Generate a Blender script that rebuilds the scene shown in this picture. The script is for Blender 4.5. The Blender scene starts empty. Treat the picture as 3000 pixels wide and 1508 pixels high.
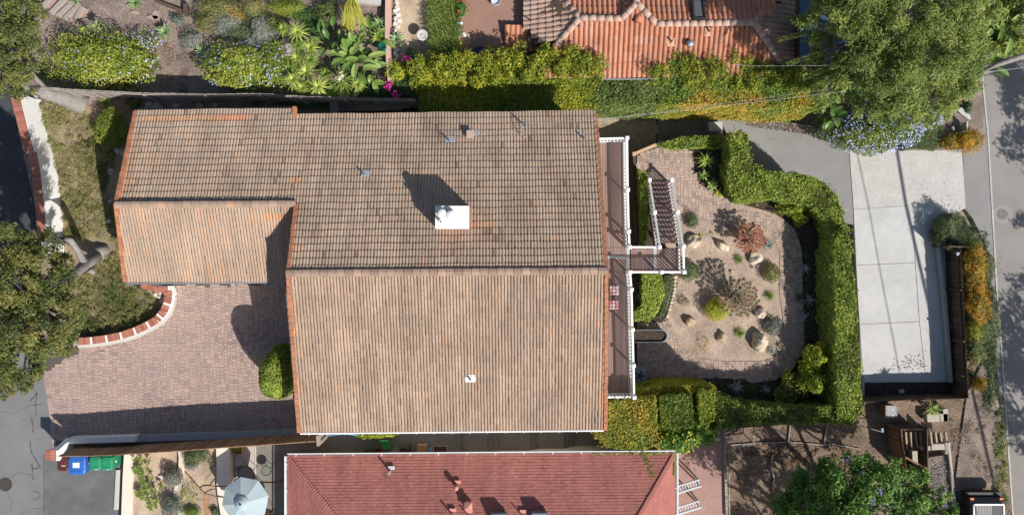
import bpy, math, random
import numpy as np
from mathutils import Vector, Matrix
random.seed(7); RNG = np.random.default_rng(11)
SC = bpy.context.scene
# ---------------------------------------------------------------- camera, sky, sun, exposure
CAM_H, PPM = 36.0, 55.0            # metres above the upper yard, photo pixels per metre at z = 0
cam_d = bpy.data.cameras.new("camera"); cam = bpy.data.objects.new("camera", cam_d)
SC.collection.objects.link(cam); cam.location = (0, 0, CAM_H)
cam_d.sensor_width = 36; cam_d.lens = 18 * CAM_H / (1500 / PPM); cam_d.clip_end = 900; cam_d.clip_start = .5
SC.camera = cam
SUN_EL, SUN_AZ = math.radians(39.5), math.radians(135)
w = bpy.data.worlds.new("World"); SC.world = w; w.use_nodes = True
nt = w.node_tree; bg = nt.nodes["Background"]
sky = nt.nodes.new("ShaderNodeTexSky"); sky.sky_type = 'NISHITA'; sky.sun_disc = False
sky.sun_elevation = SUN_EL; sky.sun_rotation = SUN_AZ; sky.air_density = 1.0; sky.dust_density = 1.2
nt.links.new(sky.outputs[0], bg.inputs[0]); bg.inputs[1].default_value = .076
sd = bpy.data.lights.new("sun", 'SUN'); so = bpy.data.objects.new("sun", sd); SC.collection.objects.link(so)
sd.energy = 4.5; sd.angle = math.radians(.5); sd.color = (1, .955, .89)
so.rotation_euler = Vector((-math.sin(SUN_AZ) * math.cos(SUN_EL), -math.cos(SUN_AZ) * math.cos(SUN_EL), -math.sin(SUN_EL))).to_track_quat('-Z', 'Y').to_euler()
so.location = (20, -20, 25)
SC.view_settings.view_transform = 'Standard'; SC.view_settings.look = 'None'
SC.view_settings.exposure = .5; SC.view_settings.gamma = 1
SC.cycles.max_bounces = 6; SC.cycles.diffuse_bounces = 3; SC.cycles.transmission_bounces = 3; SC.cycles.transparent_max_bounces = 4
# ---------------------------------------------------------------- helpers
def P(px, py, z=0.0):
    k = (CAM_H - z) / CAM_H / PPM
    return Vector(((px - 1500) * k, (754 - py) * k, z))
def PX(v):                         # world array (n,3) -> photo pixels
    k = CAM_H * PPM / (CAM_H - v[:, 2])
    return np.stack([1500 + v[:, 0] * k, 754 - v[:, 1] * k], 1)
def inpoly(pts, poly):
    x, y = pts[:, 0], pts[:, 1]; ins = np.zeros(len(pts), bool); n = len(poly)
    for i in range(n):
        x0, y0 = poly[i]; x1, y1 = poly[(i + 1) % n]
        c = ((y0 > y) != (y1 > y)) & (x < (x1 - x0) * (y - y0) / ((y1 - y0) if y1 != y0 else 1e-9) + x0)
        ins ^= c
    return ins
class MB:
    def __init__(s): s.v = []; s.f = []; s.t = []; s.n = 0
    def add(s, V, F, t=.5):
        V = np.asarray(V, float).reshape(-1, 3); k = s.n
        s.v.append(V); s.n += len(V)
        for f in F: s.f.append([i + k for i in f])
        if np.ndim(t): s.t.extend(t)
        else: s.t.extend([t] * len(F))
        return s
    def quads(s, V, t):            # V (n,4,3), t (n,)
        n = len(V); k = s.n; s.v.append(V.reshape(-1, 3)); s.n += 4 * n
        s.f.extend((np.arange(4 * n).reshape(n, 4) + k).tolist()); s.t.extend(np.asarray(t).tolist()); return s
    def box(s, c, size, rz=0, t=.5, M=None):
        x, y, z = [a / 2 for a in size]
        V = [Vector((sx * x, sy * y, sz * z)) for sz in (-1, 1) for sx, sy in ((-1, -1), (1, -1), (1, 1), (-1, 1))]
        R = M if M is not None else Matrix.Rotation(rz, 3, 'Z')
        V = [R @ v + Vector(c) for v in V]
        return s.add(V, [(3, 2, 1, 0), (4, 5, 6, 7), (0, 1, 5, 4), (1, 2, 6, 5), (2, 3, 7, 6), (3, 0, 4, 7)], t)
    def bar(s, a, b, w_, h, t=.5, up=(0, 0, 1)):      # box from a to b, width w_, height h (a,b at its centre line)
        a, b = Vector(a), Vector(b); d = b - a
        if d.length < 1e-6: return s
        x = d.normalized(); y = Vector(up).cross(x)
        if y.length < 1e-4: y = Vector((0, 1, 0))
        y.normalize(); z = x.cross(y)
        M = Matrix((x, y, z)).transposed()
        return s.box((a + b) / 2, (d.length, w_, h), t=t, M=M)
    def prism(s, pts, z0, z1, t=.5):                  # pts: world xy list
        n = len(pts); area = sum(pts[i][0] * pts[(i + 1) % n][1] - pts[(i + 1) % n][0] * pts[i][1] for i in range(n))
        if area < 0: pts = pts[::-1]
        V = [(p[0], p[1], z0) for p in pts] + [(p[0], p[1], z1) for p in pts]
        F = [tuple(range(n))[::-1], tuple(range(n, 2 * n))] + [(i, (i + 1) % n, n + (i + 1) % n, n + i) for i in range(n)]
        return s.add(V, F, t)
    def ribbon(s, pts, wid, z0, z1, t=.5):            # mitred solid strip along a plan line
        p = [Vector((a[0], a[1], 0)) for a in pts]; L_ = []; R_ = []
        for i, a in enumerate(p):
            d0 = (a - p[i - 1]).normalized() if i else (p[1] - a).normalized(); d1 = (p[i + 1] - a).normalized() if i < len(p) - 1 else d0
            m_ = (d0 + d1).normalized(); nn = Vector((-m_.y, m_.x, 0)); k = wid / 2 / max(.4, m_.dot(d0)); L_.append(a + nn * k); R_.append(a - nn * k)
        n = len(p); V = []
        for z in (z0, z1): V += [(a.x, a.y, z) for a in L_] + [(a.x, a.y, z) for a in R_]
        F = [(0, n, 3 * n, 2 * n), (n - 1, 3 * n - 1, 4 * n - 1, 2 * n - 1)]
        for i in range(n - 1): F += [(2 * n + i, 3 * n + i, 3 * n + i + 1, 2 * n + i + 1), (i, i + 1, n + i + 1, n + i), (i, 2 * n + i, 2 * n + i + 1, i + 1), (n + i, n + i + 1, 3 * n + i + 1, 3 * n + i)]
        return s.add(V, F, t)
    def tube(s, pts, r, seg=8, t=.5, cap=True):
        pts = [Vector(p) for p in pts]; rs = r if np.ndim(r) else [r] * len(pts); rings = []; V = []
        for i, p in enumerate(pts):
            d = (pts[min(i + 1, len(pts) - 1)] - pts[max(i - 1, 0)]).normalized()
            a = d.orthogonal() if abs(d.z) > .9 else Vector((0, 0, 1)).cross(d)
            a.normalize(); b = d.cross(a)
            V += [p + (a * math.cos(2 * math.pi * k / seg) + b * math.sin(2 * math.pi * k / seg)) * rs[i] for k in range(seg)]
        F = []
        for i in range(len(pts) - 1):
            for k in range(seg):
                k2 = (k + 1) % seg
                F.append((i * seg + k, i * seg + k2, (i + 1) * seg + k2, (i + 1) * seg + k))
        if cap: F += [tuple(range(seg))[::-1], tuple(range((len(pts) - 1) * seg, len(pts) * seg))]
        return s.add(V, F, t)
    def lathe(s, c, prof, seg=16, t=.5):
        c = Vector(c); V = []; F = []
        for r, z in prof: V += [c + Vector((r * math.cos(2 * math.pi * k / seg), r * math.sin(2 * math.pi * k / seg), z)) for k in range(seg)]
        for i in range(len(prof) - 1):
            for k in range(seg):
                k2 = (k + 1) % seg; F.append((i * seg + k, i * seg + k2, (i + 1) * seg + k2, (i + 1) * seg + k))
        F += [tuple(range(seg))[::-1], tuple(range((len(prof) - 1) * seg, len(prof) * seg))]
        return s.add(V, F, t)
    def build(s, name, mat, parent=None, smooth=False, origin=None):
        V = np.concatenate(s.v) if s.v else np.zeros((0, 3))
        par = parent
        off = np.array(parent.matrix_world.translation if parent is not None and False else (0, 0, 0))
        if parent is None:
            if origin is None:
                lo, hi = V.min(0), V.max(0); origin = ((lo[0] + hi[0]) / 2, (lo[1] + hi[1]) / 2, lo[2])
            off = np.array(origin)
        else:
            off = np.array(parent.get('_o', (0, 0, 0)))
        V = V - off
        me = bpy.data.meshes.new(name); nf = len(s.f); ls = np.array([len(f) for f in s.f], np.int32)
        me.vertices.add(len(V)); me.vertices.foreach_set('co', V.astype(np.float32).ravel())
        me.loops.add(int(ls.sum())); me.loops.foreach_set('vertex_index', np.fromiter((i for f in s.f for i in f), np.int32, int(ls.sum())))
        me.polygons.add(nf); st = np.zeros(nf, np.int32); st[1:] = np.cumsum(ls)[:-1]
        me.polygons.foreach_set('loop_start', st); me.polygons.foreach_set('loop_total', ls)
        me.polygons.foreach_set('use_smooth', np.full(nf, bool(smooth)))
        at = me.attributes.new('tint', 'FLOAT', 'FACE'); at.data.foreach_set('value', np.clip(np.array(s.t, np.float32), 0, 1))
        me.update(); me.validate(); me.materials.append(mat)
        o = bpy.data.objects.new(name, me); SC.collection.objects.link(o)
        if parent is None: o.location = off
        else: o.parent = parent
        o['_o'] = [float(a) for a in off]
        return o
def thing(name, label, cat, loc, group=None):
    o = bpy.data.objects.new(name, None); SC.collection.objects.link(o); o.empty_display_size = .3
    o.location = loc; o['_o'] = [float(a) for a in loc]; return tag(o, label, cat, group)
def tag(o, label, cat, group=None, kind=None):
    o['label'] = label; o['category'] = cat
    if group: o['group'] = group
    if kind: o['kind'] = kind
    return o
def struct(o): o['kind'] = 'structure'; return o
def copy_tree(o, parent=None, top=True):
    c = o.copy(); SC.collection.objects.link(c)
    if parent is not None: c.parent = parent
    for ch in list(o.children): copy_tree(ch, c)
    return c
# ---------------------------------------------------------------- materials
MATS = {}
def mat(name, stops, rough=.85, n1=(0, 1), n2=(0, 1), bump=(0, 1), spec=.3, metal=0, trans=0, tint=True, wave=None, streak=0):
    """stops: colours along the per-face tint; n1/n2: (amount, scale) of fine and broad mottling; bump: (strength, scale)."""
    if name in MATS: return MATS[name]
    m = bpy.data.materials.new(name); m.use_nodes = True; t = m.node_tree; N = t.nodes; L = t.links
    b = N['Principled BSDF']; b.inputs['Roughness'].default_value = rough; b.inputs['Specular IOR Level'].default_value = spec
    b.inputs['Metallic'].default_value = metal
    if isinstance(stops[0], (int, float)): stops = [stops]
    if len(stops) == 1:
        rgb = N.new('ShaderNodeRGB'); rgb.outputs[0].default_value = (*stops[0], 1); col = rgb.outputs[0]
    else:
        a = N.new('ShaderNodeAttribute'); a.attribute_name = 'tint'; r = N.new('ShaderNodeValToRGB'); L.new(a.outputs['Fac'], r.inputs[0])
        e = r.color_ramp.elements
        while len(e) < len(stops): e.new(.5)
        for i, c in enumerate(stops): e[i].position = i / (len(stops) - 1); e[i].color = (*c, 1)
        col = r.outputs[0]
    geo = N.new('ShaderNodeNewGeometry')
    for k, (amt, sc) in enumerate((n1, n2)):
        if amt <= 0: continue
        no = N.new('ShaderNodeTexNoise'); no.inputs['Scale'].default_value = sc; no.inputs['Detail'].default_value = 5; no.inputs['Roughness'].default_value = .6
        L.new(geo.outputs['Position'], no.inputs['Vector'])
        mr = N.new('ShaderNodeMapRange'); mr.inputs[1].default_value = .3; mr.inputs[2].default_value = .7
        mr.inputs[3].default_value = 1 - amt; mr.inputs[4].default_value = 1 + amt; L.new(no.outputs['Fac'], mr.inputs[0])
        mx = N.new('ShaderNodeVectorMath'); mx.operation = 'SCALE'; L.new(col, mx.inputs[0]); L.new(mr.outputs[0], mx.inputs['Scale']); col = mx.outputs[0]
    if streak:                     # weather streaks running down the slope
        mp = N.new('ShaderNodeVectorMath'); mp.operation = 'MULTIPLY'; mp.inputs[1].default_value = (2.6, .28, .28); L.new(geo.outputs['Position'], mp.inputs[0])
        no = N.new('ShaderNodeTexNoise'); no.inputs['Scale'].default_value = 1; no.inputs['Detail'].default_value = 5; L.new(mp.outputs[0], no.inputs['Vector']); mr = N.new('ShaderNodeMapRange'); mr.inputs[1].default_value = .35; mr.inputs[2].default_value = .65; mr.inputs[3].default_value = 1 - streak; mr.inputs[4].default_value = 1 + streak * .6
        L.new(no.outputs['Fac'], mr.inputs[0]); mx = N.new('ShaderNodeVectorMath'); mx.operation = 'SCALE'; L.new(col, mx.inputs[0]); L.new(mr.outputs[0], mx.inputs['Scale']); col = mx.outputs[0]
    if wave:
        wv = N.new('ShaderNodeTexWave'); wv.inputs['Scale'].default_value = wave[0]; wv.inputs['Distortion'].default_value = 2; wv.bands_direction = wave[2]
        L.new(geo.outputs['Position'], wv.inputs['Vector']); mr = N.new('ShaderNodeMapRange'); mr.inputs[3].default_value = 1 - wave[1]; mr.inputs[4].default_value = 1.05
        L.new(wv.outputs['Fac'], mr.inputs[0]); mx = N.new('ShaderNodeVectorMath'); mx.operation = 'SCALE'; L.new(col, mx.inputs[0]); L.new(mr.outputs[0], mx.inputs['Scale']); col = mx.outputs[0]
    L.new(col, b.inputs['Base Color'])
    if bump[0] > 0:
        no = N.new('ShaderNodeTexNoise'); no.inputs['Scale'].default_value = bump[1]; no.inputs['Detail'].default_value = 6
        L.new(geo.outputs['Position'], no.inputs['Vector']); bp = N.new('ShaderNodeBump'); bp.inputs['Strength'].default_value = bump[0]; bp.inputs['Distance'].default_value = .03
        L.new(no.outputs['Fac'], bp.inputs['Height']); L.new(bp.outputs[0], b.inputs['Normal'])
    if trans > 0:
        tr = N.new('ShaderNodeBsdfTranslucent'); L.new(col, tr.inputs[0]); ms = N.new('ShaderNodeMixShader'); ms.inputs[0].default_value = trans
        L.new(b.outputs[0], ms.inputs[1]); L.new(tr.outputs[0], ms.inputs[2]); L.new(ms.outputs[0], N['Material Output'].inputs[0])
    MATS[name] = m; return m
def speckle(m, scale, cols, dist=None):
    """turn a material's colour into voronoi cells of the given colours (gravel, mulch, chips)."""
    t = m.node_tree; N = t.nodes; L = t.links; b = N['Principled BSDF']
    geo = N.new('ShaderNodeNewGeometry'); v = N.new('ShaderNodeTexVoronoi'); v.inputs['Scale'].default_value = scale; L.new(geo.outputs['Position'], v.inputs['Vector'])
    sp = N.new('ShaderNodeSeparateColor'); L.new(v.outputs['Color'], sp.inputs[0]); r = N.new('ShaderNodeValToRGB'); L.new(sp.outputs[0], r.inputs[0]); e = r.color_ramp.elements
    while len(e) < len(cols): e.new(.5)
    for i, c in enumerate(cols): e[i].position = i / (len(cols) - 1); e[i].color = (*c, 1)
    no = N.new('ShaderNodeTexNoise'); no.inputs['Scale'].default_value = .9; no.inputs['Detail'].default_value = 6; L.new(geo.outputs['Position'], no.inputs['Vector'])
    mr = N.new('ShaderNodeMapRange'); mr.inputs[1].default_value = .3; mr.inputs[2].default_value = .7; mr.inputs[3].default_value = .72; mr.inputs[4].default_value = 1.25; L.new(no.outputs['Fac'], mr.inputs[0])
    mx = N.new('ShaderNodeVectorMath'); mx.operation = 'SCALE'; L.new(r.outputs[0], mx.inputs[0]); L.new(mr.outputs[0], mx.inputs['Scale'])
    L.new(mx.outputs[0], b.inputs['Base Color'])
    bp = N.new('ShaderNodeBump'); bp.inputs['Strength'].default_value = .6; bp.inputs['Distance'].default_value = .03
    L.new(v.outputs['Distance'], bp.inputs['Height']); bp.invert = True; L.new(bp.outputs[0], b.inputs['Normal']); return m
def cracks(m, scale, width, dark, amount=.5):
    """thin dark crack lines (tar lines on old asphalt)."""
    t = m.node_tree; N = t.nodes; L = t.links; b = N['Principled BSDF']; old = b.inputs['Base Color'].links[0].from_socket
    geo = N.new('ShaderNodeNewGeometry'); no = N.new('ShaderNodeTexNoise'); no.inputs['Scale'].default_value = 1.1; no.inputs['Detail'].default_value = 4; L.new(geo.outputs['Position'], no.inputs['Vector'])
    ad = N.new('ShaderNodeVectorMath'); ad.operation = 'MULTIPLY_ADD'; L.new(no.outputs['Color'], ad.inputs[0]); ad.inputs[1].default_value = (1.6, 1.6, 0); L.new(geo.outputs['Position'], ad.inputs[2])
    v = N.new('ShaderNodeTexVoronoi'); v.feature = 'DISTANCE_TO_EDGE'; v.inputs['Scale'].default_value = scale; L.new(ad.outputs[0], v.inputs['Vector'])
    lt = N.new('ShaderNodeMapRange'); lt.inputs[1].default_value = 0; lt.inputs[2].default_value = width; lt.inputs[3].default_value = amount; lt.inputs[4].default_value = 0; L.new(v.outputs['Distance'], lt.inputs[0])
    n2 = N.new('ShaderNodeTexNoise'); n2.inputs['Scale'].default_value = .35; L.new(geo.outputs['Position'], n2.inputs['Vector'])
    g2 = N.new('ShaderNodeMapRange'); g2.inputs[1].default_value = .47; g2.inputs[2].default_value = .6; L.new(n2.outputs['Fac'], g2.inputs[0])
    mu = N.new('ShaderNodeMath'); mu.operation = 'MULTIPLY'; L.new(lt.outputs[0], mu.inputs[0]); L.new(g2.outputs[0], mu.inputs[1])
    mx = N.new('ShaderNodeMix'); mx.data_type = 'RGBA'; L.new(mu.outputs[0], mx.inputs['Factor']); L.new(old, mx.inputs[6]); mx.inputs[7].default_value = (*dark, 1)
    L.new(mx.outputs[2], b.inputs['Base Color']); return m
M_asph = cracks(mat('asphalt', (.175, .175, .177), .92, (.1, 60), (.14, .55), (.25, 90)), .32, .008, (.11, .11, .11), .6)
M_asph2 = cracks(mat('asphalt_grey', (.235, .228, .222), .92, (.08, 60), (.12, .5), (.2, 90)), .4, .012, (.09, .085, .08), .6)
M_street = mat('asphalt_street', (.245, .228, .212), .92, (.07, 70), (.12, .4), (.2, 90))
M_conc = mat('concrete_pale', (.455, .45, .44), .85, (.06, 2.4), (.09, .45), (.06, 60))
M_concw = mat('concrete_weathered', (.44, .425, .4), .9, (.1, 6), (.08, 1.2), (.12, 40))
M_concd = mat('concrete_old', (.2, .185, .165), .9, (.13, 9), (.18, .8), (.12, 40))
M_dirt = speckle(mat('dirt', (.2, .15, .12), .95), 22, [(.13, .1, .08), (.2, .155, .13), (.25, .19, .16), (.3, .24, .2), (.17, .13, .1)])
M_yard = speckle(mat('dirt_yard', (.15, .11, .09), .95), 20, [(.085, .06, .042), (.155, .11, .078), (.205, .145, .1), (.27, .2, .145), (.115, .08, .054)])
M_dirtd = speckle(mat('dirt_dark', (.1, .08, .06), .95), 18, [(.06, .05, .042), (.11, .085, .07), (.16, .125, .1), (.08, .065, .05)])
M_mulch = speckle(mat('mulch', (.05, .035, .03), .95), 20, [(.02, .015, .012), (.05, .035, .028), (.09, .065, .05), (.035, .026, .02)])
M_gravel = speckle(mat('gravel', (.3, .24, .2), .9), 26, [(.24, .18, .13), (.36, .275, .21), (.46, .36, .28), (.32, .24, .185), (.41, .315, .245)])
M_sand = speckle(mat('decomposed_granite', (.5, .4, .3), .95), 34, [(.36, .27, .19), (.46, .345, .25), (.54, .42, .315), (.44, .33, .235)])
M_sand2 = speckle(mat('sandy_soil', (.42, .33, .22), .95), 30, [(.36, .27, .18), (.46, .36, .24), (.52, .42, .29), (.42, .32, .21)])
M_stucco = mat('white_stucco', (.8, .79, .77), .9, (.03, 8), (.03, 1), (.15, 50))
M_cream = mat('cream_stucco', (.66, .6, .5), .9, (.04, 8), (.04, 1), (.15, 50))
M_brick = mat('brick', [(.3, .1, .07), (.38, .15, .1), (.44, .19, .13), (.35, .13, .1)], .85, (.1, 20))
M_mortar = mat('mortar', (.42, .38, .33), .95, (.1, 20))
M_white = mat('white_paint', (.8, .8, .8), .5, (.02, 10))
M_joint = mat('paver_joint', (.1, .08, .07), .95)
M_paver = mat('paver', [(.25, .19, .175), (.32, .24, .215), (.38, .275, .23), (.42, .3, .24), (.34, .265, .24), (.4, .3, .26)], .85, (.1, 14), (.06, .8), (.1, 50))
M_paver2 = mat('paver_garden', [(.22, .175, .155), (.29, .225, .19), (.38, .285, .225), (.42, .31, .24), (.31, .24, .21)], .85, (.1, 14), (.06, .8), (.1, 50))
M_paver3 = mat('paver_path', [(.27, .22, .16), (.34, .28, .2), (.4, .32, .23)], .85, (.1, 14), (.06, .8), (.1, 50))
M_terr = mat('terracotta_paving', (.27, .16, .12), .85, (.08, 5), (.08, .8), (.1, 40))
M_pink = mat('pink_concrete', (.33, .2, .17), .85, (.1, 5), (.1, .8), (.1, 40))
M_tile = mat('roof_tile', [(.18, .11, .08), (.285, .2, .145), (.335, .245, .18), (.365, .275, .205), (.4, .265, .18), (.45, .25, .145), (.46, .2, .12)], .85, (.13, 9), (.12, .55), (.15, 60), streak=.13)
M_tileo = mat('roof_tile_orange', [(.27, .12, .07), (.36, .155, .085), (.46, .2, .1)], .85, (.1, 9), (.1, .7))
M_ridge = mat('ridge_tile', [(.14, .095, .075), (.27, .185, .14), (.34, .245, .185), (.42, .24, .15)], .85, (.12, 9), (.12, .7))
M_clay = mat('clay_tile', [(.29, .165, .12), (.36, .17, .11), (.42, .175, .1), (.43, .205, .135), (.39, .25, .19)], .85, (.13, 7), (.12, .8), (.15, 60))
M_clayg = mat('clay_tile_weathered', [(.3, .19, .14), (.38, .24, .18), (.42, .3, .24), (.35, .2, .14)], .85, (.13, 7), (.12, .8))
M_shing = mat('red_shingle', [(.28, .1, .09), (.335, .128, .105), (.365, .143, .118), (.34, .123, .103)], .9, (.09, 30), (.11, .6), (.2, 120), streak=.12)
M_metal = mat('galvanised_metal', (.5, .52, .54), .45, (.08, 12), metal=.4)
M_lead = mat('grey_metal', (.3, .32, .35), .5, (.08, 12), metal=.4)
M_dark = mat('dark_metal', (.03, .03, .032), .5)
M_glass = mat('skylight_glass', (.035, .05, .06), .12, spec=.6)
M_deck = mat('deck_boards', [(.2, .135, .12), (.24, .165, .145), (.27, .185, .165)], .75, (.06, 10), (.05, 1))
M_wood = mat('fence_wood', [(.13, .075, .045), (.19, .105, .06), (.24, .14, .08)], .9, (.15, 14), (.1, 1.5))
M_woodl = mat('fence_wood_light', [(.2, .12, .075), (.29, .175, .105), (.36, .23, .145)], .9, (.15, 14), (.1, 1.5))
M_woodg = mat('grey_wood', [(.22, .19, .165), (.3, .265, .235), (.36, .33, .3)], .9, (.15, 14), (.1, 1.5))
M_woodd = mat('dark_wood', [(.06, .04, .028), (.09, .06, .042), (.12, .08, .055)], .9, (.15, 14), (.1, 1.5))
M_rock = mat('sandstone', [(.3, .22, .14), (.43, .34, .23), (.53, .45, .35)], .9, (.15, 6), (.1, 1.6), (.5, 10))
M_rockg = mat('grey_stone', [(.25, .23, .2), (.35, .32, .28), (.45, .42, .38)], .9, (.15, 6), (.1, 1.6), (.5, 10))
M_bark = mat('bark', [(.2, .185, .165), (.26, .24, .22)], .95, (.22, 9), (.15, 2), (.8, 14))
def slab(name, pts, z, m, depth=None, t=.5):
    q = [P(x, y, z) for x, y in pts]; b = MB()
    b.prism([(a.x, a.y) for a in q], z - (depth if depth else .03), z, t)
    return struct(b.build(name, m))
# ---------------------------------------------------------------- ground and terraces (the lot steps down to the right)
g = MB(); g.add([(-260, -260, -4.3), (260, -260, -4.3), (260, 260, -4.3), (-260, 260, -4.3)], [(0, 1, 2, 3)]); struct(g.build('ground', M_dirt))
B = -900
slab('upper_yard', [(B, B), (1262, B), (1262, 300), (1160, 322), (870, 330), (870, 1290), (1290, 1300), (1290, 2400), (B, 2400)], -.04, M_dirt, 4.3)
slab('neighbour_yard', [(1262, B), (2420, B), (2420, 235), (1262, 250)], -.06, M_dirtd, 4.2)
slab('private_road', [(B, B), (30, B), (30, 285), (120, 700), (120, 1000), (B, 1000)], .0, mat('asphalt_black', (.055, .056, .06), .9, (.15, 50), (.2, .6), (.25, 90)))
slab('asphalt_apron', [(B, 980), (128, 980), (146, 1150), (160, 1260), (165, 1325), (368, 1325), (352, 2200), (B, 2200)], .004, M_asph)
slab('parking_bay', [(128, 1330), (368, 1322), (356, 1700), (126, 1700)], .008, mat('asphalt_bay', (.125, .125, .128), .92, (.12, 60), (.25, .8), (.25, 90)), .02)
slab('driveway_base', [(430, 834), (480, 842), (500, 850), (495, 900), (460, 950), (380, 990), (250, 1012), (100, 1030), (130, 1090), (150, 1200), (160, 1290), (880, 1285), (875, 800), (430, 800)], .012, M_joint)
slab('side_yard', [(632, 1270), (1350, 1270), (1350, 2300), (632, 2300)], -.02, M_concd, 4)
sz = -.02
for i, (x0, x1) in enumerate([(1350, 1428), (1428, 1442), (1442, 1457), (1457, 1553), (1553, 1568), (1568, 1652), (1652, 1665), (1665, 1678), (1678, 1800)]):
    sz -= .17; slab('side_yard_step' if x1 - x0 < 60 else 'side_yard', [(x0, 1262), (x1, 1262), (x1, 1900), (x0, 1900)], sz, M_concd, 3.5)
slab('pink_patio', [(1800, 1262), (2128, 1262), (2128, 2100), (1800, 2100)], -1.62, M_pink, 2.8)
slab('garden_terrace', [(1866, 452), (1938, 421), (2040, 410), (2105, 404), (2160, 392), (2172, 460), (2205, 500), (2340, 522), (2410, 592), (2450, 700), (2462, 900), (2474, 1100), (2484, 1232), (2128, 1255), (1770, 1240), (1770, 1150), (1868, 1150)], -2.2, M_mulch, 2.2)
slab('lower_yard', [(2128, 1225), (2500, 1232), (2536, 1176), (2826, 1168), (2829, 1060), (2880, 1040), (2950, 1300), (2985, 1900), (2128, 1900)], -3.0, M_yard, 1.5)
# driveway of the right-hand side
slab('asphalt_driveway', [(2110, 346), (2252, 350), (2400, 372), (2489, 437), (2502, 600), (2505, 660), (2380, 620), (2180, 520)], -4.0, M_asph2, .3)
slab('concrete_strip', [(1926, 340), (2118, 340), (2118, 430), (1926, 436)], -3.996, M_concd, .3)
slab('lower_path_base', [(1640, 335), (1926, 338), (1926, 440), (1862, 462), (1870, 1180), (1640, 1180)], -4.02, M_joint, .3)
CONC = [(2487, 436), (2818, 438), (2829, 610), (2800, 622), (2786, 700), (2800, 1180), (2530, 1200), (2515, 900), (2500, 620)]
slab('concrete_driveway', CONC, -3.99, M_conc, .35)
slab('concrete_apron', [(2487, 435), (2818, 437), (2829, 609), (2800, 604), (2745, 596), (2660, 603), (2501, 614)], -3.983, M_concw, .3)
slab('gravel_strip', [(2533, 1120), (2790, 1118), (2800, 1185), (2533, 1200)], -3.982, M_mulch, .1)
slab('street_shoulder', [(2815, 200), (2940, 200), (2985, 1000), (3000, 1500), (2960, 1500), (2890, 720), (2850, 640), (2826, 610)], -4.004, M_asph2, .3)
EDGE = [(2868, -300), (2879, 235), (2895, 400), (2901, 500), (2921, 850), (2933, 1000), (2950, 1250), (2968, 1506), (2990, 1900)]
slab('street', EDGE + [(3700, 1900), (3700, -300)], -3.99, M_street, .32)
b = MB()
for (x0, y0), (x1, y1) in zip(EDGE[:-1], EDGE[1:]):
    n_ = 6
    for k in range(n_):
        a = P(x0 + (x1 - x0) * k / n_, y0 + (y1 - y0) * k / n_, -3.982); c = P(x0 + (x1 - x0) * (k + 1) / n_, y0 + (y1 - y0) * (k + 1) / n_, -3.982)
        b.bar(a, c, .085 + .02 * random.random(), .006)
struct(b.build('street_edge_line', mat('road_paint', (.42, .4, .37), .8, (.3, 9))))
# control joints and seams of the concrete
b = MB()
for pts in ([(2500, 614), (2660, 603)], [(2513, 777), (2680, 770)], [(2521, 950), (2694, 942)], [(2660, 603), (2676, 680), (2694, 942), (2712, 1100)], [(2488, 436), (2500, 600), (2514, 880), (2530, 1118)]):
    for (x0, y0), (x1, y1) in zip(pts[:-1], pts[1:]): b.bar(P(x0, y0, -3.98), P(x1, y1, -3.98), .02, .012)
struct(b.build('concrete_joint', mat('joint_dark', (.22, .21, .2), .9)))
# tar seams on the left asphalt
b = MB(); rr = random.Random(3)
for pts, wd in (([(97, 1110), (98, 1140), (108, 1150), (104, 1180), (106, 1218)], .09), ([(108, 1150), (88, 1176)], .09), ([(88, 1188), (126, 1182)], .07), ([(90, 1220), (98, 1252), (96, 1266)], .11), ([(88, 1290), (90, 1320), (108, 1352), (118, 1368), (98, 1374), (92, 1362)], .11), ([(94, 1360), (95, 1400), (104, 1402)], .08), ([(94, 1440), (110, 1438), (120, 1452), (108, 1460), (94, 1460)], .06), ([(127, 1322), (127, 1500)], .05), ([(0, 1206), (40, 1212), (86, 1186)], .02), ([(94, 1390), (50, 1384), (30, 1400)], .02), ([(60, 1505), (100, 1488), (140, 1486)], .02), ([(20, 1440), (36, 1470), (30, 1500)], .02)):
    q = []
    for (x0, y0), (x1, y1) in zip(pts[:-1], pts[1:]):
        for k in range(4): q.append((x0 + (x1 - x0) * k / 4 + rr.uniform(-1.2, 1.2), y0 + (y1 - y0) * k / 4 + rr.uniform(-1.2, 1.2)))
    q.append(pts[-1])
    for a, c in zip(q[:-1], q[1:]): b.bar(P(*a, .007), P(*c, .007), wd * rr.uniform(.25, .75), .008)
struct(b.build('asphalt_tar_seam', mat('tar', (.085, .084, .083), .8)))
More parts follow.
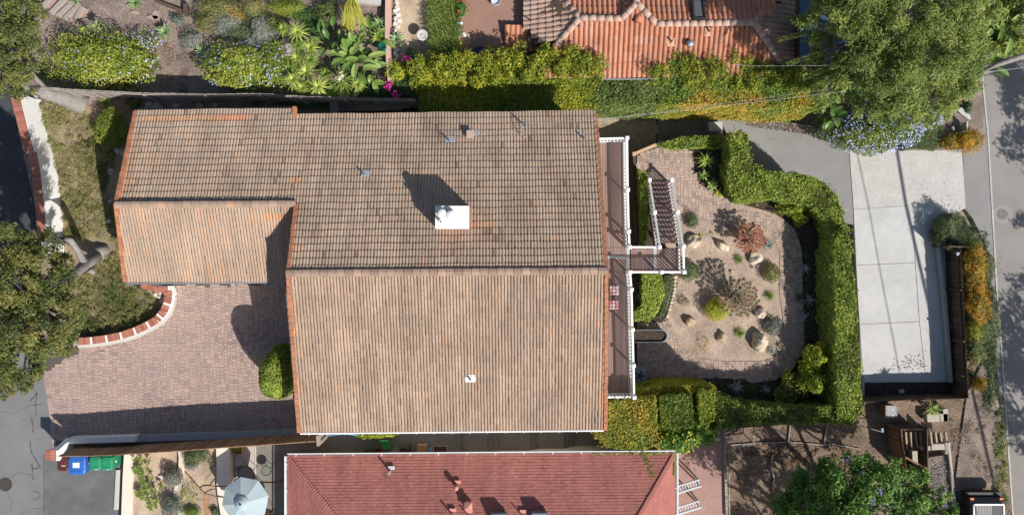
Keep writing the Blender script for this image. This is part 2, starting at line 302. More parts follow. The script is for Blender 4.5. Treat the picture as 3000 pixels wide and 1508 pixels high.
# ---------------------------------------------------------------- pavers (real blocks over a joint bed)
def pavers(name, poly, z, m, unit=.085, hole=None, rot=0, seed=1, sizes=((3, 2), (2, 2), (2, 3), (3, 2))):
    rr = random.Random(seed); q = np.array([P(x, y, z)[:2] for x, y in poly]); c0 = q.mean(0)
    cr, sr = math.cos(rot), math.sin(rot); R = np.array([[cr, -sr], [sr, cr]]); lq = (q - c0) @ R
    lo, hi = lq.min(0), lq.max(0); nx, ny = [int(a) for a in (hi - lo) / unit + 1]
    occ = np.zeros((nx + 4, ny + 4), bool); out = []
    for j in range(ny):
        for i in range(nx):
            if occ[i, j]: continue
            free = 0
            while free < 3 and i + free < nx + 3 and not occ[i + free, j]: free += 1
            sx, sy = rr.choice(sizes); sx = min(sx, free)
            if free == 3 and sx == 2: sx = 3 if rr.random() < .45 else 2
            if sx == 1: sy = 2
            while occ[i:i + sx, j:j + sy].any(): sy -= 1
            occ[i:i + sx, j:j + sy] = True; out.append((i, j, sx, sy))
    o = np.array(out, float); c = lo + (o[:, :2] + o[:, 2:] / 2) * unit; h = o[:, 2:] * unit / 2 - .0065
    ctr = c @ R.T + c0; px = PX(np.c_[ctr, np.full(len(ctr), z)]); ok = inpoly(px, poly)
    if hole: ok &= ~inpoly(px, hole)
    c, h = c[ok], h[ok]; n = len(c); tl = RNG.random(n); tl = np.clip(.75 * tl + .3 * np.sin(c[:, 0] * .9) * np.sin(c[:, 1] * .7 + 1) * .4 + .12, 0, 1)
    zz = z + RNG.normal(0, .002, n); b = MB(); off = [(-1, -1), (1, -1), (1, 1), (-1, 1)]
    xy = np.stack([(c + h * np.array(s_)) @ R.T + c0 for s_ in off], 1); top = np.concatenate([xy, np.repeat(zz[:, None, None], 4, 1)], 2)
    bot = top.copy(); bot[:, :, 2] -= .03; b.quads(top, tl)
    for k in range(4):
        k2 = (k + 1) % 4; b.quads(np.stack([bot[:, k], bot[:, k2], top[:, k2], top[:, k]], 1), tl)
    return struct(b.build(name, m))
def soldier(name, line, z, m, wid=.22, step=.13):
    b = MB(); pts = [P(x, y, z) for x, y in line]
    for a, c in zip(pts[:-1], pts[1:]):
        n = max(1, round((c - a).length / step)); d = (c - a) / n
        for k in range(n): b.bar(a + d * (k + .05), a + d * (k + .95), wid, .03, random.random())
    return struct(b.build(name, m))
DRV = [(452, 838), (512, 840), (508, 890), (480, 940), (440, 972), (380, 1000), (300, 1022), (236, 1026), (128, 1090), (140, 1150), (150, 1220), (158, 1290), (872, 1283), (875, 830)]
pavers('paver_driveway', DRV, .03, M_paver, seed=2)
soldier('paver_border', [(508, 842), (506, 890), (480, 938), (440, 970), (380, 996), (300, 1018), (232, 1024)], .036, M_paver, .24, .14)
soldier('paver_border', [(130, 1085), (142, 1150), (152, 1220), (160, 1318)], .036, M_paver, .22, .14)
BED = [(1950, 595), (1985, 590), (2010, 608), (2045, 635), (2090, 656), (2150, 664), (2220, 664), (2268, 684), (2290, 740), (2288, 850), (2298, 930), (2306, 1000), (2292, 1044), (2240, 1062), (2130, 1064), (2050, 1054), (2000, 1026), (1985, 985), (1960, 950), (1950, 930), (1970, 900), (1985, 830), (2000, 790), (1950, 790)]
PATHO = [(1866, 455), (1940, 424), (2000, 420), (2030, 450), (2038, 500), (2052, 548), (2118, 580), (2180, 606), (2248, 624), (2284, 640), (2326, 676), (2344, 735), (2346, 850), (2352, 1000), (2346, 1030), (2316, 1080), (2268, 1108), (2200, 1116), (2130, 1106), (2060, 1108), (1960, 1118), (1866, 1130), (1866, 942), (1955, 942), (1958, 640), (1910, 560), (1866, 560)]
slab('garden_paver_base', PATHO, -2.19, M_joint, .1)
pavers('garden_path', PATHO, -2.165, M_paver2, hole=BED, seed=4)
slab('gravel_bed', BED, -2.17, M_gravel, .1)
bo = [p for p in BED[1:20]]
soldier('garden_path_border', bo, -2.155, M_paver2, .2, .16)
soldier('garden_path_border', PATHO[5:18], -2.157, M_paver2, .2, .16)
pavers('lower_path', [(1640, 338), (1926, 340), (1926, 440), (1862, 462), (1850, 560), (1640, 560)], -3.985, M_paver3, unit=.1, seed=6)
# ---------------------------------------------------------------- houses: tiles laid one by one
BARREL = [(0, 0), (.13, .42), (.3, .86), (.47, 1), (.64, .86), (.82, .42), (.96, 0), (1, 0)]
FLAT = [(0, 0), (.02, 1), (.98, 1), (1, 0)]
def tiles(b, o, ue, ve, poly, pitch, course, prof=BARREL, hh=.038, lift=.04, tint=None, pair=True, colw=0, stagger=False, wob=.012, umax=None, vmax=None, u0=0., v0=0.):
    """o: eave corner, ue: another point along the eave, ve: a point up the slope; laid inside the photo-pixel polygon poly."""
    o, ue, ve = Vector(o), Vector(ue), Vector(ve); u = (ue - o).normalized(); n = u.cross(ve - o).normalized(); v = n.cross(u)
    if n.z < 0: n = -n
    U = umax or (ue - o).length; Vv = vmax or (ve - o).dot(v); nu, nv = int((U - u0) / pitch) + 1, int((Vv - v0) / course) + 1
    I, J = [a.ravel() for a in np.meshgrid(np.arange(nu), np.arange(nv))]
    cu = u0 + (I + .5) * pitch + ((J % 2) * pitch * .5 if stagger else 0); cv = v0 + (J + .5) * course
    o, u, v, n = [np.array(a) for a in (o, u, v, n)]
    ctr = o + cu[:, None] * u + cv[:, None] * v; px = PX(ctr); ok = inpoly(px, poly)
    I, J, cu, cv, px = I[ok], J[ok], cu[ok], cv[ok], px[ok]; m = len(I)
    if pair:
        tab = RNG.random((nv + 2, nu // 2 + 2)); t = .65 * tab[J, I // 2] + .35 * RNG.random(m)
    else: t = RNG.random(m)
    if colw: cr_ = RNG.random(nu + 2); t = colw * cr_[I] + (1 - colw) * t          # colour runs down a column
    if tint is not None: t = tint(t, px, I, J)
    wv = wob * (np.sin(cu * 1.1 + J * .5) + .7 * np.sin(cu * 2.7 + J)) + RNG.normal(0, wob * .35, m)
    jz = RNG.normal(0, .004, m); jz = np.abs(jz); ju = RNG.normal(0, .004, m)
    K = len(prof); lo = np.zeros((m, K, 3)); up = np.zeros((m, K, 3)); bt = np.zeros((m, K, 3))
    for k, (s_, h_) in enumerate(prof):
        uu = cu - pitch / 2 + s_ * pitch + ju
        lo[:, k] = o + uu[:, None] * u + (cv - course / 2 - .03 + wv)[:, None] * v + (h_ * hh + lift + jz)[:, None] * n
        up[:, k] = o + uu[:, None] * u + (cv + course / 2 + .02)[:, None] * v + (h_ * hh * .92) * n
        bt[:, k] = lo[:, k] - (lift + .02) * n
    for k in range(K - 1):
        b.quads(np.stack([lo[:, k], lo[:, k + 1], up[:, k + 1], up[:, k]], 1), t); b.quads(np.stack([bt[:, k], bt[:, k + 1], lo[:, k + 1], lo[:, k]], 1), t)
    return b
def caps(b, a, c, wid, hh, step, rng=None, jit=.006, tints=None, seg=4):
    a, c = Vector(a), Vector(c); L_ = (c - a).length; n = max(1, round(L_ / step)); x = (c - a).normalized(); y = Vector((0, 0, 1)).cross(x).normalized(); z = x.cross(y)
    for k in range(n):
        p0, p1 = a + x * (L_ * k / n - .01), a + x * (L_ * (k + 1) / n + .01); lift = .026
        t = tints[k % len(tints)] if tints else random.random(); V = []; j = y * random.uniform(-jit, jit)
        for p, sc, li in ((p0, 1.0, lift), (p1, .98, 0.)):
            for q in range(seg + 1):
                an = math.pi * q / seg; V.append(p + j + y * (math.cos(an) * wid / 2 * sc) + z * (math.sin(an) ** .8 * hh * sc + li))
        F = [(q, q + 1, seg + 2 + q, seg + 1 + q) for q in range(seg)] + [tuple(range(seg + 1))[::-1], tuple(range(seg + 1, 2 * seg + 2))]
        b.add(V, F, t)
    return b
def rake(b, a, c, wid=.2, hh=.14, step=.34, tints=None):   # flat angular edge tiles
    a, c = Vector(a), Vector(c); L_ = (c - a).length; n = round(L_ / step); x = (c - a).normalized()
    for k in range(n):
        s = random.uniform(-.012, .012); y = Vector((0, 0, 1)).cross(x).normalized() * s
        b.bar(a + x * (L_ * k / n - .02) + y + Vector((0, 0, .02)), a + x * (L_ * (k + 1) / n + .02) + y, wid, hh, random.random() if tints is None else tints[k % len(tints)])
    return b
# ---- the big brown tiled house
ZE, ZG, ZR, ZF, ZGF = 2.6, 4.23, 5.36, 3.6, 2.9
hb = P(1300, 780, 0); house = thing('tiled_house', 'large house with brown barrel tile gable roofs and a white chimney', 'house', hb)
b = MB()
def foot(pts, z): return [(P(x, y, z).x, P(x, y, z).y) for x, y in pts]
b.prism(foot([(905, 372), (1725, 362), (1745, 1225), (915, 1232)], 2.6), -4.2, 2.55)
b.prism(foot([(425, 352), (905, 352), (905, 790), (420, 795)], 2.6), -.2, 2.5)
gz = [P(1733, 372, 2.56), P(1757, 1228, 3.5), P(1766, 792, 5.2)]; gz2 = [P(888, 372, 2.56), P(892, 1232, 3.5), P(862, 795, 5.2)]
for q in (gz, gz2): b.add([p for p in q] + [p + Vector((-.25 if q is gz else .25, 0, 0)) for p in q], [(0, 1, 2), (5, 4, 3), (0, 3, 4, 1), (1, 4, 5, 2), (2, 5, 3, 0)])
q = [P(418, 340, 2.5), P(386, 812, 2.8), P(362, 598, 4.05)]; b.add(q + [p + Vector((.25, 0, 0)) for p in q], [(0, 1, 2), (5, 4, 3), (0, 3, 4, 1), (1, 4, 5, 2), (2, 5, 3, 0)])
wall = b.build('wall', M_cream, house)
o_back = P(400, 326, 2.47); 
def tint_main(t, px, I, J):
    t = .28 + .26 * t; r = RNG.random(len(t)); t = np.where(r < .008, .8 + .1 * r, t); t = np.where((r > .985), .08, t); pn = np.sin(px[:, 0] * .021 + 2) * np.cos(px[:, 1] * .034) + np.sin(px[:, 0] * .047 - px[:, 1] * .028); t = np.clip(t + .07 * pn, .05, .78)
    for cx, cy, rx_, ry_, v in ((1462, 700, 60, 22, -.25), (1420, 720, 34, 12, .2), (905, 690, 40, 8, -.2), (1290, 750, 20, 14, -.2), (1560, 480, 8, 14, .25), (1120, 620, 8, 10, .3), (460, 560, 16, 9, .15), (870, 650, 12, 14, .25), (1500, 620, 26, 9, -.12), (620, 430, 30, 9, -.12)): t = np.where((np.abs(px[:, 0] - cx) < rx_) & (np.abs(px[:, 1] - cy) < ry_), t + v * RNG.random(len(t)), t)
    row = (px[:, 0] < 725) & (px[:, 0] > 410) & (px[:, 1] > 338) & (px[:, 1] < 357); t = np.where(row, .9 + .1 * r, t)
    lf = (px[:, 0] < 640) & (px[:, 1] < 600); t = np.where(lf, np.clip(t + .12 * (1 - (px[:, 0] - 340) / 300), 0, .78), t)
    ed = (px[:, 0] < 395) & (r < .45) & (px[:, 1] < 600); t = np.where(ed, .8 + .15 * r, t)
    pt = (px[:, 0] > 850) & (px[:, 0] < 878) & (px[:, 1] > 520) & (px[:, 1] < 545); t = np.where(pt, .85, t)
    pt = (px[:, 0] > 1378) & (px[:, 0] < 1450) & (px[:, 1] > 655) & (px[:, 1] < 680); t = np.where(pt, .72, t)
    return t
def tint_front(t, px, I, J):
    t = np.where(t < .55, .2 + .28 * t, .42 + .2 * t); r = RNG.random(len(t)); t = np.where(r < .004, .8, t)
    sp = ((np.abs(px[:, 0] - 1655) < 9) & (np.abs(px[:, 1] - 1020) < 10)) | ((np.abs(px[:, 0] - 1685) < 18) & (np.abs(px[:, 1] - 1102) < 11)); t = np.where(sp, .55, t)
    ed = ((px[:, 0] < 885) | (px[:, 0] > 1725)) & (r < .14); t = np.where(ed, .8, t); return t
def tint_gar(t, px, I, J):
    t = np.where(t < .58, .34 + .22 * t, .52 + .2 * t); r = RNG.random(len(t)); t = np.where(r < .012, .82, t)
    pt = (px[:, 0] > 770) & (px[:, 0] < 850) & (px[:, 1] > 625) & (px[:, 1] < 650); t = np.where(pt, .84, t); return t
back_poly = [(398, 318), (864, 312), (864, 343), (1745, 333), (1778, 792), (846, 800), (868, 600), (862, 599), (342, 599)]
b = MB(); tiles(b, o_back + Vector((-.25, 0, 0)), P(1743, 309, 2.47), P(850, 797, ZR), back_poly, .1465, .345, tint=tint_main, umax=24)
back = b.build('roof', M_tile, house)
front_poly = [(846, 798), (1778, 790), (1774, 1262), (878, 1268), (840, 900)]
b = MB(); o_ = P(872, 1263, ZF); tiles(b, o_, P(1776, 1255, ZF), P(846, 797, ZR), front_poly, .1465, .345, tint=tint_front, hh=.055, lift=.036, colw=.35, umax=16)
front = b.build('roof', M_tile, house)
gar_poly = [(343, 598), (868, 594), (838, 826), (366, 830)]
b = MB(); tiles(b, P(366, 824, ZGF), P(840, 822, ZGF), P(343, 597, ZG), gar_poly, .1465, .345, tint=tint_gar, hh=.056, lift=.034, colw=.45, umax=12)
gar = b.build('roof', M_tile, house)
# under-roof decks close the planes
def deckp(pts, t=.12):
    v = [Vector(p) for p in pts]; n = len(v); bb = MB(); bb.add(v + [p - Vector((0, 0, t)) for p in v], [tuple(range(n)), tuple(range(n, 2 * n))[::-1]] + [(i, n + i, n + (i + 1) % n, (i + 1) % n) for i in range(n)]); return bb
for pts, par in (([P(400, 327, 2.45), P(343, 597, 4.21), P(868, 598, 4.21), P(864, 318, 2.42)], back), ([P(864, 347, 2.59), P(868, 598, 4.21), P(848, 798, 5.33), P(1775, 791, 5.33), P(1743, 338, 2.58)], back),
                 ([P(848, 798, 5.33), P(878, 1262, 3.58), P(1772, 1254, 3.58), P(1775, 791, 5.33)], front), ([P(343, 597, 4.2), P(369, 822, 2.88), P(845, 820, 2.88), P(868, 596, 4.2)], gar)):
    deckp(pts).build('roof_sheathing', M_woodd, par)
rt = [.2, .35, .5, .4, .3, .45, .55, .3, .75, .35]
b = MB(); caps(b, P(840, 799, ZR + .04), P(1778, 792, ZR + .04), .36, .12, .38, tints=rt); b.build('ridge_cap', M_ridge, back, False)
b = MB(); caps(b, P(340, 599, ZG + .05), P(866, 596, ZG + .05), .34, .11, .4, tints=[.6, .5, .7, .45, .55, .9, .5, .3]); b.build('ridge_cap', M_ridge, gar, False)
for pts in ([P(398, 328, 2.5), P(341, 597, 4.25)], [P(341, 598, 4.25), P(367, 824, 2.93)]):
    b = MB(); rake(b, *pts, wid=.17, tints=[.5, .9, .3, .7, .95, .4]); b.build('rake_tile', M_tileo, gar if pts[1].z < 4 else back)
for pts, par in (([P(868, 600, 4.27), P(845, 798, 5.38)], back), ([P(1745, 338, 2.63), P(1777, 791, 5.38)], back), ([P(844, 798, 5.38), P(877, 1264, 3.63)], front), ([P(1777, 791, 5.38), P(1774, 1257, 3.63)], front)):
    b = MB(); rake(b, *pts, wid=.17, tints=[.3, .5, .2, .45, .6, .35, .4]); b.build('rake_tile', M_tileo, par)
b = MB(); b.bar(P(863, 314, 2.52), P(865, 349, 2.64), .2, .16, .8); b.build('rake_tile', M_tileo, back)
def gutter(a, c, par, m, w_=.11, strap=.0, t=.5):
    b = MB(); b.bar(a, c, w_, .1); bb = Vector((0, 0, .07)); b.bar(a + bb, c + bb, .03, .03)
    if strap:
        n = int((c - a).length / strap); d = (c - a) / n; side = Vector((0, 1, 0))
        for k in range(n): b.bar(a + d * (k + .5) + bb - side * .09, a + d * (k + .5) + bb + side * .09, .03, .02, up=(0, 0, 1))
    return b.build('gutter', m, par)
gutter(P(372, 829, 2.86), P(842, 826, 2.86), gar, M_lead, strap=.7)
gutter(P(880, 1268, 3.54), P(1768, 1259, 3.54), front, M_white, .1, strap=.85)
gutter(P(866, 344, 2.52), P(1742, 334, 2.5), back, M_dark, .08); gutter(P(400, 322, 2.4), P(862, 315, 2.38), back, M_dark, .08)
# chimney with white cap and flues
M_chim = mat('chimney_white', (.68, .68, .67), .6, (.05, 6)); zc = 5.62; ch = MB(); ck = [P(1276, 604, zc), P(1374, 602, zc), P(1374, 670, zc), P(1276, 670, zc)]
ch.prism([(p.x, p.y) for p in ck], 3.6, zc - .03); chim = ch.build('chimney', M_brick, house)
cc = MB(); x0, x1 = ck[0].x, ck[1].x; y0, y1 = ck[2].y, ck[0].y; cc.box(((x0 + x1) / 2, (y0 + y1) / 2, zc + .02), (x1 - x0 + .02, y1 - y0 + .02, .1)); cc.build('chimney_cap', M_chim, chim)
for px_, py_, r, h in ((1294, 624, .2, .34), (1321, 629, .22, .26)):
    f = MB(); p = P(px_, py_, zc + h); f.lathe((p.x, p.y, zc + .07), [(r * .8, 0), (r * .8, h - .12), (r, h - .12), (r, h - .02), (r * .7, h + .03), (.02, h + .05)], 20); f.build('flue', M_chim, chim, True)
f = MB(); p = P(1291, 649, zc + .4); f.lathe((p.x, p.y, zc + .07), [(.07, 0), (.07, .42), (.1, .42), (.1, .45), (.04, .45), (.04, .3)], 12); f.build('flue', M_chim, chim, True)
# vents on the roof: pipe and flashing
def roofz(y):                       # height of the tiled planes at world y
    pa, pb = P(1743, 338, ZE), P(1775, 790, ZR); pf = P(1772, 1255, ZF)
    return ZE + (pa.y - y) / (pa.y - pb.y) * (ZR - ZE) if y > pb.y else ZR - (pb.y - y) / (pb.y - pf.y) * (ZR - ZF)
def onroof(px_, py_):
    z = 3.5
    for _ in range(12): z = roofz(P(px_, py_, z).y)
    return P(px_, py_, z)
def roof_vent(px_, py_, fw, fh, r, h, off=(0, 0), m=M_metal, hood=False):
    p = onroof(px_, py_); sl = (roofz(p.y + .1) - roofz(p.y - .1)) / .2; R = Matrix.Rotation(math.atan(sl), 3, 'X')
    fl = MB(); fl.box(p + Vector((0, 0, .08)), (fw, fh, .012), M=R); fo = fl.build('vent_flashing', m, house)
    v = MB(); c = p + Vector((off[0], off[1], 0))
    if hood: v.box(c + Vector((0, 0, .2)), (.32, .24, .2)); v.bar(c + Vector((-.18, -.0, .34)), c + Vector((.18, 0, .34)), .36, .04)
    else: v.lathe((c.x, c.y, c.z), [(r, 0), (r, h), (r * .75, h), (r * .75, h - .1)], 12)
    v.build('vent_hood' if hood else 'vent_pipe', mat('tan_metal', (.42, .3, .22), .6) if hood else M_lead, fo, not hood)
roof_vent(1320, 408, .52, .34, .045, .45, (-.02, -.12)); roof_vent(1382, 390, .55, .38, .05, .4, (-.05, -.12), hood=True)
roof_vent(1706, 402, .52, .36, .045, .45, (.08, -.1)); roof_vent(1072, 508, .4, .3, .04, .42, (-.02, -.1)); roof_vent(1378, 1107, .5, .38, .05, .3, (0, -.02), M_white)
# ---- service mast with cable loop (on the back slope)
p = onroof(1540, 372); mast = MB(); mast.tube([p - Vector((0, 0, .1)), p + Vector((0, 0, 1.0))], .035, 8)
ms = mast.build('service_mast', M_lead); tag(ms, 'grey metal service mast on the back roof slope with a loop of cable', 'mast')
lp = MB(); c0 = p + Vector((-.08, -.25, .5)); lp.tube([c0 + Vector((.13 * math.cos(a), .36 * math.sin(a), .05 * math.sin(3 * a))) for a in np.linspace(0, 6.4, 18)], .018, 5); lp.build('cable_loop', mat('grey_cable', (.4, .38, .36), .6), ms)
def cable(pts, r, m, label, sag=.15):
    b = MB(); q = []
    for a, c in zip(pts[:-1], pts[1:]):
        for k in range(12): u = k / 12; q.append(a.lerp(c, u) - Vector((0, 0, sag * 4 * u * (1 - u))))
    q.append(pts[-1]); b.tube(q, r, 4); tag(b.build('overhead_cable', m, origin=pts[0]), label, 'cable', 'overhead cables above the long hedge')
mc = mat('cable_pale', (.42, .42, .42), .5)
top = p + Vector((0, 0, .98)); cable([top, P(1745, 352, 4.3), P(2480, 267, 5.2)], .0065, mc, 'pale overhead cable running from the roof mast to the right tree, lower of two')
cable([P(1742, 350, 3.9), P(2000, 318, 4.4), P(2420, 262, 5.2)], .005, mc, 'thin pale cable just above the lower wire over the hedge')
cable([P(2150, 190, 4.2), P(2350, 192, 5), P(2650, 190, 5.4)], .0055, mc, 'pale cable along the eave of the orange tiled house')
cable([P(2880, 212, 3), P(3030, 193, 3.6), P(3400, 150, 4)], .012, mc, 'pale cable crossing the street at the top right')
# ---- the orange clay tile house (top)
hz, hr = .5, 1.6
h2 = thing('clay_tile_house', 'neighbour house with orange clay tile hip roof behind the long hedge', 'house', P(1900, 60, -.1))
b = MB(); b.prism(foot([(1548, -84), (2300, -84), (2290, 190), (1780, 190), (1780, 140), (1548, 120)], .4), -3, hz - .08); b.build('wall', M_cream, h2)
A, B2, PK, C2, D2 = (1699, 53), (1821, 55), (1866, 8), (1924, 70), (2209, 67)
zi = lambda y: hr - (y - 54) * (hr - hz) / 170 
def tint_clay(t, px, I, J): return np.clip(.15 + .75 * t, 0, 1)
b = MB(); tiles(b, P(1560, 228, hz), P(2322, 222, hz), P(1560, 40, hr + .1), [A, B2, PK, C2, D2, (2314, 226), (1757, 230), (1560, 226), (1629, 133)], .258, .42, hh=.1, tint=tint_clay, umax=14)
r2 = b.build('roof', M_clay, h2)
b = MB(); o_ = P(1536, 160, hz); tiles(b, o_, P(1536, -140, hz), P(1700, 160, hr), [(1533, -60), (1600, -40), (1634, 0), A, (1629, 133), (1585, 120), (1533, 74)], .258, .42, hh=.06, tint=lambda t, px, I, J: .2 + .6 * t)
b.build('roof', M_clayg, h2)
b = MB(); tiles(b, P(1478, 147, hz - .5), P(1640, 152, hz - .5), P(1478, 40, hz + .1), [(1478, 74), (1538, 76), (1560, 100), (1630, 134), (1640, 155), (1478, 150)], .258, .42, hh=.075, tint=lambda t, px, I, J: .3 + .35 * t)
b.build('roof', M_clay, h2)
def back_plane(poly, o_, ue, ve, t0=.2, m=M_clay):
    b = MB(); tiles(b, o_, ue, ve, poly, .258, .42, hh=.075, tint=lambda t, px, I, J: np.clip(t0 + .6 * t, 0, 1), umax=16, vmax=7); return b.build('roof', m, h2)
back_plane([(1634, 0), (1600, -60), (1790, -60), (1866, 6), B2, A], P(1540, -90, hz), P(1900, -90, hz), P(1540, 54, hr), .2)
back_plane([PK, (1800, -60), (2330, -60), (2260, 40), D2, C2], P(1780, -90, hz), P(2340, -90, hz), P(1780, 54, hr), .05)
b = MB(); tiles(b, P(2324, 250, hz), P(2324, -120, hz), P(2200, 250, hr), [D2, (2236, 40), (2330, -20), (2330, 230), (2314, 220)], .258, .42, hh=.06, tint=lambda t, px, I, J: .1 + .3 * t); b.build('roof', M_clayg, h2)
for pts in ([P(1534, 76, hz - .04), P(1634, -4, hr - .3), P(1699, 53, hr), P(1629, 133, hr - .5), P(1560, 130, hz)], [P(1757, 228, hz - .03), P(1560, 226, hz - .03), P(1629, 133, hr - .55), P(1699, 53, hr - .04), P(2209, 67, hr - .06), P(2312, 224, hz - .03)],
            [P(1560, -90, hz - .05), P(1699, 53, hr - .04), P(2209, 67, hr - .06), P(2320, -90, hz - .05)], [P(2316, 224, hz - .03), P(2209, 67, hr - .06), P(2326, -90, hz - .05)], [P(1480, 76, hz - .2), P(1480, 147, hz - .53), P(1640, 150, hz - .53), P(1640, 90, hz - .2)]):
    deckp(pts).build('roof_sheathing', M_woodd, r2)
b = MB()
for pts in ([P(1640, -10, hr - .5), P(*A, hr + .06)], [P(1629, 133, hr - .5), P(*A, hr + .06)], [P(*A, hr + .06), P(*B2, hr + .06)], [P(*B2, hr + .06), P(*PK, hr + .3)], [P(*PK, hr + .3), P(*C2, hr + .05)], [P(*C2, hr + .06), P(*D2, hr + .06)], [P(2314, 222, hz + .1), P(*D2, hr + .06)], [P(1866, 8, hr + .3), P(1862, -80, hr + .3)], [P(2209, 67, hr + .06), P(2290, -40, hz + .1)]):
    caps(b, *pts, .33, .13, .42, tints=[.4, .6, .8, .5, .7])
b.build('ridge_cap', mat('clay_ridge', [(.3, .2, .16), (.42, .3, .24), (.46, .28, .2)], .85, (.12, 9)), r2, True)
gutter(P(1536, -60, hz - .05), P(1536, 76, hz - .05), r2, M_lead, .06); gutter(P(1760, 233, hz - .08), P(2318, 228, hz - .08), r2, M_lead, .06)
b = MB()
sk = [P(2026, 3, hr - .25), P(2056, 3, hr - .25), P(2064, 58, hr), P(2030, 60, hr)]
for a, c in zip(sk, sk[1:] + sk[:1]): b.bar(a + Vector((0, 0, .16)), c + Vector((0, 0, .16)), .1, .16)
fr = b.build('skylight', M_dark, h2); b = MB(); b.add([p + Vector((0, 0, .17)) for p in sk[::-1]], [(0, 1, 2, 3)]); b.build('pane', mat('skylight_grey', (.1, .105, .11), .3), fr)
def onclay(px_, py_): 
    z = zi(py_); return P(px_, py_, z)
def clay_vent(px_, py_, tx, ty):
    p = onclay(px_, py_); b = MB(); b.box(p + Vector((0, 0, .1)), (.42, .4, .015), M=Matrix.Rotation(.35, 3, 'X')); fl = b.build('vent_flashing', mat('pink_flashing', (.5, .32, .24), .8, (.08, 9)), h2)
    b = MB(); b.tube([p, p + Vector((tx, ty, .5))], .045, 10); b.build('vent_pipe', mat('pink_pipe', (.36, .2, .15), .7), fl, True)
clay_vent(1966, 126, 0, 0); clay_vent(2075, 96, .05, .05)
b = MB(); p = onclay(2017, 134); b.lathe((p.x, p.y, p.z), [(.1, 0), (.1, .3), (.2, .3), (.19, .38), (.12, .46), (.02, .49)], 16); b.build('turbine_vent', M_lead, h2, True)
b = MB(); p = onclay(1868, 62); b.tube([p + Vector((0, .4, .12)), p + Vector((0, .1, .2)), p + Vector((0, -.12, .2))], [.06, .16, .2], 12); b.build('vent_hood', M_clay, h2, True)
b = MB(); p = onclay(1560, 66); b.tube([P(1560, 62, hz), P(1560, 62, hz + .7)], .04, 8); b.build('vent_pipe', M_clayg, h2)
# ---- the red shingle house (bottom)
ez, rz_ = 1.2, 4.6
h3 = thing('red_shingle_house', 'single storey house with dusty red shingle hip roof along the bottom edge', 'house', P(1400, 1500, -1.2))
b = MB(); q = foot([(868, 1352), (1950, 1346), (1950, 2000), (868, 2000)], 1.1); b.prism(q, -3.5, 1.08); wl = b.build('wall', M_cream, h3)
# horizontal distance to the ridge: hips at 45 degrees in plan
e0, e1 = P(843, 1335, ez), P(1978, 1326, ez); D = 5.2; sl = .36; rzz = ez + D * sl
ra = Vector((e0.x + D, e0.y - D, rzz)); rb = Vector((e1.x - D * .72, e1.y - D, rzz)); e2 = Vector((e0.x, e0.y - 2 * D, ez)); e3 = Vector((e1.x, e1.y - 2 * D, ez))
pxl = lambda v: tuple(PX(np.array([v]))[0])
def tint_sh(t, px, I, J): return np.clip(.15 + .7 * t + .1 * np.sin(px[:, 0] * .013) * np.cos(px[:, 1] * .02), 0, 1)
Ppoly = [pxl(e0), pxl(e1), pxl(rb), pxl(ra)]
b = MB(); tiles(b, e0, e1, e0 + Vector((0, -D, D * sl)), Ppoly, .235, .148, FLAT, .006, .012, tint=tint_sh, pair=False, stagger=True, wob=.003); r3 = b.build('roof', M_shing, h3)
b = MB(); tiles(b, e2, e0, e2 + Vector((D, 0, D * sl)), [pxl(e0), pxl(ra), pxl(e2)], .235, .148, FLAT, .006, .012, tint=tint_sh, pair=False, stagger=True, wob=.003); b.build('roof', M_shing, h3)
b = MB(); tiles(b, e1, e3, e1 + Vector((-D * .72, 0, D * sl)), [pxl(e1), pxl(e3), pxl(rb)], .235, .148, FLAT, .003, .006, tint=lambda t, px, I, J: .6 + .35 * t, pair=False, stagger=True, wob=.003); b.build('roof', M_shing, h3)
for pts in ([e0, e1, rb, ra], [e2, e0, ra], [e1, e3, rb], [e2, ra, rb, e3]): deckp([p - Vector((0, 0, .02)) for p in pts], .1).build('roof_sheathing', M_shing, r3)
b = MB(); L_ = (ra - e0); n = 52
for k in range(n):
    a = e0 + L_ * (k / n); c = e0 + L_ * ((k + .9) / n); b.bar(a + Vector((0, 0, .05)), c + Vector((0, 0, .025)), .2, .02, .4 + .5 * random.random())
b.build('hip_cap', M_shing, r3); b = MB()
for k in range(46):
    L2 = rb - e1; a = e1 + L2 * (k / 46); c = e1 + L2 * ((k + .9) / 46); b.bar(a + Vector((0, 0, .045)), c + Vector((0, 0, .025)), .2, .02, .4 + .5 * random.random())
b.build('hip_cap', M_shing, r3)
def gut3(a, c, side):
    b = MB(); up = Vector((0, 0, .04)); o1 = Vector(side) * .13
    b.bar(a + o1 + up, c + o1 + up, .035, .07); b.bar(a + o1 * .5 - Vector((0, 0, .06)), c + o1 * .5 - Vector((0, 0, .06)), .12, .02); n = int((c - a).length / 1.45)
    for k in range(n + 1): q = a.lerp(c, (k + .3) / (n + .6)); b.bar(q + up * 1.2, q + o1 + up * 1.2, .03, .02)
    return b.build('gutter', M_white, r3)
gut3(e0, e1, (0, 1, 0)); gut3(e2, e0, (-1, 0, 0)); gut3(e1, e3, (1, 0, 0))
def red_z(p_y): return ez + (e0.y - p_y) * sl
def onred(px_, py_):
    z = 2
    for _ in range(12): z = red_z(P(px_, py_, z).y)
    return P(px_, py_, z)
def red_vent(px_, py_, r, h, m, cap=False):
    p = onred(px_, py_); b = MB(); b.box(p + Vector((.05, .12, .03)), (.34, .3, .012), M=Matrix.Rotation(-math.atan(sl) * -1, 3, 'X')); fl = b.build('vent_flashing', m, h3)
    b = MB(); pr = [(r, -.1), (r, h), (r * .7, h), (r * .7, h - .08)] if not cap else [(r, -.1), (r, h - .15), (r * 1.5, h - .15), (r * 1.5, h - .03), (.02, h)]
    b.lathe(p, pr, 14); b.build('vent_pipe', m, fl, True)
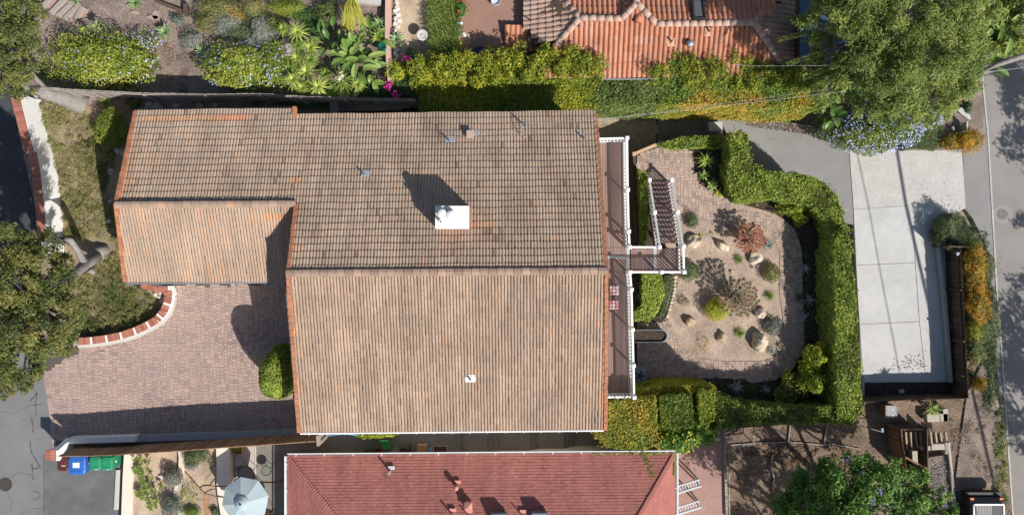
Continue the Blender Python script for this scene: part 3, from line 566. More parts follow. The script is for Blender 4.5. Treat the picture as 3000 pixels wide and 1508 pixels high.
m_rp = mat('red_painted_metal', (.46, .2, .17), .6, (.05, 8))
red_vent(1144, 1378, .06, .55, M_metal); red_vent(1338, 1420, .09, .5, m_rp, True); red_vent(1324, 1502, .045, .5, m_rp); red_vent(1372, 1506, .035, .4, m_rp); red_vent(1530, 1506, .035, .5, m_rp)
p = onred(1373, 1474); b = MB(); s_ = .2
b.box(p + Vector((0, 0, .12)), (.3, .3, .5)); b.add([p + Vector((-s_, -s_, .38)), p + Vector((s_, -s_, .38)), p + Vector((s_, s_, .38)), p + Vector((-s_, s_, .38)), p + Vector((0, 0, .5))], [(0, 1, 4), (1, 2, 4), (2, 3, 4), (3, 0, 4), (3, 2, 1, 0)]); b.build('box_vent', m_rp, h3)
for px_, py_ in ((1462, 1512), (1580, 1510)):
    p = onred(px_, py_); b = MB(); 
    R = Matrix.Rotation(math.atan(sl), 3, 'X')
    fr = [p + R @ Vector((x * .36, y * .36, .3)) for x, y in ((-1, -1), (1, -1), (1, 1), (-1, 1))]
    for a, c in zip(fr, fr[1:] + fr[:1]): b.bar(a, c, .09, .06); b.bar(a - Vector((0, 0, .18)), c - Vector((0, 0, .18)), .07, .3)
    sk = b.build('skylight', mat('skylight_frame', (.2, .24, .28), .4, metal=.5), h3); b = MB(); b.add([q + Vector((0, 0, .02)) for q in fr], [(0, 1, 2, 3)]); b.build('pane', M_glass, sk)
for x0, x1 in ((1618, 1646), (1654, 1684)):
    b = MB(); a, c = P(x0, 1318, .3), P(x1, 1318, .3); yw = q[0][1] if False else max(p_[1] for p_ in foot([(868, 1346)], 1.1)); b.box(((a.x + c.x) / 2, yw - .0, .2), (c.x - a.x, .12, .7)); b.build('window', M_glass, wl)
# ---------------------------------------------------------------- deck with white railings and the stair down to the garden
ZD, ZT = .2, 1.22
dk = thing('raised_deck', 'raised deck of brown boards with white railings along the right gable', 'deck', P(1800, 780, -4))
def deck_boards(poly, z, along_y=True, wd=.14):
    q = [P(x, y, z) for x, y in poly]; xs = [p.x for p in q]; ys = [p.y for p in q]; b = MB()
    lo, hi = (min(xs), max(xs)) if along_y else (min(ys), max(ys)); a0, a1 = (min(ys), max(ys)) if along_y else (min(xs), max(xs)); n = int((hi - lo) / wd)
    for k in range(n):
        c = lo + (hi - lo) * (k + .5) / n; t = random.random()
        if along_y: b.box((c, (a0 + a1) / 2, z - .02), ((hi - lo) / n - .012, a1 - a0, .04), t=t)
        else: b.box(((a0 + a1) / 2, c, z - .02), (a1 - a0, (hi - lo) / n - .012, .04), t=t)
    return b
deck_boards([(1742, 412), (1836, 412), (1836, 724), (1742, 724)], ZD).build('deck_floor', M_deck, dk)
deck_boards([(1742, 725), (1846, 725), (1846, 797), (1742, 797)], ZD).build('deck_floor', M_deck, dk)
deck_boards([(1742, 798), (1850, 798), (1850, 1158), (1742, 1158)], ZD).build('deck_floor', M_deck, dk)
deck_boards([(1848, 728), (1990, 728), (1990, 797), (1848, 797)], ZD - .004).build('landing_floor', M_deck, dk)
b = MB()
for a, c in (((1827, 412), (1832, 724)), ((1836, 800), (1846, 1158)), ((1750, 415), (1830, 413)), ((1750, 751), (1836, 754)), ((1919, 726), (1919, 797)), ((1840, 726), (1840, 800))): b.bar(P(*a, ZD + .004), P(*c, ZD + .004), .16, .012)
b.build('border_board', mat('deck_border', (.34, .37, .38), .6, (.06, 10)), dk)
b = MB()
for x_, y_ in ((1832, 420), (1832, 560), (1832, 700), (1840, 800), (1846, 980), (1850, 1150), (1985, 732), (1985, 792)):
    p = P(x_, y_, ZD); b.box((p.x, p.y, (ZD - 4) / 2 - .05), (.16, .16, 4 + ZD - .1))
for a, c in (((1836, 412), (1848, 1160)), ((1845, 728), (1990, 728)), ((1848, 797), (1990, 797)), ((1990, 727), (1990, 798))): b.bar(P(*a, ZD - .2), P(*c, ZD - .2), .06, .28)
b.build('substructure', M_woodd, dk)
def post(p, par, top=ZT + .06, zb=ZD):
    b = MB(); b.box((p.x, p.y, (zb + top) / 2), (.12, .12, top - zb)); b.box((p.x, p.y, top + .015), (.19, .19, .05)); b.box((p.x, p.y, top + .05), (.13, .13, .03)); b.build('post', M_white, par)
def rail(a, c, par, gap=.17):         # a, c: top-rail ends; may slope
    b = MB(); d = Vector((c.x - a.x, c.y - a.y, 0)); n = int(d.length / gap)
    b.bar(a - Vector((0, 0, .02)), c - Vector((0, 0, .02)), .1, .05); b.bar(a - Vector((0, 0, .9)), c - Vector((0, 0, .9)), .05, .06); b.bar(a - Vector((0, 0, .09)), c - Vector((0, 0, .09)), .05, .06)
    for k in range(n):
        p = a.lerp(c, (k + .5) / n); b.box((p.x, p.y, p.z - .49), (.058, .058, .8))
    b.build('railing_panel', M_white, par)
T = lambda x, y: P(x, y, ZT)
runs = [[(1748, 407), (1837, 405), (1839, 556), (1842, 678), (1845, 724), (1932, 724)], [(2004, 797), (1938, 797), (1846, 797), (1850, 848), (1853, 965), (1856, 1070), (1858, 1163), (1752, 1163)]]
for rn in runs:
    for k, (a, c) in enumerate(zip(rn[:-1], rn[1:])):
        rail(T(*a), T(*c), dk)
    for q in rn: 
        if q[0] > 1760: post(T(*q), dk)
rail(T(2002, 722), T(2004, 797), dk); post(T(2002, 722), dk)
# stair: 14 treads dropping from the landing to the garden
nst = 14; L0, R0 = P(1932, 724, ZD), P(1990, 724, ZD); ZG0 = -2.14
tL, tR = P(1934, 724, ZT), P(2002, 722, ZT); bL, bR = P(1903, 527, ZG0 + 1.02), P(1968, 527, ZG0 + 1.02)
for k in range(1, nst):
    u = k / nst; a = tL.lerp(bL, u); c = tR.lerp(bR, u); z = ZD + (ZG0 - ZD) * u
    y = a.y; b = MB(); dep = (bL.y - tL.y) / nst
    for s_ in (-.5, .5): b.box(((a.x + c.x) / 2, y + dep * .5 + s_ * .142 - .02, z - .02), (c.x - a.x - .06, .135, .04), t=random.random())
    b.build('stair_tread', M_deck, dk)
for a, c in ((tL, bL), (tR, bR)):
    b = MB(); dz = Vector((0, 0, -1.22)); b.bar(a + dz, c + dz, .05, .3); b.build('stringer', M_woodd, dk)
    m_ = a.lerp(c, .5); rail(a, m_, dk); rail(m_, c, dk)
    post(m_, dk, m_.z + .06, m_.z - 1.02); post(c, dk, c.z + .06, ZG0)
# ---------------------------------------------------------------- walls and fences
def poly_wall(name, line, zb, zt, th, m, label, cat, group=None, zpx=None):
    """free standing wall: line in photo pixels at its top."""
    b = MB(); b.ribbon([P(x, y, zt) for x, y in line], th, zb, zt)
    return tag(b.build(name, m), label, cat, group)
def brick_cap(par, line, z, wid, step=.075, gaps=0, name='brick_cap'):
    b = MB(); mo = MB(); pts = [P(x, y, z) for x, y in line]; i = 0
    for a, c in zip(pts[:-1], pts[1:]):
        n = max(1, round((c - a).length / step)); d = (c - a) / n
        for k in range(n):
            i += 1
            if gaps and i % gaps == 0: mo.bar(a + d * k, a + d * (k + 1), wid - .02, .075); continue
            b.bar(a + d * (k + .07), a + d * (k + .93), wid, .09, random.random())
        mo.bar(a - Vector((0, 0, .012)), c - Vector((0, 0, .012)), wid - .02, .06)
    b.build(name, M_brick, par); mo.build('mortar', M_stucco if gaps else M_mortar, par)
wb = MB()
wl1 = [(48, 277), (60, 330), (78, 400), (92, 447)]; wl2 = [(92, 447), (104, 500), (112, 560), (118, 625), (122, 690), (124, 740)]
for ln in (wl1, wl2):
    wb.ribbon([P(x, y, 1.42) for x, y in ln], .36 + .004 * (ln is wl2), -.02, 1.42 - .03 * (ln is wl2))
white_wall = tag(wb.build('retaining_wall', M_stucco), 'white stucco retaining wall with sloped face and brick cap at the left road', 'wall')
brick_cap(white_wall, [(44, 277), (56, 330), (74, 400), (87, 446)], 1.47, .4); brick_cap(white_wall, [(95, 448), (105, 500), (112, 560), (118, 625), (122, 690)], 1.43, .4)
# lower stretch of battered face seen from above
CW = [(424, 834), (440, 842), (468, 850), (498, 850), (503, 866), (499, 888), (488, 915), (466, 940), (436, 958), (400, 976), (360, 990), (310, 1000), (260, 1006), (222, 1008)]
wb = MB(); wb.ribbon([P(x - 7, y - 5, .55) for x, y in CW], .26, -.02, .56)
cw = tag(wb.build('curved_wall', M_stucco), 'low curved white garden wall with brick cap round the drive', 'wall')
brick_cap(cw, [(x - 6, y - 2) for x, y in CW[:4]] , .6, .3, .08); brick_cap(cw, [(492, 854), (494, 868), (490, 888), (480, 912), (460, 936), (432, 952), (398, 968), (358, 982), (310, 992), (260, 998), (222, 1000)], .6, .38, .1, gaps=8)
b = MB(); b.ribbon([P(x + 8, y + 5, .12) for x, y in CW[3:]], .2, 0, .2)
struct(b.build('kerb', mat('kerb_grey', (.42, .41, .38), .9, (.08, 8))))
def board_fence(name, line, zb, zt, m, label, posts=True, bw=.145, th=.022, group=None, jag=.02, dog=True, rails=True):
    """line: photo pixels of the fence top; dog-eared vertical boards."""
    pts = [P(x, y, zt if not np.ndim(zt) else zt[i]) for i, (x, y) in enumerate(line)]
    root = thing(name, label, 'fence', (pts[0].x, pts[0].y, zb), group); b = MB(); pb = MB(); rb = MB()
    for a, c in zip(pts[:-1], pts[1:]):
        d = Vector((c.x - a.x, c.y - a.y, 0)); n = max(1, round(d.length / bw)); u = d.normalized(); nrm = Vector((-u.y, u.x, 0))
        for k in range(n):
            p = a.lerp(c, (k + .5) / n); top = p.z + random.uniform(-jag, jag); q = p + nrm * random.uniform(-.008, .008); h = bw / 2 - .004; e = .035 if dog else 0
            V = []
            for s_ in (-th / 2, th / 2):
                for uu, zz in ((-h, zb), (h, zb), (h, top - e), (h - e, top), (-h + e, top), (-h, top - e)): w_ = q + u * uu + nrm * s_; V.append((w_.x, w_.y, zz))
            b.add(V, [(0, 1, 2, 3, 4, 5), (11, 10, 9, 8, 7, 6)] + [(i, i + 6, (i + 1) % 6 + 6, (i + 1) % 6) for i in range(6)], random.random())
        if rails:
            for hgt in ((a.z - zb) - .25,): rb.bar(Vector((a.x, a.y, zb + hgt)) - nrm * .05, Vector((c.x, c.y, zb + hgt)) - nrm * .05, .05, .09)
        if posts:
            m_ = max(1, round(d.length / 2.4))
            for k in range(m_): p = a.lerp(c, k / m_); pp = MB(); pp.box((p.x - nrm.x * .09, p.y - nrm.y * .09, (zb + p.z) / 2 - .03), (.1, .1, p.z - zb)); pp.build('post', m, root)
    b.build('board_panel', m, root)
    if rails: rb.build('fence_rail', m, root)
    return root
board_fence('board_fence', [(166, 1336), (260, 1335), (350, 1331), (500, 1322), (640, 1311), (780, 1302), (944, 1290)], -.02, [2.0, 2.0, 2.05, 2.1, 2.1, 2.05, 2.0], M_woodl, 'leaning brown dog-eared board fence beside the paver drive', posts=False)
b = MB()
for a, c, zt_ in (((200, 1291), (395, 1285), .55),): 
    pa, pc = P(*a, zt_), P(*c, zt_); b.bar(pa - Vector((0, 0, zt_ / 2)), pc - Vector((0, 0, zt_ / 2)), .3, zt_)
b.bar(P(164, 1334, 1.3), P(204, 1296, .28), .26, .6); b.bar(P(166, 1332, 1.0) - Vector((0, 0, .5)), P(180, 1328, 1.0) - Vector((0, 0, .5)), .4, 1.0)
lw = tag(b.build('low_wall', M_stucco), 'low white stucco wall at the foot of the brown board fence', 'wall')
pl = thing('gate_pillar', 'square white pillar capped with red brick at the end of the drive', 'pillar', P(152, 1331, 0)); c = P(149, 1332, 1.5); b = MB(); b.box((c.x, c.y, .73), (.46, .46, 1.46)); b.build('shaft', M_stucco, pl)
b = MB()
for i in range(2):
    for j in range(4): b.box((c.x - .13 + i * .26, c.y - .205 + j * .137, 1.5), (.25, .127, .09), t=random.random())
b.build('brick_cap', M_brick, pl); b = MB(); b.box((c.x, c.y, 1.49), (.5, .52, .06)); b.build('mortar', M_mortar, pl)
b = MB(); a, c = P(395, 1284, .22), P(880, 1267, .22); b.bar(a - Vector((0, 0, .1)), c - Vector((0, 0, .1)), .36, .24); tag(b.build('low_wall', mat('blue_grey_block', (.36, .37, .38), .9, (.08, 8))), 'long low grey block wall under the brown board fence', 'wall')
# top fence behind the house
board_fence('board_fence', [(120, 254), (190, 260), (260, 264), (420, 272), (600, 276), (760, 274), (880, 282), (1010, 286), (1100, 288), (1214, 290)], -.02, [1.7, 1.7, 1.65, 1.6, 1.55, 1.5, 1.4, 1.35, 1.3, 1.2], M_woodg, 'weathered grey board fence behind the flowering shrubs', jag=.04)
# fence round the concrete drive
RF = -3.99 + 1.45
board_fence('board_fence', [(2815, 724), (2822, 850), (2830, 1000), (2838, 1166)], -3.95, RF, M_woodd, 'dark brown board fence between the concrete drive and the street bank', bw=.16)
board_fence('board_fence', [(2534, 1178), (2680, 1170), (2838, 1166)], -3.95, RF, M_woodd, 'dark board fence closing the lower end of the concrete drive', bw=.16)
b = MB()
b.ribbon([P(x, y, -3.62) for x, y in [(2752, 722), (2766, 850), (2780, 1000), (2788, 1120)]], .16, -4, -3.62)
tag(b.build('retaining_kerb', mat('kerb_light', (.36, .36, .37), .9, (.1, 7))), 'pale concrete kerb at the foot of the dark brown fence', 'kerb')
b = MB(); b.bar(P(2753, 722, RF - .75), P(2816, 724, RF - .75), .08, 1.45); tag(b.build('fence_end_panel', M_woodd), 'short dark wooden end panel closing the top of the brown fence', 'fence')
board_fence('board_fence', [(2640, 1256), (2645, 1300), (2652, 1340), (2658, 1382)], -3.0, -1.5, M_wood, 'brown board fence running down beside the garden steps', posts=False)
board_fence('board_fence', [(2640, 1257), (2708, 1257)], -3.0, -1.5, M_woodd, 'short dark board fence at the top of the garden steps', posts=False)
board_fence('board_fence', [(2654, 1383), (2718, 1377)], -3.0, -1.5, M_woodd, 'short dark board fence beside the bright green tree', posts=False)
b = MB(); b.bar(P(2604, 1244, -2.2), P(2642, 1258, -1.62), .12, .1); b.bar(P(2652, 1338, -1.5), P(2718, 1374, -1.7), .1, .08); tag(b.build('fence_brace', M_wood), 'sloping brown timber brace across the fenced garden corner', 'timber')
b = MB(); b.ribbon([P(2717, 1255, -2.2), P(2719, 1380, -2.2), P(2722, 1500, -2.2)], .06, -3, -2.2); tag(b.build('edging_board', M_woodd), 'dark timber edging board holding the bank beside the steps', 'timber')
b = MB(); b.ribbon([P(2780, 1296, -2.5), P(2800, 1500, -2.5), P(2806, 1600, -2.5)], .14, -3, -2.5); tag(b.build('edging_wall', mat('pale_block', (.4, .35, .29), .9, (.12, 8))), 'narrow pale block edging between the bank and the truck', 'wall')
slab('bank_fill', [(2720, 1340), (2782, 1330), (2806, 1600), (2724, 1600)], -2.72, M_dirt, 1); slab('street_bank', [(2834, 1150), (2880, 1060), (2926, 1180), (2950, 1340), (2900, 1430), (2840, 1430), (2795, 1440)], -2.9, M_dirt, 1)
for i in range(9):
    x_ = 2652 + i * 14.5; b = MB(); z = -2.95 + i * .07; a, c = P(x_, 1264, z), P(x_ + 4, 1316 - i * 3.5, z); b.bar(a, c, .09, .16)
    st = b.build('timber_step', mat('pale_timber', (.36, .3, .22), .9, (.15, 9))); tag(st, 'pale timber step riser in the earth stair by the brown fence', 'step', 'timber risers of the earth stair')
blocks = [(2746, 1223, 60, 22, 'long pale concrete slab below the spiky plant'), (2770, 1215, 14, 36, 'upright pale slab at the right end of the spiky plant'), (2712, 1312, 26, 12, 'small pale block at the foot of the earth stair'), (2748, 1308, 38, 17, 'pale slab on the low wall below the earth stair'), (2776, 1312, 16, 34, 'pale slab capping the corner of the block edging'), (2680, 1337, 15, 34, 'pale block in the fenced corner beside the brace')]
for x_, y_, sx, sy, lb in blocks:
    p = P(x_, y_, -2.55); k = 38.55 / 36 / 55; b = MB(); b.box((p.x, p.y, -2.7), (sx * k, sy * k, .36), rz=.04); tag(b.build('concrete_block', mat('pale_block', (.4, .35, .29), .9, (.12, 8))), lb, 'block')
# chest of planks by the fence
cb = thing('plank_chest', 'small wooden chest with grey plank lid behind the lower fence', 'chest', P(2610, 1206, -3)); p = P(2612, 1205, -2.2); b = MB(); b.box((p.x, p.y, -2.62), (.6, .62, .78)); b.build('body', M_wood, cb)
b = MB()
for k in range(7): b.box((p.x - .29 + k * .097, p.y, -2.21), (.088, .68, .04), t=random.random())
b.build('lid', mat('grey_plank', [(.22, .22, .22), (.3, .3, .3), (.36, .35, .33)], .8), cb)
b = MB(); b.box((p.x + .04, p.y + .12, -2.18), (.06, .06, .02)); b.box((p.x + .06, p.y - .2, -2.18), (.06, .06, .02)); b.build('hinge', M_white, cb)
# timber garden edging in the lower yard
b = MB(); b.bar(P(2315, 1240, -2.96), P(2309, 1292, -2.96), .07, .12); tag(b.build('edging_timber', M_woodg), 'left straight timber edging of the lower bed', 'timber')
b = MB(); b.bar(P(2424, 1236, -2.96), P(2414, 1300, -2.96), .1, .14); tag(b.build('edging_timber', M_woodg), 'right straight timber edging of the lower bed', 'timber')
b = MB(); q = [(2140, 1302), (2220, 1296), (2312, 1293), (2360, 1297), (2412, 1302), (2440, 1299), (2480, 1306), (2518, 1314)]
b.tube([P(x, y, -2.95) for x, y in q], .035, 6); tag(b.build('edging_pole', M_woodg), 'long bent pole lying across the lower bed', 'pole')
b = MB(); b.bar(P(2512, 1244, -2.5), P(2590, 1266, -2.3), .04, .04); tag(b.build('timber_rail', M_woodg), 'thin weathered timber rail leading to the blue tag post', 'timber')
b = MB(); b.box(P(2584, 1258, -2.1), (.1, .2, .12)); b.bar(P(2588, 1262, -3), P(2588, 1262, -2.15), .06, .06); tag(b.build('tag_post', mat('blue_tag', (.25, .38, .5), .6)), 'thin post with pale blue tag beside the brown fence', 'post')
b = MB(); rr = random.Random(8); q = [P(2262, 1330, -2.9), P(2258, 1370, -2.88), P(2268, 1400, -2.9), P(2264, 1430, -2.87), P(2276, 1470, -2.9), P(2284, 1500, -2.9)]; b.tube(q, [.05, .06, .055, .06, .05, .05], 6); tag(b.build('fallen_branch', M_bark), 'pale crooked dead branch lying on shaded soil', 'branch')
# wall and edge beside the pink patio
b = MB()
for k in range(26):
    y_ = 1252 + k * 10; b.bar(P(2122 + k * .25, y_, -1.52), P(2122 + k * .25, y_ + 9, -1.52), .12, .14, random.random())
tag(b.build('brick_edging', M_woodg), 'single row of grey edging bricks along the pink patio', 'edging')
b = MB(); q = [P(2208, 1250, -2.5), P(2208, 1296, -2.5), P(2136, 1314, -2.4), P(2138, 1600, -2.4)]
for a, c in zip(q[:-1], q[1:]): b.tube([a, c], .025, 6)
for a in q[:3]: b.tube([a, a - Vector((0, 0, .8))], .025, 6)
tag(b.build('pipe_rail', M_lead), 'thin grey pipe rail around the shaded lower bed', 'railing')
# retaining wall with wood coping at the head of the garden
b = MB(); a, c, d, e = P(1857, 452, -2.1), P(1936, 419, -2.1), P(1864, 560, -2.1), P(1874, 724, -2.1)
hz_ = Vector((0, 0, 1.02))
b.ribbon([e, d, a, c], .2, -3.97, -2.12)
gw = tag(b.build('garden_wall', M_woodd), 'garden retaining wall with pale timber coping beside the lower path', 'wall')
b = MB(); b.bar(a + Vector((0, 0, .06)), c + Vector((0, 0, .06)), .17, .07); b.box(a + Vector((0, 0, .08)), (.2, .2, .2)); b.box(c + Vector((0, 0, .08)), (.16, .16, .16)); b.build('coping', mat('new_timber', (.5, .33, .2), .7, (.1, 10)), gw)
b = MB(); b.bar(a, d, .14, .06); b.bar(d, e, .14, .06); b.build('coping', M_woodd, gw)
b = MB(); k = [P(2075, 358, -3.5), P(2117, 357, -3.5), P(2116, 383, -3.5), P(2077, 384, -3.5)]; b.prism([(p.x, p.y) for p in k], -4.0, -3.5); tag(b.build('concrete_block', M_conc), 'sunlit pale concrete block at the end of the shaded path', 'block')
b = MB(); b.bar(P(1864, 484, -2.13), P(1867, 492, -2.13), .02, .03); b.bar(P(1870, 482, -2.13), P(1873, 491, -2.13), .02, .03); b.bar(P(1863, 482, -2.13), P(1870, 481, -2.13), .02, .03); b.bar(P(1866, 493, -2.13), P(1874, 491, -2.13), .02, .03); tag(b.build('hose_bracket', M_white), 'small white open frame lying at the end of the paver path', 'frame')
# cream walls of the bottom-left terraced garden
slab('terrace_bed', [(390, 1318), (516, 1310), (512, 1700), (386, 1700)], .34, M_sand, .4); slab('terrace_bed', [(540, 1310), (634, 1308), (640, 1700), (524, 1700)], .34, M_sand, .4)
poly_wall('garden_wall', [(378, 1318), (373, 1400), (369, 1508), (364, 1700)], 0, .5, .5, M_cream, 'straight cream stucco wall beside the asphalt parking bay', 'wall')
poly_wall('garden_wall', [(529, 1310), (532, 1340), (528, 1400), (516, 1440), (522, 1480), (530, 1508), (530, 1700)], 0, .42, .3, mat('rough_cream', (.6, .54, .44), .95, (.12, 6), (.08, 1.5), (.5, 14)), 'rough cream stepped wall between the two sandy beds', 'wall')
poly_wall('garden_wall', [(650, 1308), (652, 1360), (652, 1420), (656, 1460), (664, 1508), (668, 1700)], -.02, .62, .62, M_cream, 'wide cream stucco wall between sandy bed and patio', 'wall')
poly_wall('garden_wall', [(748, 1302), (748, 1360), (748, 1428)], -.02, .05, .02, M_cream, 'thin cream kerb line across the patio', 'kerb')
slab('patio_slab', [(688, 1300), (748, 1300), (748, 1508), (640, 1700), (690, 1420)], .0, mat('pale_patio', (.42, .38, .34), .9, (.06, 8), (.06, 1)), .1)
# top yard walls, steps and paving
b = MB(); b.ribbon([P(1136, -60, .6), P(1134, 120, .6), P(1142, 236, .6)], .24, 0, .6); tag(b.build('garden_wall', mat('salmon_stucco', (.52, .34, .27), .9, (.06, 6), (.06, 1))), 'salmon stucco garden wall beside the row of white stones', 'wall')
slab('sand_yard', [(1160, -300), (1262, -300), (1266, 300), (1160, 200)], -.035, M_sand2, .2)
slab('terracotta_patio', [(1320, -300), (1545, -300), (1545, 215), (1320, 215)], -.03, M_terr, .2)
slab('shed_pad', [(2320, -200), (2500, -200), (2500, 190), (2320, 190)], -.03, M_dirtd, .2)
for i, (x_, y_, sx, sy, r) in enumerate([(1062, 58, 30, 40, .2), (1068, 96, 32, 36, -.1), (1052, 84, 22, 20, .5), (1066, 128, 34, 36, .05), (448, 52, 40, 12, .1), (396, 38, 26, 12, 0), (457, 45, 22, 30, .8)]):
    p = P(x_, y_, 0); b = MB(); k = 1 / 55; h = MB(); n = 7; V = [(p.x + sx * k * .5 * math.cos(a + r) * random.uniform(.85, 1.1), p.y + sy * k * .5 * math.sin(a + r) * random.uniform(.85, 1.1)) for a in np.linspace(0, 6.28, n + 1)[:-1]]
    b.prism(V, -.04, .035, .5); tag(b.build('flagstone', mat('pinkish_flag', (.34, .25, .21), .9, (.1, 8), (.08, 1))), ['flagstone under the palm fronds', 'flagstone beside the upper potted agave', 'small flagstone left of the flag path', 'square flagstone left of the green hose', 'flat stone at the foot of the timber steps', 'small flat stone near the top agave', 'tilted pale flagstone above the lone agave'][i], 'flagstone', 'flagstones of the upper garden')
for i, (x0, y0, x1, y1) in enumerate([(128, 20, 158, -14), (150, 40, 198, -10), (172, 48, 220, 4), (190, 58, 235, 14), (222, 60, 244, 22)]):
    b = MB(); b.bar(P(x0, y0, .1), P(x1, y1, .1), .2, .2); tag(b.build('timber_step', M_woodg), 'weathered timber step of the slanted stair at the top left', 'step', 'timber stair at the top left')
    b = MB(); b.bar(P(x0 + 12, y0 + 4, .06), P(x1 + 10, y1 + 4, .06), .22, .08); struct(b.build('stair_soil', mat('pinkish_flag', (.34, .25, .21), .9, (.1, 8), (.08, 1))))
b = MB(); b.bar(P(455, 3, .15), P(536, 34, .15), .14, .2); tag(b.build('edging_timber', M_woodd), 'dark timber edging lying diagonally in the upper garden', 'timber')
b = MB(); b.bar(P(546, 14, .2), P(546, 46, .2), .2, .3); tag(b.build('edging_timber', M_woodd), 'short upright dark timber at the end of the edging', 'timber')
b = MB(); b.bar(P(968, -12, .2), P(1118, 4, .2), .5, .3); tag(b.build('edging_wall', M_concw), 'pale concrete wall end at the top of the flag path', 'wall')
# paved corner, gate post and strip behind the house
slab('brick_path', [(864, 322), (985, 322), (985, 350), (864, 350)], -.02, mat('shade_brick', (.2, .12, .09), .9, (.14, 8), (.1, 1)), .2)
b = MB(); p = P(979, 318, .5); b.box((p.x, p.y, .2), (.4, .9, .7)); tag(b.build('gate_pillar', M_concd), 'squat grey pillar at the corner behind the back eave', 'pillar')
slab('hedge_bank', [(985, 300), (1240, 310), (1240, 350), (985, 350)], -.5, M_dirtd, .5)
# ---------------------------------------------------------------- foliage
def unit(v): return v / np.maximum(np.linalg.norm(v, axis=1, keepdims=True), 1e-9)
def leaves(b, C, Nn, size, aspect, t, tilt=.6, jitter=.3):
    n = len(C); Nn = unit(Nn + RNG.normal(0, tilt, (n, 3))); a = unit(np.cross(Nn, RNG.normal(0, 1, (n, 3)))); c = np.cross(Nn, a)
    L_ = size * (1 + RNG.uniform(-jitter, jitter, n))[:, None] * .5; W_ = L_ * aspect
    b.quads(np.stack([C - a * L_, C - c * W_ + a * L_ * .15, C + a * L_, C + c * W_ + a * L_ * .15], 1), t); return b
def lump_dirs(k): d = RNG.normal(0, 1, (k, 3)); d[:, 2] = np.abs(d[:, 2]); return unit(d)
def blob(b, c, rx, ry, rz, n, leaf, amp=.3, lobes=16, sharp=13, aspect=.5, depth=.4, tvar=.45, tb=.5, low=-.35, core=True, rot=0, tilt=.6, coret=.25):
    """lumpy leafy mass: leaves over an uneven ellipsoid, with an inner mass of the same leaves' colour."""
    c = np.array(c, float); lv = lump_dirs(lobes); lt = RNG.uniform(-1, 1, lobes); la = RNG.uniform(.4, 1, lobes)
    def rad(d):
        g_ = np.exp(-sharp * (1 - d @ lv.T)) * la; return 1 - amp * .5 + amp * g_.max(1), lt[g_.argmax(1)]
    d = unit(RNG.normal(0, 1, (n * 2, 3))); d = d[d[:, 2] > low][:n]; r, tl = rad(d); r = r * (1 - depth * RNG.random(len(d)) ** 2)
    S = np.array([rx, ry, rz]); cr, sr = math.cos(rot), math.sin(rot); R = np.array([[cr, sr, 0], [-sr, cr, 0], [0, 0, 1]])
    pos = (d * r[:, None] * S) @ R + c; nr = unit((d / S) @ R)
    leaves(b, pos, nr, leaf, aspect, np.clip(tb + tvar * (.55 * tl * 1 + .6 * (RNG.random(len(d)) - .5) * 2), 0, 1), tilt)
    if core:
        V = []; F = []; nu, nv = 14, 6
        for j in range(nv + 1):
            ph = math.pi / 2 * (1 - j / nv * 1.25)
            for i in range(nu): th = 2 * math.pi * i / nu; V.append((math.cos(ph) * math.cos(th), math.cos(ph) * math.sin(th), math.sin(ph)))
        V = np.array(V); rr_, _ = rad(unit(V)); V = (V * (rr_ * (.86 - depth * .55))[:, None] * S) @ R + c
        for j in range(nv):
            for i in range(nu): F.append((j * nu + i, (j + 1) * nu + i, (j + 1) * nu + (i + 1) % nu, j * nu + (i + 1) % nu))
        b.add(V, F, coret)
    return b
def fol(name, stops, trans=.28, rough=.55, k=1.5): return mat(name, [tuple(min(.8, c * k) for c in s_) for s_ in stops], rough, spec=.3, trans=trans)
F_hedge = fol('foliage_hedge', [(.05, .09, .015), (.1, .14, .02), (.165, .2, .022), (.26, .26, .026), (.36, .29, .03)])
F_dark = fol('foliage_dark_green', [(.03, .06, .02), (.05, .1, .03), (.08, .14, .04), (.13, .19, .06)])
F_ivy = fol('foliage_ivy', [(.075, .07, .02), (.1, .14, .024), (.18, .225, .036), (.27, .3, .065)], k=1.75)
F_oak = fol('foliage_oak', [(.022, .034, .01), (.05, .066, .018), (.085, .1, .026), (.12, .12, .034), (.21, .15, .045)], k=1.7)
F_olive = fol('foliage_willow', [(.03, .055, .01), (.07, .1, .02), (.12, .155, .03), (.21, .23, .055)], k=1.75)
F_deep = fol('foliage_hedge_deep', [(.045, .07, .018), (.08, .115, .03), (.115, .15, .04), (.165, .2, .06)])
F_plumb = fol('foliage_plumbago', [(.07, .11, .02), (.14, .18, .025), (.22, .25, .035), (.31, .31, .06)])
F_yel = fol('foliage_yellow_green', [(.14, .2, .02), (.25, .3, .03), (.4, .42, .04), (.55, .5, .06)], k=1.1)
F_green = fol('foliage_bright_green', [(.028, .07, .012), (.055, .12, .018), (.095, .175, .028), (.16, .25, .045)])
F_autumn = fol('foliage_autumn', [(.1, .16, .03), (.22, .22, .03), (.36, .24, .04), (.38, .17, .06), (.3, .13, .07)])
F_red = fol('foliage_red', [(.1, .12, .06), (.2, .12, .07), (.28, .1, .07), (.36, .13, .08)])
F_redg = fol('foliage_red_green', [(.07, .1, .05), (.11, .13, .06), (.16, .13, .07), (.24, .08, .06)])
F_grey = fol('foliage_grey', [(.1, .11, .09), (.16, .17, .14), (.23, .24, .2), (.3, .31, .27)])
F_dry = fol('foliage_dry', [(.06, .085, .022), (.12, .13, .038), (.19, .175, .065), (.29, .235, .125), (.13, .19, .03)])
F_juni = fol('foliage_juniper', [(.05, .075, .035), (.09, .12, .055), (.14, .17, .08), (.2, .22, .11)])
F_orange = fol('foliage_orange', [(.16, .17, .03), (.4, .25, .03), (.6, .3, .03), (.7, .36, .05)], k=1.1)
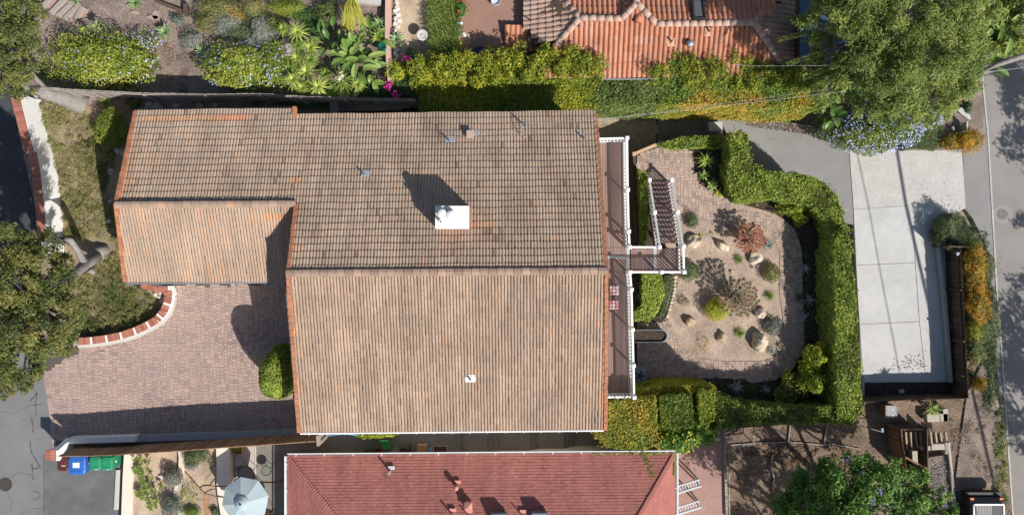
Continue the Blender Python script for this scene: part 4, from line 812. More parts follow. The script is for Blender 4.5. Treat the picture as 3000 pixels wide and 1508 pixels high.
F_aloe = fol('foliage_agave', [(.12, .19, .1), (.18, .27, .13), (.27, .37, .17), (.42, .48, .22)], .1, k=1.0)
F_yucca = fol('foliage_yucca', [(.06, .1, .018), (.12, .17, .028), (.21, .26, .05), (.34, .36, .1)], k=1.85)
F_strel = fol('foliage_paddle', [(.05, .1, .025), (.085, .15, .03), (.14, .21, .05), (.22, .28, .08)], .3, .4, k=1.5)
F_grass = fol('foliage_grass', [(.06, .09, .015), (.1, .15, .025), (.16, .21, .045), (.24, .27, .08)])
F_palm = fol('foliage_palm', [(.2, .22, .03), (.33, .32, .04), (.45, .42, .06)], k=1.1)
F_silver = fol('foliage_silver', [(.2, .23, .19), (.3, .34, .28), (.4, .44, .37)], .1, k=1.0)
F_blue = mat('blue_flower', [(.33, .39, .68), (.43, .49, .76), (.58, .63, .84)], .7, trans=.2)
F_pinkf = mat('magenta_flower', [(.55, .03, .25), (.7, .06, .35)], .7, trans=.2)
F_purple = mat('purple_flower', [(.25, .2, .5), (.36, .3, .62)], .7, trans=.2)
F_cream = mat('cream_flower', [(.65, .55, .42), (.75, .68, .56)], .7)
GROUPS = {}
def shrub(px, py, z, rx, ry, h, label, m, n=None, leaf=.1, name='shrub', cat='shrub', group=None, flowers=None, **kw):
    """rx, ry in photo pixels; centred on the pixel at its mid height."""
    zc = z + h * .35; c = P(px, py, zc + h * .2); k = (CAM_H - zc) / CAM_H / PPM; rx, ry = rx * k, ry * k
    if n is None: n = int(min(9000, max(150, 3.2 * math.pi * (rx * ry + h * (rx + ry) * .5) / (leaf * leaf * .5))))
    b = MB(); blob(b, (c.x, c.y, zc), rx, ry, h * .65, n, leaf, **kw)
    o = tag(b.build(name, m, origin=(c.x, c.y, z)), label, cat, group)
    if flowers:
        fm, fn, fs = flowers; fb = MB(); d = unit(RNG.normal(0, 1, (fn * 3, 3))); d = d[d[:, 2] > .05][:fn]; pos = d * np.array([rx, ry, h * .65]) * RNG.uniform(.93, 1.06, (len(d), 1)) + np.array([c.x, c.y, zc])
        nn = d.copy(); nn[:, 2] += .8
        for _ in range(2): leaves(fb, pos + RNG.normal(0, fs * .25, pos.shape), nn, fs, .8, RNG.random(len(d)), .35)
        fb.build('flowers', fm, o)
    return o
def wobble(x, y, s=1.0, ph=0): return np.sin(x * 2.1 * s + ph) * np.cos(y * 1.7 * s + ph * 2) * .5 + np.sin(x * 4.3 * s + y * 3.1 * s + ph) * .3 + np.sin(x * .8 * s - y * 1.1 * s + 2 * ph) * .4
def ptsin(poly, n, z):
    q = np.array([P(x, y, z)[:2] for x, y in poly]); lo, hi = q.min(0), q.max(0); out = np.zeros((0, 2))
    while len(out) < n:
        s_ = RNG.uniform(lo, hi, (n * 2, 2)); out = np.concatenate([out, s_[inpoly(s_, q)]])
    return out[:n], q
def area(q): return abs(sum(q[i][0] * q[(i + 1) % len(q)][1] - q[(i + 1) % len(q)][0] * q[i][1] for i in range(len(q)))) / 2
def hedge(poly, z0, z1, label, m, leaf=.1, dens=2.6, name='hedge', cat='hedge', bump=.08, tb=.5, tvar=.35, ts=1.0, side=1.0, aspect=.6, group=None, core=True, tfun=None, kind=None, ztop=None, tilt=.7, coret=.2, tuft=.15, inset=0):
    """clipped mass with a leafy top and leafy sides; poly: photo pixels of the top outline; ztop(x,y): extra height."""
    q = np.array([P(x, y, z1)[:2] for x, y in poly])
    if inset:
        sg = 1 if sum(q[i][0] * q[(i + 1) % len(q)][1] - q[(i + 1) % len(q)][0] * q[i][1] for i in range(len(q))) > 0 else -1; qi = []
        for i in range(len(q)): t_ = q[(i + 1) % len(q)] - q[i - 1]; t_ = t_ / np.linalg.norm(t_); qi.append(q[i] + np.array([-t_[1], t_[0]]) * sg * inset)
        q = np.array(qi); pk = CAM_H * PPM / (CAM_H - z1); poly = [(1500 + a[0] * pk, 754 - a[1] * pk) for a in q]
    A = area(q); n = int(dens * A / (leaf * leaf * aspect * .5)); xy, _ = ptsin(poly, n, z1); b = MB(); ph = RNG.random() * 6
    def zt(x, y): return z1 + bump * wobble(x, y, 1.3, ph) + (ztop(x, y) if ztop else 0)
    z = zt(xy[:, 0], xy[:, 1]) - leaf * 1.2 * RNG.random(n) ** 2 + np.where(RNG.random(n) < .06, leaf * .5, 0)
    tt = tb + tvar * (.6 * wobble(xy[:, 0], xy[:, 1], ts, ph + 1) + .9 * (RNG.random(n) - .5))
    if tfun is not None: tt = tt + tfun(xy[:, 0], xy[:, 1])
    leaves(b, np.c_[xy, z], np.tile([[0., 0, 1]], (n, 1)), leaf, aspect, np.clip(tt, 0, 1), tilt)
    sgn = 1 if sum(q[i][0] * q[(i + 1) % len(q)][1] - q[(i + 1) % len(q)][0] * q[i][1] for i in range(len(q))) > 0 else -1
    if side > 0:
        for i in range(len(q)):
            a, c = q[i], q[(i + 1) % len(q)]; d = c - a; L_ = np.linalg.norm(d); k = int(side * dens * .75 * L_ * (z1 - z0) / (leaf * leaf * aspect * .5)); 
            if k < 1: continue
            u = RNG.random(k); nr = np.array([d[1], -d[0], 0]) / L_ * sgn; p = a + u[:, None] * d; zz = z0 + (z1 - z0) * RNG.random(k) ** .7
            ex = bump * .8 * wobble(u * L_ * 2, zz * 2, 1, ph + i) - leaf * RNG.random(k) ** 2
            pos = np.c_[p, zz] + nr * ex[:, None]; tt = tb + tvar * (.5 * wobble(p[:, 0], zz, ts, ph) + .9 * (RNG.random(k) - .5))
            if tfun is not None: tt = tt + tfun(p[:, 0], p[:, 1])
            leaves(b, pos, np.tile(nr + np.array([0, 0, .35]), (k, 1)), leaf, aspect, np.clip(tt, 0, 1), .6)
    nt_ = int(A * 5) if tuft else 0                  # tufts of new growth standing proud of the clipped faces
    if nt_:
        e = RNG.integers(0, len(q), nt_); u = RNG.random((nt_, 1)); pe = q[e] * (1 - u) + q[(e + 1) % len(q)] * u; pin, _ = ptsin(poly, nt_, z1); use = RNG.random(nt_) < .45; c2 = np.where(use[:, None], pe, pin)
        cz = np.where(use & (RNG.random(nt_) < .5), z1 - (z1 - z0) * .5 * RNG.random(nt_) ** 2, zt(c2[:, 0], c2[:, 1]) + .02); kk = 16; tt = tb + tvar * (.9 * (RNG.random(nt_) - .4)); 
        if tfun is not None: tt = tt + tfun(c2[:, 0], c2[:, 1])
        pos = np.repeat(np.c_[c2, cz], kk, 0) + RNG.normal(0, 1, (nt_ * kk, 3)) * np.array([tuft * .7, tuft * .7, tuft * .6]); leaves(b, pos, RNG.normal(0, .7, (nt_ * kk, 3)) + [0, 0, .8], leaf, aspect, np.clip(np.repeat(tt, kk) + RNG.normal(0, .1, nt_ * kk), 0, 1), .8)
    if core:
        ctr = q.mean(0); ins = []
        for i in range(len(q)):
            a, p_, c = q[i - 1], q[i], q[(i + 1) % len(q)]; t1 = (p_ - a) / np.linalg.norm(p_ - a); t2 = (c - p_) / np.linalg.norm(c - p_); tm = t1 + t2; tm = tm / max(np.linalg.norm(tm), .3); ins.append(p_ + np.array([-tm[1], tm[0]]) * sgn * min(.12, leaf * 1.4))
        b.prism([tuple(p) for p in ins], z0, z1 - leaf * 1.3 - bump * .8, coret)
    o = b.build(name, m, origin=(*q.mean(0), z0))
    if kind: o['kind'] = kind; return o
    return tag(o, label, cat, group)
def blade(b, base, dirv, L_, wd, droop, t, seg=4, fold=0):
    base = np.array(base); d = np.array(dirv, float); d /= np.linalg.norm(d); side = np.cross(d, [0, 0, 1.]); 
    if np.linalg.norm(side) < .05: side = np.array([1., 0, 0])
    side /= np.linalg.norm(side); V = []; 
    for k in range(seg + 1):
        u = k / seg; p = base + d * L_ * u + np.array([0, 0, -droop * L_ * u * u]); w_ = wd * .5 * (1.0 if fold else 1) * (min(1, .55 + 1.6 * u) * (1 - u ** 1.8) + .02); V += [p - side * w_, p + side * w_]
    b.add(V, [(2 * k, 2 * k + 1, 2 * k + 3, 2 * k + 2) for k in range(seg)], t)
def rosette(b, c, n, L_, wd, droop=.25, el=(.15, 1.3), tb=.5, tvar=.5, seg=3):
    for i in range(n):
        u = (i + .5) / n; an = i * 2.39996 + random.uniform(-.2, .2); e = el[1] + (el[0] - el[1]) * u ** .8 + random.uniform(-.1, .1)
        blade(b, c, (math.cos(an) * math.cos(e), math.sin(an) * math.cos(e), math.sin(e)), L_ * random.uniform(.8, 1.1) * (.6 + .4 * u), wd, droop * random.uniform(.5, 1.5), min(1, max(0, tb + tvar * (random.random() - .5) + .15 * (1 - u))), seg)
    return b
def spiky(px, py, z, R, label, m, n=26, wd=.07, droop=.2, el=(.1, 1.35), name='agave', cat='plant', h=.15, group=None, tb=.5, flower=None):
    c = P(px, py, z + h + .15); b = MB(); rosette(b, (c.x, c.y, z + h), n, R, wd, droop, el, tb)
    b.lathe((c.x, c.y, z - .02), [(.05, 0), (.05, h)], 6, .1)
    o = tag(b.build(name, m, origin=(c.x, c.y, z)), label, cat, group)
    if flower:
        fb = MB(); k = 90; pos = np.array([c.x, c.y, z + h + .45]) + RNG.normal(0, .1, (k, 3)); leaves(fb, pos, RNG.normal(0, 1, (k, 3)) + [0, 0, 1], .07, .7, RNG.random(k)); fb.build('flowers', flower, o)
    return o
def tuft(px, py, z, R, label, m=F_grass, n=130, h=.4, wd=.024, group='grass tufts in the gravel bed', name='grass_tuft'):
    c = P(px, py, z + h * .4); b = MB()
    for i in range(n):
        an = random.random() * 6.283; e = random.uniform(.35, 1.4); blade(b, (c.x + random.gauss(0, .04), c.y + random.gauss(0, .04), z), (math.cos(an) * math.cos(e), math.sin(an) * math.cos(e), math.sin(e)), R * random.uniform(.7, 1.15), wd, random.uniform(.25, .6), random.random(), 3)
    return tag(b.build(name, m, origin=(c.x, c.y, z)), label, 'grass', group)
def tree(name, label, crowns, m, leaf, per, trunk, zg, base, limbs=None, sub=(9, .5), aspect=.4, tvar=.5, tb=.5, flowers=None, bark=None, flat=.75, cat='tree', kind_leaf=0, lowcut=-.2):
    """crowns: (px, py, z, r px) masses; each is broken up into many smaller leaf clumps with gaps between."""
    root = thing(name, label, cat, P(*base, zg)); b = MB(); C = []
    for px, py, z, r in crowns:
        c = P(px, py, z); R = r * (CAM_H - z) / CAM_H / PPM; d = unit(RNG.normal(0, 1, (sub[0] * 3, 3))); d = d[d[:, 2] > lowcut][:sub[0]]
        for v in d:
            p = np.array(c) + v * R * np.array([1, 1, flat]) * RNG.uniform(.45, .95); s_ = R * sub[1] * RNG.uniform(.65, 1.25); C.append((p, s_))
    for p, s_ in C:
        n = max(12, int(per * s_ * s_)); d = unit(RNG.normal(0, 1, (n, 3))); d[:, 2] = np.where(d[:, 2] < -.3, -d[:, 2], d[:, 2]); r = RNG.random(n) ** .4; tj = RNG.uniform(-.5, .5)
        pos = p + d * (r * s_)[:, None] * np.array([1, 1, .6]) * (1 + .35 * np.sin(d[:, :1] * 5 + tj * 9) * np.cos(d[:, 1:2] * 4))
        leaves(b, pos, d + np.array([0, 0, .9]), leaf, aspect, np.clip(tb + tvar * (.7 * tj + .8 * (RNG.random(n) - .5)), 0, 1), .75, .4)
    b.build('crown', m, root)
    tb_ = MB()
    for pts, rs in trunk: tb_.tube(pts, rs, 9)
    for p, s_ in C[::3]:
        st = min((Vector(q) for pts, _ in trunk for q in pts[1:]), key=lambda q: (q - Vector(p)).length); md = st.lerp(Vector(p), .5) - Vector((0, 0, .25)); tb_.tube([st, md, Vector(p)], [.09, .055, .02], 5)
    tb_.build('trunk', bark or M_bark, root, True)
    if flowers:
        fm, fn, fs = flowers; fb = MB(); pick = [C[i] for i in RNG.choice(len(C), fn)]
        for p, s_ in pick:
            q = p + np.array([RNG.normal(0, s_ * .5), RNG.normal(0, s_ * .5), s_ * .75]); k = 22; leaves(fb, q + RNG.normal(0, .09, (k, 3)), RNG.normal(0, 1, (k, 3)) + [0, 0, 1], fs, .7, RNG.random(k))
        fb.build('flowers', fm, root)
    return root
# ---- clipped hedge along the top, three stretches
sgrow = lambda y0, hh: (lambda x, y: np.clip((y - y0) * .5, 0, hh) * (.75 + .4 * wobble(x, y, 1.6, 1)))
HT = [(1232, 322), (1228, 260), (1212, 240), (1240, 205), (1290, 180), (1400, 172), (1500, 168), (1620, 172), (1700, 190), (1748, 226), (1742, 332), (1500, 328)]
hedge(HT, -1.5, .42, 'tall yellow green clipped hedge behind the back eave of the brown house', F_hedge, .115, 2.4, bump=.1, tb=.55, tvar=.5, ts=.5, ztop=sgrow(9.0, .9), tilt=.8)
HT2 = [(1744, 300), (1748, 215), (1800, 222), (1860, 212), (1920, 212), (1936, 304), (1850, 302)]
hedge(HT2, -3.9, .3, 'dark green stretch of the long hedge between two yellow stretches', F_deep, .115, 2.4, bump=.14, tb=.6, tvar=.5, ts=.8, tilt=.85)
HT3 = [(1934, 306), (1920, 210), (1960, 188), (2020, 180), (2100, 186), (2200, 190), (2330, 205), (2430, 240), (2450, 290), (2400, 316), (2300, 312), (2200, 308)]
hedge(HT3, -3.9, .3, 'long hedge turning orange and brown above the asphalt drive', F_autumn, .115, 2.4, bump=.14, tb=.18, tvar=.42, ts=.6, ztop=sgrow(8.7, .9), tfun=lambda x, y: .3 * np.clip((x - 8.2) / 2.5, 0, 1) * np.clip((8.9 - y) * 1.4 + .25 * np.sin(x * 2.1), 0, 1) - .12 + .2 * np.exp(-((x - 9.6) ** 2 / 1.2 + (y - 8.) ** 2)) + .3 * np.exp(-((x - 15.2) ** 2 / .8 + (y - 7.9) ** 2)) - .35 * np.clip((x - 13.2) / 1.5, 0, 1), tilt=.85)
rr = random.Random(5); k = 0
for (x0, x1, y_, z, m_, tb_) in ((1215, 1500, 200, .3, F_hedge, .55), (1480, 1760, 186, .4, F_hedge, .5), (1915, 2360, 212, .0, F_hedge, .45)):
    nn = 20; b = MB()
    for i in range(nn):
        x_ = x0 + (x1 - x0) * (i + rr.random() * .8) / nn; yy = y_ + rr.uniform(-30, 18); c = P(x_, yy, z + .7)
        for s_ in range(3): blob(b, (c.x + rr.gauss(0, .12), c.y + rr.uniform(-.5, .35), c.z + rr.uniform(-.6, .35)), rr.uniform(.26, .5), rr.uniform(.3, .65), rr.uniform(.4, .85), 260, .125, .5, 6, 7, .5, .5, .4, tb_, -.9, False)
    tag(b.build('hedge_shoot', m_), ['loose young shoots rising over the left half of the tall yellow hedge', 'loose young shoots rising over the right half of the tall yellow hedge', 'loose green shoots in front of the orange clay roof'][k], 'hedge', None); k += 1
# ---- ivy hedge round the front garden
hedge([(1930, 424), (1990, 402), (2060, 398), (2130, 398), (2132, 432), (2060, 434), (1960, 437)], -2.2, -1.75, 'narrow ivy strip on the garden wall above the shaded path', F_ivy, .12, 2.4, bump=.07, tb=.55)
IVY = [(2128, 396), (2150, 382), (2180, 380), (2198, 392), (2200, 430), (2206, 466), (2232, 488), (2300, 500), (2376, 508), (2424, 530), (2458, 574), (2478, 624), (2488, 690), (2430, 700), (2412, 650), (2376, 612), (2330, 598), (2270, 588), (2220, 596), (2160, 590), (2132, 560), (2124, 500), (2134, 450)]
hedge(IVY, -3.9, -.75, 'curving S shaped part of the ivy hedge between gravel garden and asphalt drive', F_ivy, .11, 2.6, bump=.16, tb=.5, tvar=.6, ts=1.1, tilt=.95, inset=.12)
IVY2 = [(2440, 700), (2482, 660), (2500, 720), (2512, 840), (2520, 1000), (2532, 1150), (2530, 1220), (2500, 1246), (2452, 1236), (2444, 1150), (2446, 1040), (2440, 900), (2434, 780)]
hedge(IVY2, -3.9, 0., 'tall straight ivy hedge along the left edge of the concrete drive', F_ivy, .11, 2.6, bump=.17, tb=.48, tvar=.6, ts=1.1, tilt=.95, inset=.13, ztop=lambda x, y: np.clip((y - 1.2) * -.5, -.6, 0))
hedge([(2096, 1150), (2180, 1186), (2280, 1196), (2440, 1190), (2500, 1246), (2430, 1240), (2300, 1240), (2180, 1246), (2100, 1262)], -3.2, -.2, 'long dark hedge along the lower edge of the front garden', F_ivy, .11, 2.6, bump=.14, tb=.3, tvar=.4, tilt=.9)
# ---- clipped blocks at the lower right corner of the house
hedge([(1776, 1178), (1880, 1165), (1922, 1168), (1926, 1258), (1930, 1300), (1870, 1318), (1790, 1312), (1740, 1280), (1745, 1258), (1772, 1250)], -3.0, 1.3, 'big rust tinged clipped hedge block at the corner of the brown house', F_autumn, .115, 2.4, bump=.12, tb=.28, tvar=.4, ts=.9)
hedge([(1866, 1142), (1950, 1128), (2060, 1130), (2100, 1138), (2040, 1150), (1930, 1164), (1866, 1166)], -2.2, .45, 'low golden hedge strip in front of the clipped blocks', F_hedge, .1, 2.4, bump=.06, tb=.75)
hedge([(1932, 1160), (2028, 1152), (2032, 1252), (1936, 1256)], -2.2, .95, 'square clipped hedge block with shaded top and sunlit upper edge tinted in', F_hedge, .1, 2.6, bump=.08, tb=.22, tvar=.4, tfun=lambda x, y: .55 * np.clip((y + 7.15) * 2.2, 0, 1))  # shade on the top and sun on the upper edge painted into leaf tint
hedge([(2046, 1146), (2086, 1140), (2096, 1150), (2094, 1232), (2050, 1248)], -2.2, .75, 'narrow clipped hedge block right of the square one', F_hedge, .1, 2.6, bump=.08, tb=.4, tvar=.5)
shrub(1975, 1290, -1.6, 72, 45, 1.6, 'green vine shrub with yellow clusters over the corner of the red roof', F_green, leaf=.13, amp=.5, tb=.6, flowers=(F_yel, 70, .14)); shrub(2060, 1268, -1.6, 50, 42, 1.1, 'bright green bush at the head of the pink patio', F_green, leaf=.12, amp=.5, tb=.75, flowers=(F_yel, 30, .14))
b = MB()
for i in range(240):
    u = random.random(); x_ = 1885 + 28 * u + random.gauss(0, 5); y_ = 1326 + 70 * u; p = onred(x_, y_) + Vector((0, 0, .06)); leaves(b, np.array([p]), np.array([[0, 0, 1.]]), .11, .7, [random.random()])
for i in range(140):
    p = onred(1740 + 230 * random.random(), 1326 + 6 * random.random()) + Vector((0, .05, .1)); leaves(b, np.array([p]), np.array([[0, 0, 1.]]), .11, .7, [random.random()])
for i in range(60):
    p = onred(1978 + random.gauss(0, 2), 1340 + 60 * random.random()); p.z = ez + .12; leaves(b, np.array([p]), np.array([[0, 0, 1.]]), .11, .7, [random.random()])
tag(b.build('vine', F_ivy), 'thin vine creeping down the red shingle roof', 'vine')
# ---- planter hedges under the deck
hedge([(1872, 498), (1894, 506), (1902, 600), (1898, 690), (1880, 722), (1876, 620)], -2.2, -1.35, 'narrow leafy hedge between the deck and the stair', F_ivy, .12, 2.4, bump=.08, tb=.6)
hedge([(1882, 802), (1936, 802), (1946, 830), (1942, 880), (1926, 918), (1900, 938), (1858, 940), (1858, 916), (1880, 900)], -2.2, -1.2, 'rounded bright green clipped hedge below the landing', F_ivy, .11, 2.6, bump=.08, tb=.7)
hedge([(1946, 806), (1972, 804), (1968, 850), (1950, 920), (1932, 930), (1944, 880)], -2.2, -1.7, 'grey green rosemary strip beside the bright green hedge', F_juni, .09, 2.2, bump=.08, tb=.5, aspect=.3)
b = MB(); q = [P(x, y, -2.12) for x, y in ((1978, 806), (1976, 850), (1966, 890), (1954, 930))]
for a, c in zip(q[:-1], q[1:]):
    for k in range(4): p = a.lerp(c, (k + .5) / 4); b.lathe((p.x, p.y, p.z - .05), [(.09, 0), (.11, .05), (.06, .1)], 7, random.random())
tag(b.build('stone_edging', M_rock), 'row of small pale edging stones between rosemary and gravel', 'edging')
shrub(813, 1092, 0, 50, 82, 3.4, 'rounded bright green shrub on the pavers beside the left gable', F_ivy, n=12000, leaf=.11, amp=.12, tb=.62, lobes=24, depth=.2)
# ---- front garden plants
tg = -2.16
def small_tree(px, py, r, label, m, h, n, leaf):
    root = thing('small_tree', label, 'tree', P(px, py, tg)); c = P(px, py, tg + h * .7); k = (CAM_H - tg) / CAM_H / PPM; R = r * k; b = MB(); st = MB(); c0 = P(px, py, tg)
    for i in range(70):
        an = i * 2.4; rr_ = R * math.sqrt((i + .5) / 70); tip = Vector((c.x + rr_ * math.cos(an), c.y + rr_ * math.sin(an), tg + h * (1 - .35 * (rr_ / R) ** 2) + random.uniform(-.2, .15))); st.tube([Vector((c.x + .1 * math.cos(an), c.y + .1 * math.sin(an), tg)), Vector((c.x, c.y, tg)).lerp(tip, .55) + Vector((0, 0, .1)), tip], [.022, .016, .007], 4)
        rosette(b, tip, n, leaf, leaf * .42, .2, (-.2, 1.2), .5, .9, 2)
    b.build('crown', m, root); st.build('trunk', M_bark, root); return root
small_tree(2196, 696, 44, 'rusty red succulent tree at the upper right of the gravel bed', F_red, 1.35, 14, .17)
small_tree(2166, 872, 56, 'larger dark red and green succulent tree behind the yellow bush', F_redg, 1.8, 13, .18)
shrub(2102, 906, tg, 36, 38, .95, 'bright yellow feathery bush in the gravel bed', F_yel, leaf=.12, aspect=.22, amp=.25, tb=.75, tvar=.4, n=2600)
shrub(2030, 648, tg, 20, 25, .5, 'small olive mound at the upper left of the gravel bed', F_juni, leaf=.09, aspect=.3, amp=.4, tb=.6); shrub(2020, 794, tg, 34, 32, .7, 'olive mound beside the lower deck landing', F_juni, leaf=.09, aspect=.3, amp=.4, tb=.6)
shrub(2262, 800, tg, 30, 30, .6, 'round olive mound at the right side of the gravel bed', F_dry, leaf=.08, aspect=.3, amp=.35, tb=.4); shrub(2266, 958, tg, 27, 28, .6, 'round grey olive mound above the biggest boulder', F_grey, leaf=.08, aspect=.3, amp=.35, tb=.35)
shrub(2006, 884, tg, 18, 14, .35, 'sparse reddish mound left of the yellow bush', F_redg, leaf=.08, aspect=.35, amp=.6, n=300, core=False); shrub(2064, 1006, tg, 22, 26, .35, 'sparse dry golden tuft near the bottom of the gravel bed', F_orange, leaf=.09, aspect=.2, amp=.6, n=260, core=False, tb=.25)
tuft(2165, 760, tg, .42, 'grass tuft left of the upper right boulder'); tuft(2254, 716, tg, .5, 'pale grass tuft right of the rusty succulent tree', F_silver); tuft(2256, 866, tg, .46, 'grass tuft between the two round mounds'); tuft(2168, 976, tg, .5, 'grass tuft above the small egg shaped boulder'); tuft(2262, 1028, tg, .32, 'small grass tuft touching the biggest boulder', F_silver)
spiky(2206, 782, tg, .16, 'tiny purple succulent below the upper right boulder', mat('purple_succulent', [(.2, .14, .22), (.3, .2, .32)], .6), 16, .06, name='succulent', h=.03)
spiky(2056, 690, tg, .2, 'small straggly yellow plant right of the left boulder', F_palm, 9, .04, name='succulent', h=.05); spiky(2088, 682, tg, .2, 'small straggly yellow plant above the pale pointed boulder', F_palm, 8, .04, name='succulent', h=.05)
spiky(2072, 470, tg, .75, 'yellow green strap leaved plant under the ivy hedge', F_yucca, 34, .09, .35, name='strap_plant', h=.3); spiky(2090, 540, tg, .5, 'variegated broad leaved plant beside the paver path', F_strel, 16, .22, .35, name='ginger_plant', h=.3, tb=.8); spiky(2106, 566, tg, .45, 'yellow leaved plant at the tip of the planting corner', F_yel, 12, .12, .4, name='ginger_plant', h=.15)
spiky(2064, 512, tg, .55, 'spreading green leaved plant half shaded by the ivy', F_strel, 15, .18, .35, name='ginger_plant', h=.3)
shrub(2318, 610, tg, 48, 26, .9, 'yellow green shrub tucked inside the hedge corner', F_yel, leaf=.13, amp=.8, lobes=10, tb=.4, tvar=.6, coret=0); shrub(2345, 640, tg, 24, 22, .8, 'small bright yellow shrub just below the hedge corner', F_yel, leaf=.13, amp=.5, tb=.45)
shrub(2388, 1050, tg, 34, 46, 2.1, 'tall yellow flowering shrub in the lower right garden corner', F_yel, leaf=.14, amp=.7, lobes=9, tb=.55, tvar=.7, n=2200, coret=0); shrub(2384, 1112, tg, 56, 60, 1.7, 'yellow topped green shrub in front of the ivy corner', F_yel, leaf=.14, amp=.7, lobes=11, tb=.4, tvar=.8, coret=0); shrub(2322, 1138, tg, 54, 50, 1.2, 'dark green shrub left of the yellow shrubs', F_ivy, leaf=.14, amp=.9, lobes=11, tb=.3, tvar=.7, coret=0)
for x_, y_, lb in ((2358, 786, 'silver aloe in the dark mulch beside the path, upper of two'), (2372, 878, 'long armed silver aloe in the dark mulch'), (2354, 926, 'silver green tuft in the dark mulch, lowest of the row')): spiky(x_, y_, tg, .55, lb, F_silver, 22, .06, .25, name='aloe', group='aloes along the mulch')
spiky(2158, 1132, tg, .6, 'silver aloe at the foot of the clipped hedges', F_silver, 26, .07, .25, name='aloe', group='aloes along the mulch'); spiky(2246, 1140, tg, .5, 'silver aloe near the yellow shrubs', F_silver, 14, .06, .3, name='aloe', group='aloes along the mulch'); tuft(2205, 1140, tg, .4, 'dark grass tuft between the two lower aloes', F_dark); tuft(2345, 870, tg, .4, 'dark grass tuft left of the long armed aloe', F_dark)
def rock(px, py, rx, ry, h, label, z=tg, m=M_rock, rot=0, tb=.7, name='boulder', group='boulders in the gravel bed'):
    c = P(px, py, z + h * .6); k = (CAM_H - z) / CAM_H / PPM; rx, ry = rx * k * .95, ry * k * .95; V = []; F = []; nu, nv = 22, 11; lv = unit(RNG.normal(0, 1, (6, 3))); la = RNG.uniform(.74, .93, 6); f_ = RNG.normal(0, 1.6, (4, 3)); ph_ = RNG.uniform(0, 6, 4)
    for j in range(nv + 1):
        ph = math.pi * (j / nv - .5)
        for i in range(nu): th = 2 * math.pi * i / nu; V.append((math.cos(ph) * math.cos(th), math.cos(ph) * math.sin(th), math.sin(ph)))
    V = np.array(V); dt = V @ lv.T; r = np.min(np.where(dt > .05, la / np.maximum(dt, .05), 9), 1); V = V * (np.minimum(r, 1.0) * (1 + .09 * np.sin(V @ f_.T * 1.6 + ph_).sum(1) + .02 * np.sin(V @ f_.T * 6 + ph_).sum(1)))[:, None]; cr, sr = math.cos(rot), math.sin(rot); V = V * np.array([rx, ry, h]); V = V @ np.array([[cr, sr, 0], [-sr, cr, 0], [0, 0, 1]]) + np.array([c.x, c.y, z + h * .22])
    for j in range(nv):
        for i in range(nu): F.append((j * nu + i, j * nu + (i + 1) % nu, (j + 1) * nu + (i + 1) % nu, (j + 1) * nu + i))
    b = MB(); b.add(V, F, np.clip(tb + RNG.normal(0, .12, len(F)), 0, 1)); return tag(b.build(name, m), label, 'rock', group)
rock(2036, 706, 26, 22, .42, 'broad tan boulder near the lower landing', rot=.4); rock(2118, 718, 22, 13, .34, 'pale pointed boulder in the upper gravel', rot=-.5, tb=1); rock(2214, 754, 19, 20, .4, 'pale boulder below the rusty succulent tree', tb=.95); rock(2230, 918, 14, 17, .34, 'small pale boulder right of the dark succulent tree', tb=.95)
rock(2230, 1000, 24, 30, .5, 'biggest craggy boulder at the lower right of the gravel', tb=.8, rot=.3); rock(2024, 942, 18, 15, .3, 'flat brown boulder left below the yellow bush', tb=.3, rot=-.6); rock(2117, 990, 14, 17, .28, 'small egg shaped boulder in the shaded gravel', tb=.4, rot=-.3)
# ---------------------------------------------------------------- trees
def Pq(*a): return P(*a)
tree('willow_tree', 'huge olive green feathery tree filling the top right corner', [(2420, 40, 5.5, 95), (2520, 30, 6.5, 110), (2640, 40, 7, 120), (2760, 40, 6.6, 110), (2850, 30, 6, 80), (2560, 150, 6.4, 110), (2680, 160, 6.8, 115), (2780, 150, 6, 95), (2850, 160, 5, 60), (2500, 210, 4.6, 75), (2600, 250, 5, 95), (2700, 260, 5, 100), (2790, 240, 4.6, 75), (2640, 320, 3.6, 70), (2560, 300, 3.4, 70), (2730, 320, 3.4, 55), (2400, 130, 4.4, 42), (2440, 240, 3.4, 60), (2400, 285, 2.6, 40), (2380, 190, 4, 34)],
     F_olive, .17, 1150, [([P(2640, 190, -4), P(2630, 180, -1), P(2610, 150, 2), P(2560, 120, 4.5)], [.3, .26, .2, .1]), ([P(2630, 180, -1), P(2680, 170, 2), P(2740, 150, 4.5)], [.22, .17, .08]), ([P(2630, 180, -.5), P(2660, 230, 2), P(2680, 270, 4)], [.2, .14, .07])], -4.2, (2640, 190), sub=(20, .33), aspect=.24, tb=.5, tvar=.75, flat=1.0)
for i, (x_, y_, an) in enumerate([(2410, 90, 3.3), (2430, 150, 3.5), (2400, 60, 2.8), (2470, 180, 3.7), (2480, 110, 3.1)]):
    b = MB(); p0 = P(x_, y_, 4.8)
    for j in range(30):
        u = j / 30; q = p0 + Vector((math.cos(an) * 1.7 * u, math.sin(an) * 1.7 * u * .6, -.9 * u * u))
        for s_ in (-1, 1): blade(b, q, (math.cos(an + s_ * .7), math.sin(an + s_ * .7), random.uniform(-.1, .3)), .3 * (1 - .4 * u), .045, .3, random.random(), 2)
    b.tube([p0, p0 + Vector((math.cos(an) * .9, math.sin(an) * .5, -.2)), p0 + Vector((math.cos(an) * 1.7, math.sin(an), -.9))], .015, 4, .1)
    tag(b.build('hanging_branch', F_olive), ['feathery branch reaching over the blue roof, second from top', 'long feathery branch hanging towards the orange roof corner', 'topmost feathery branch over the dark roof', 'lowest feathery branch over the blue shed', 'short feathery branch in the middle of the blue shed roof'][i], 'branch')
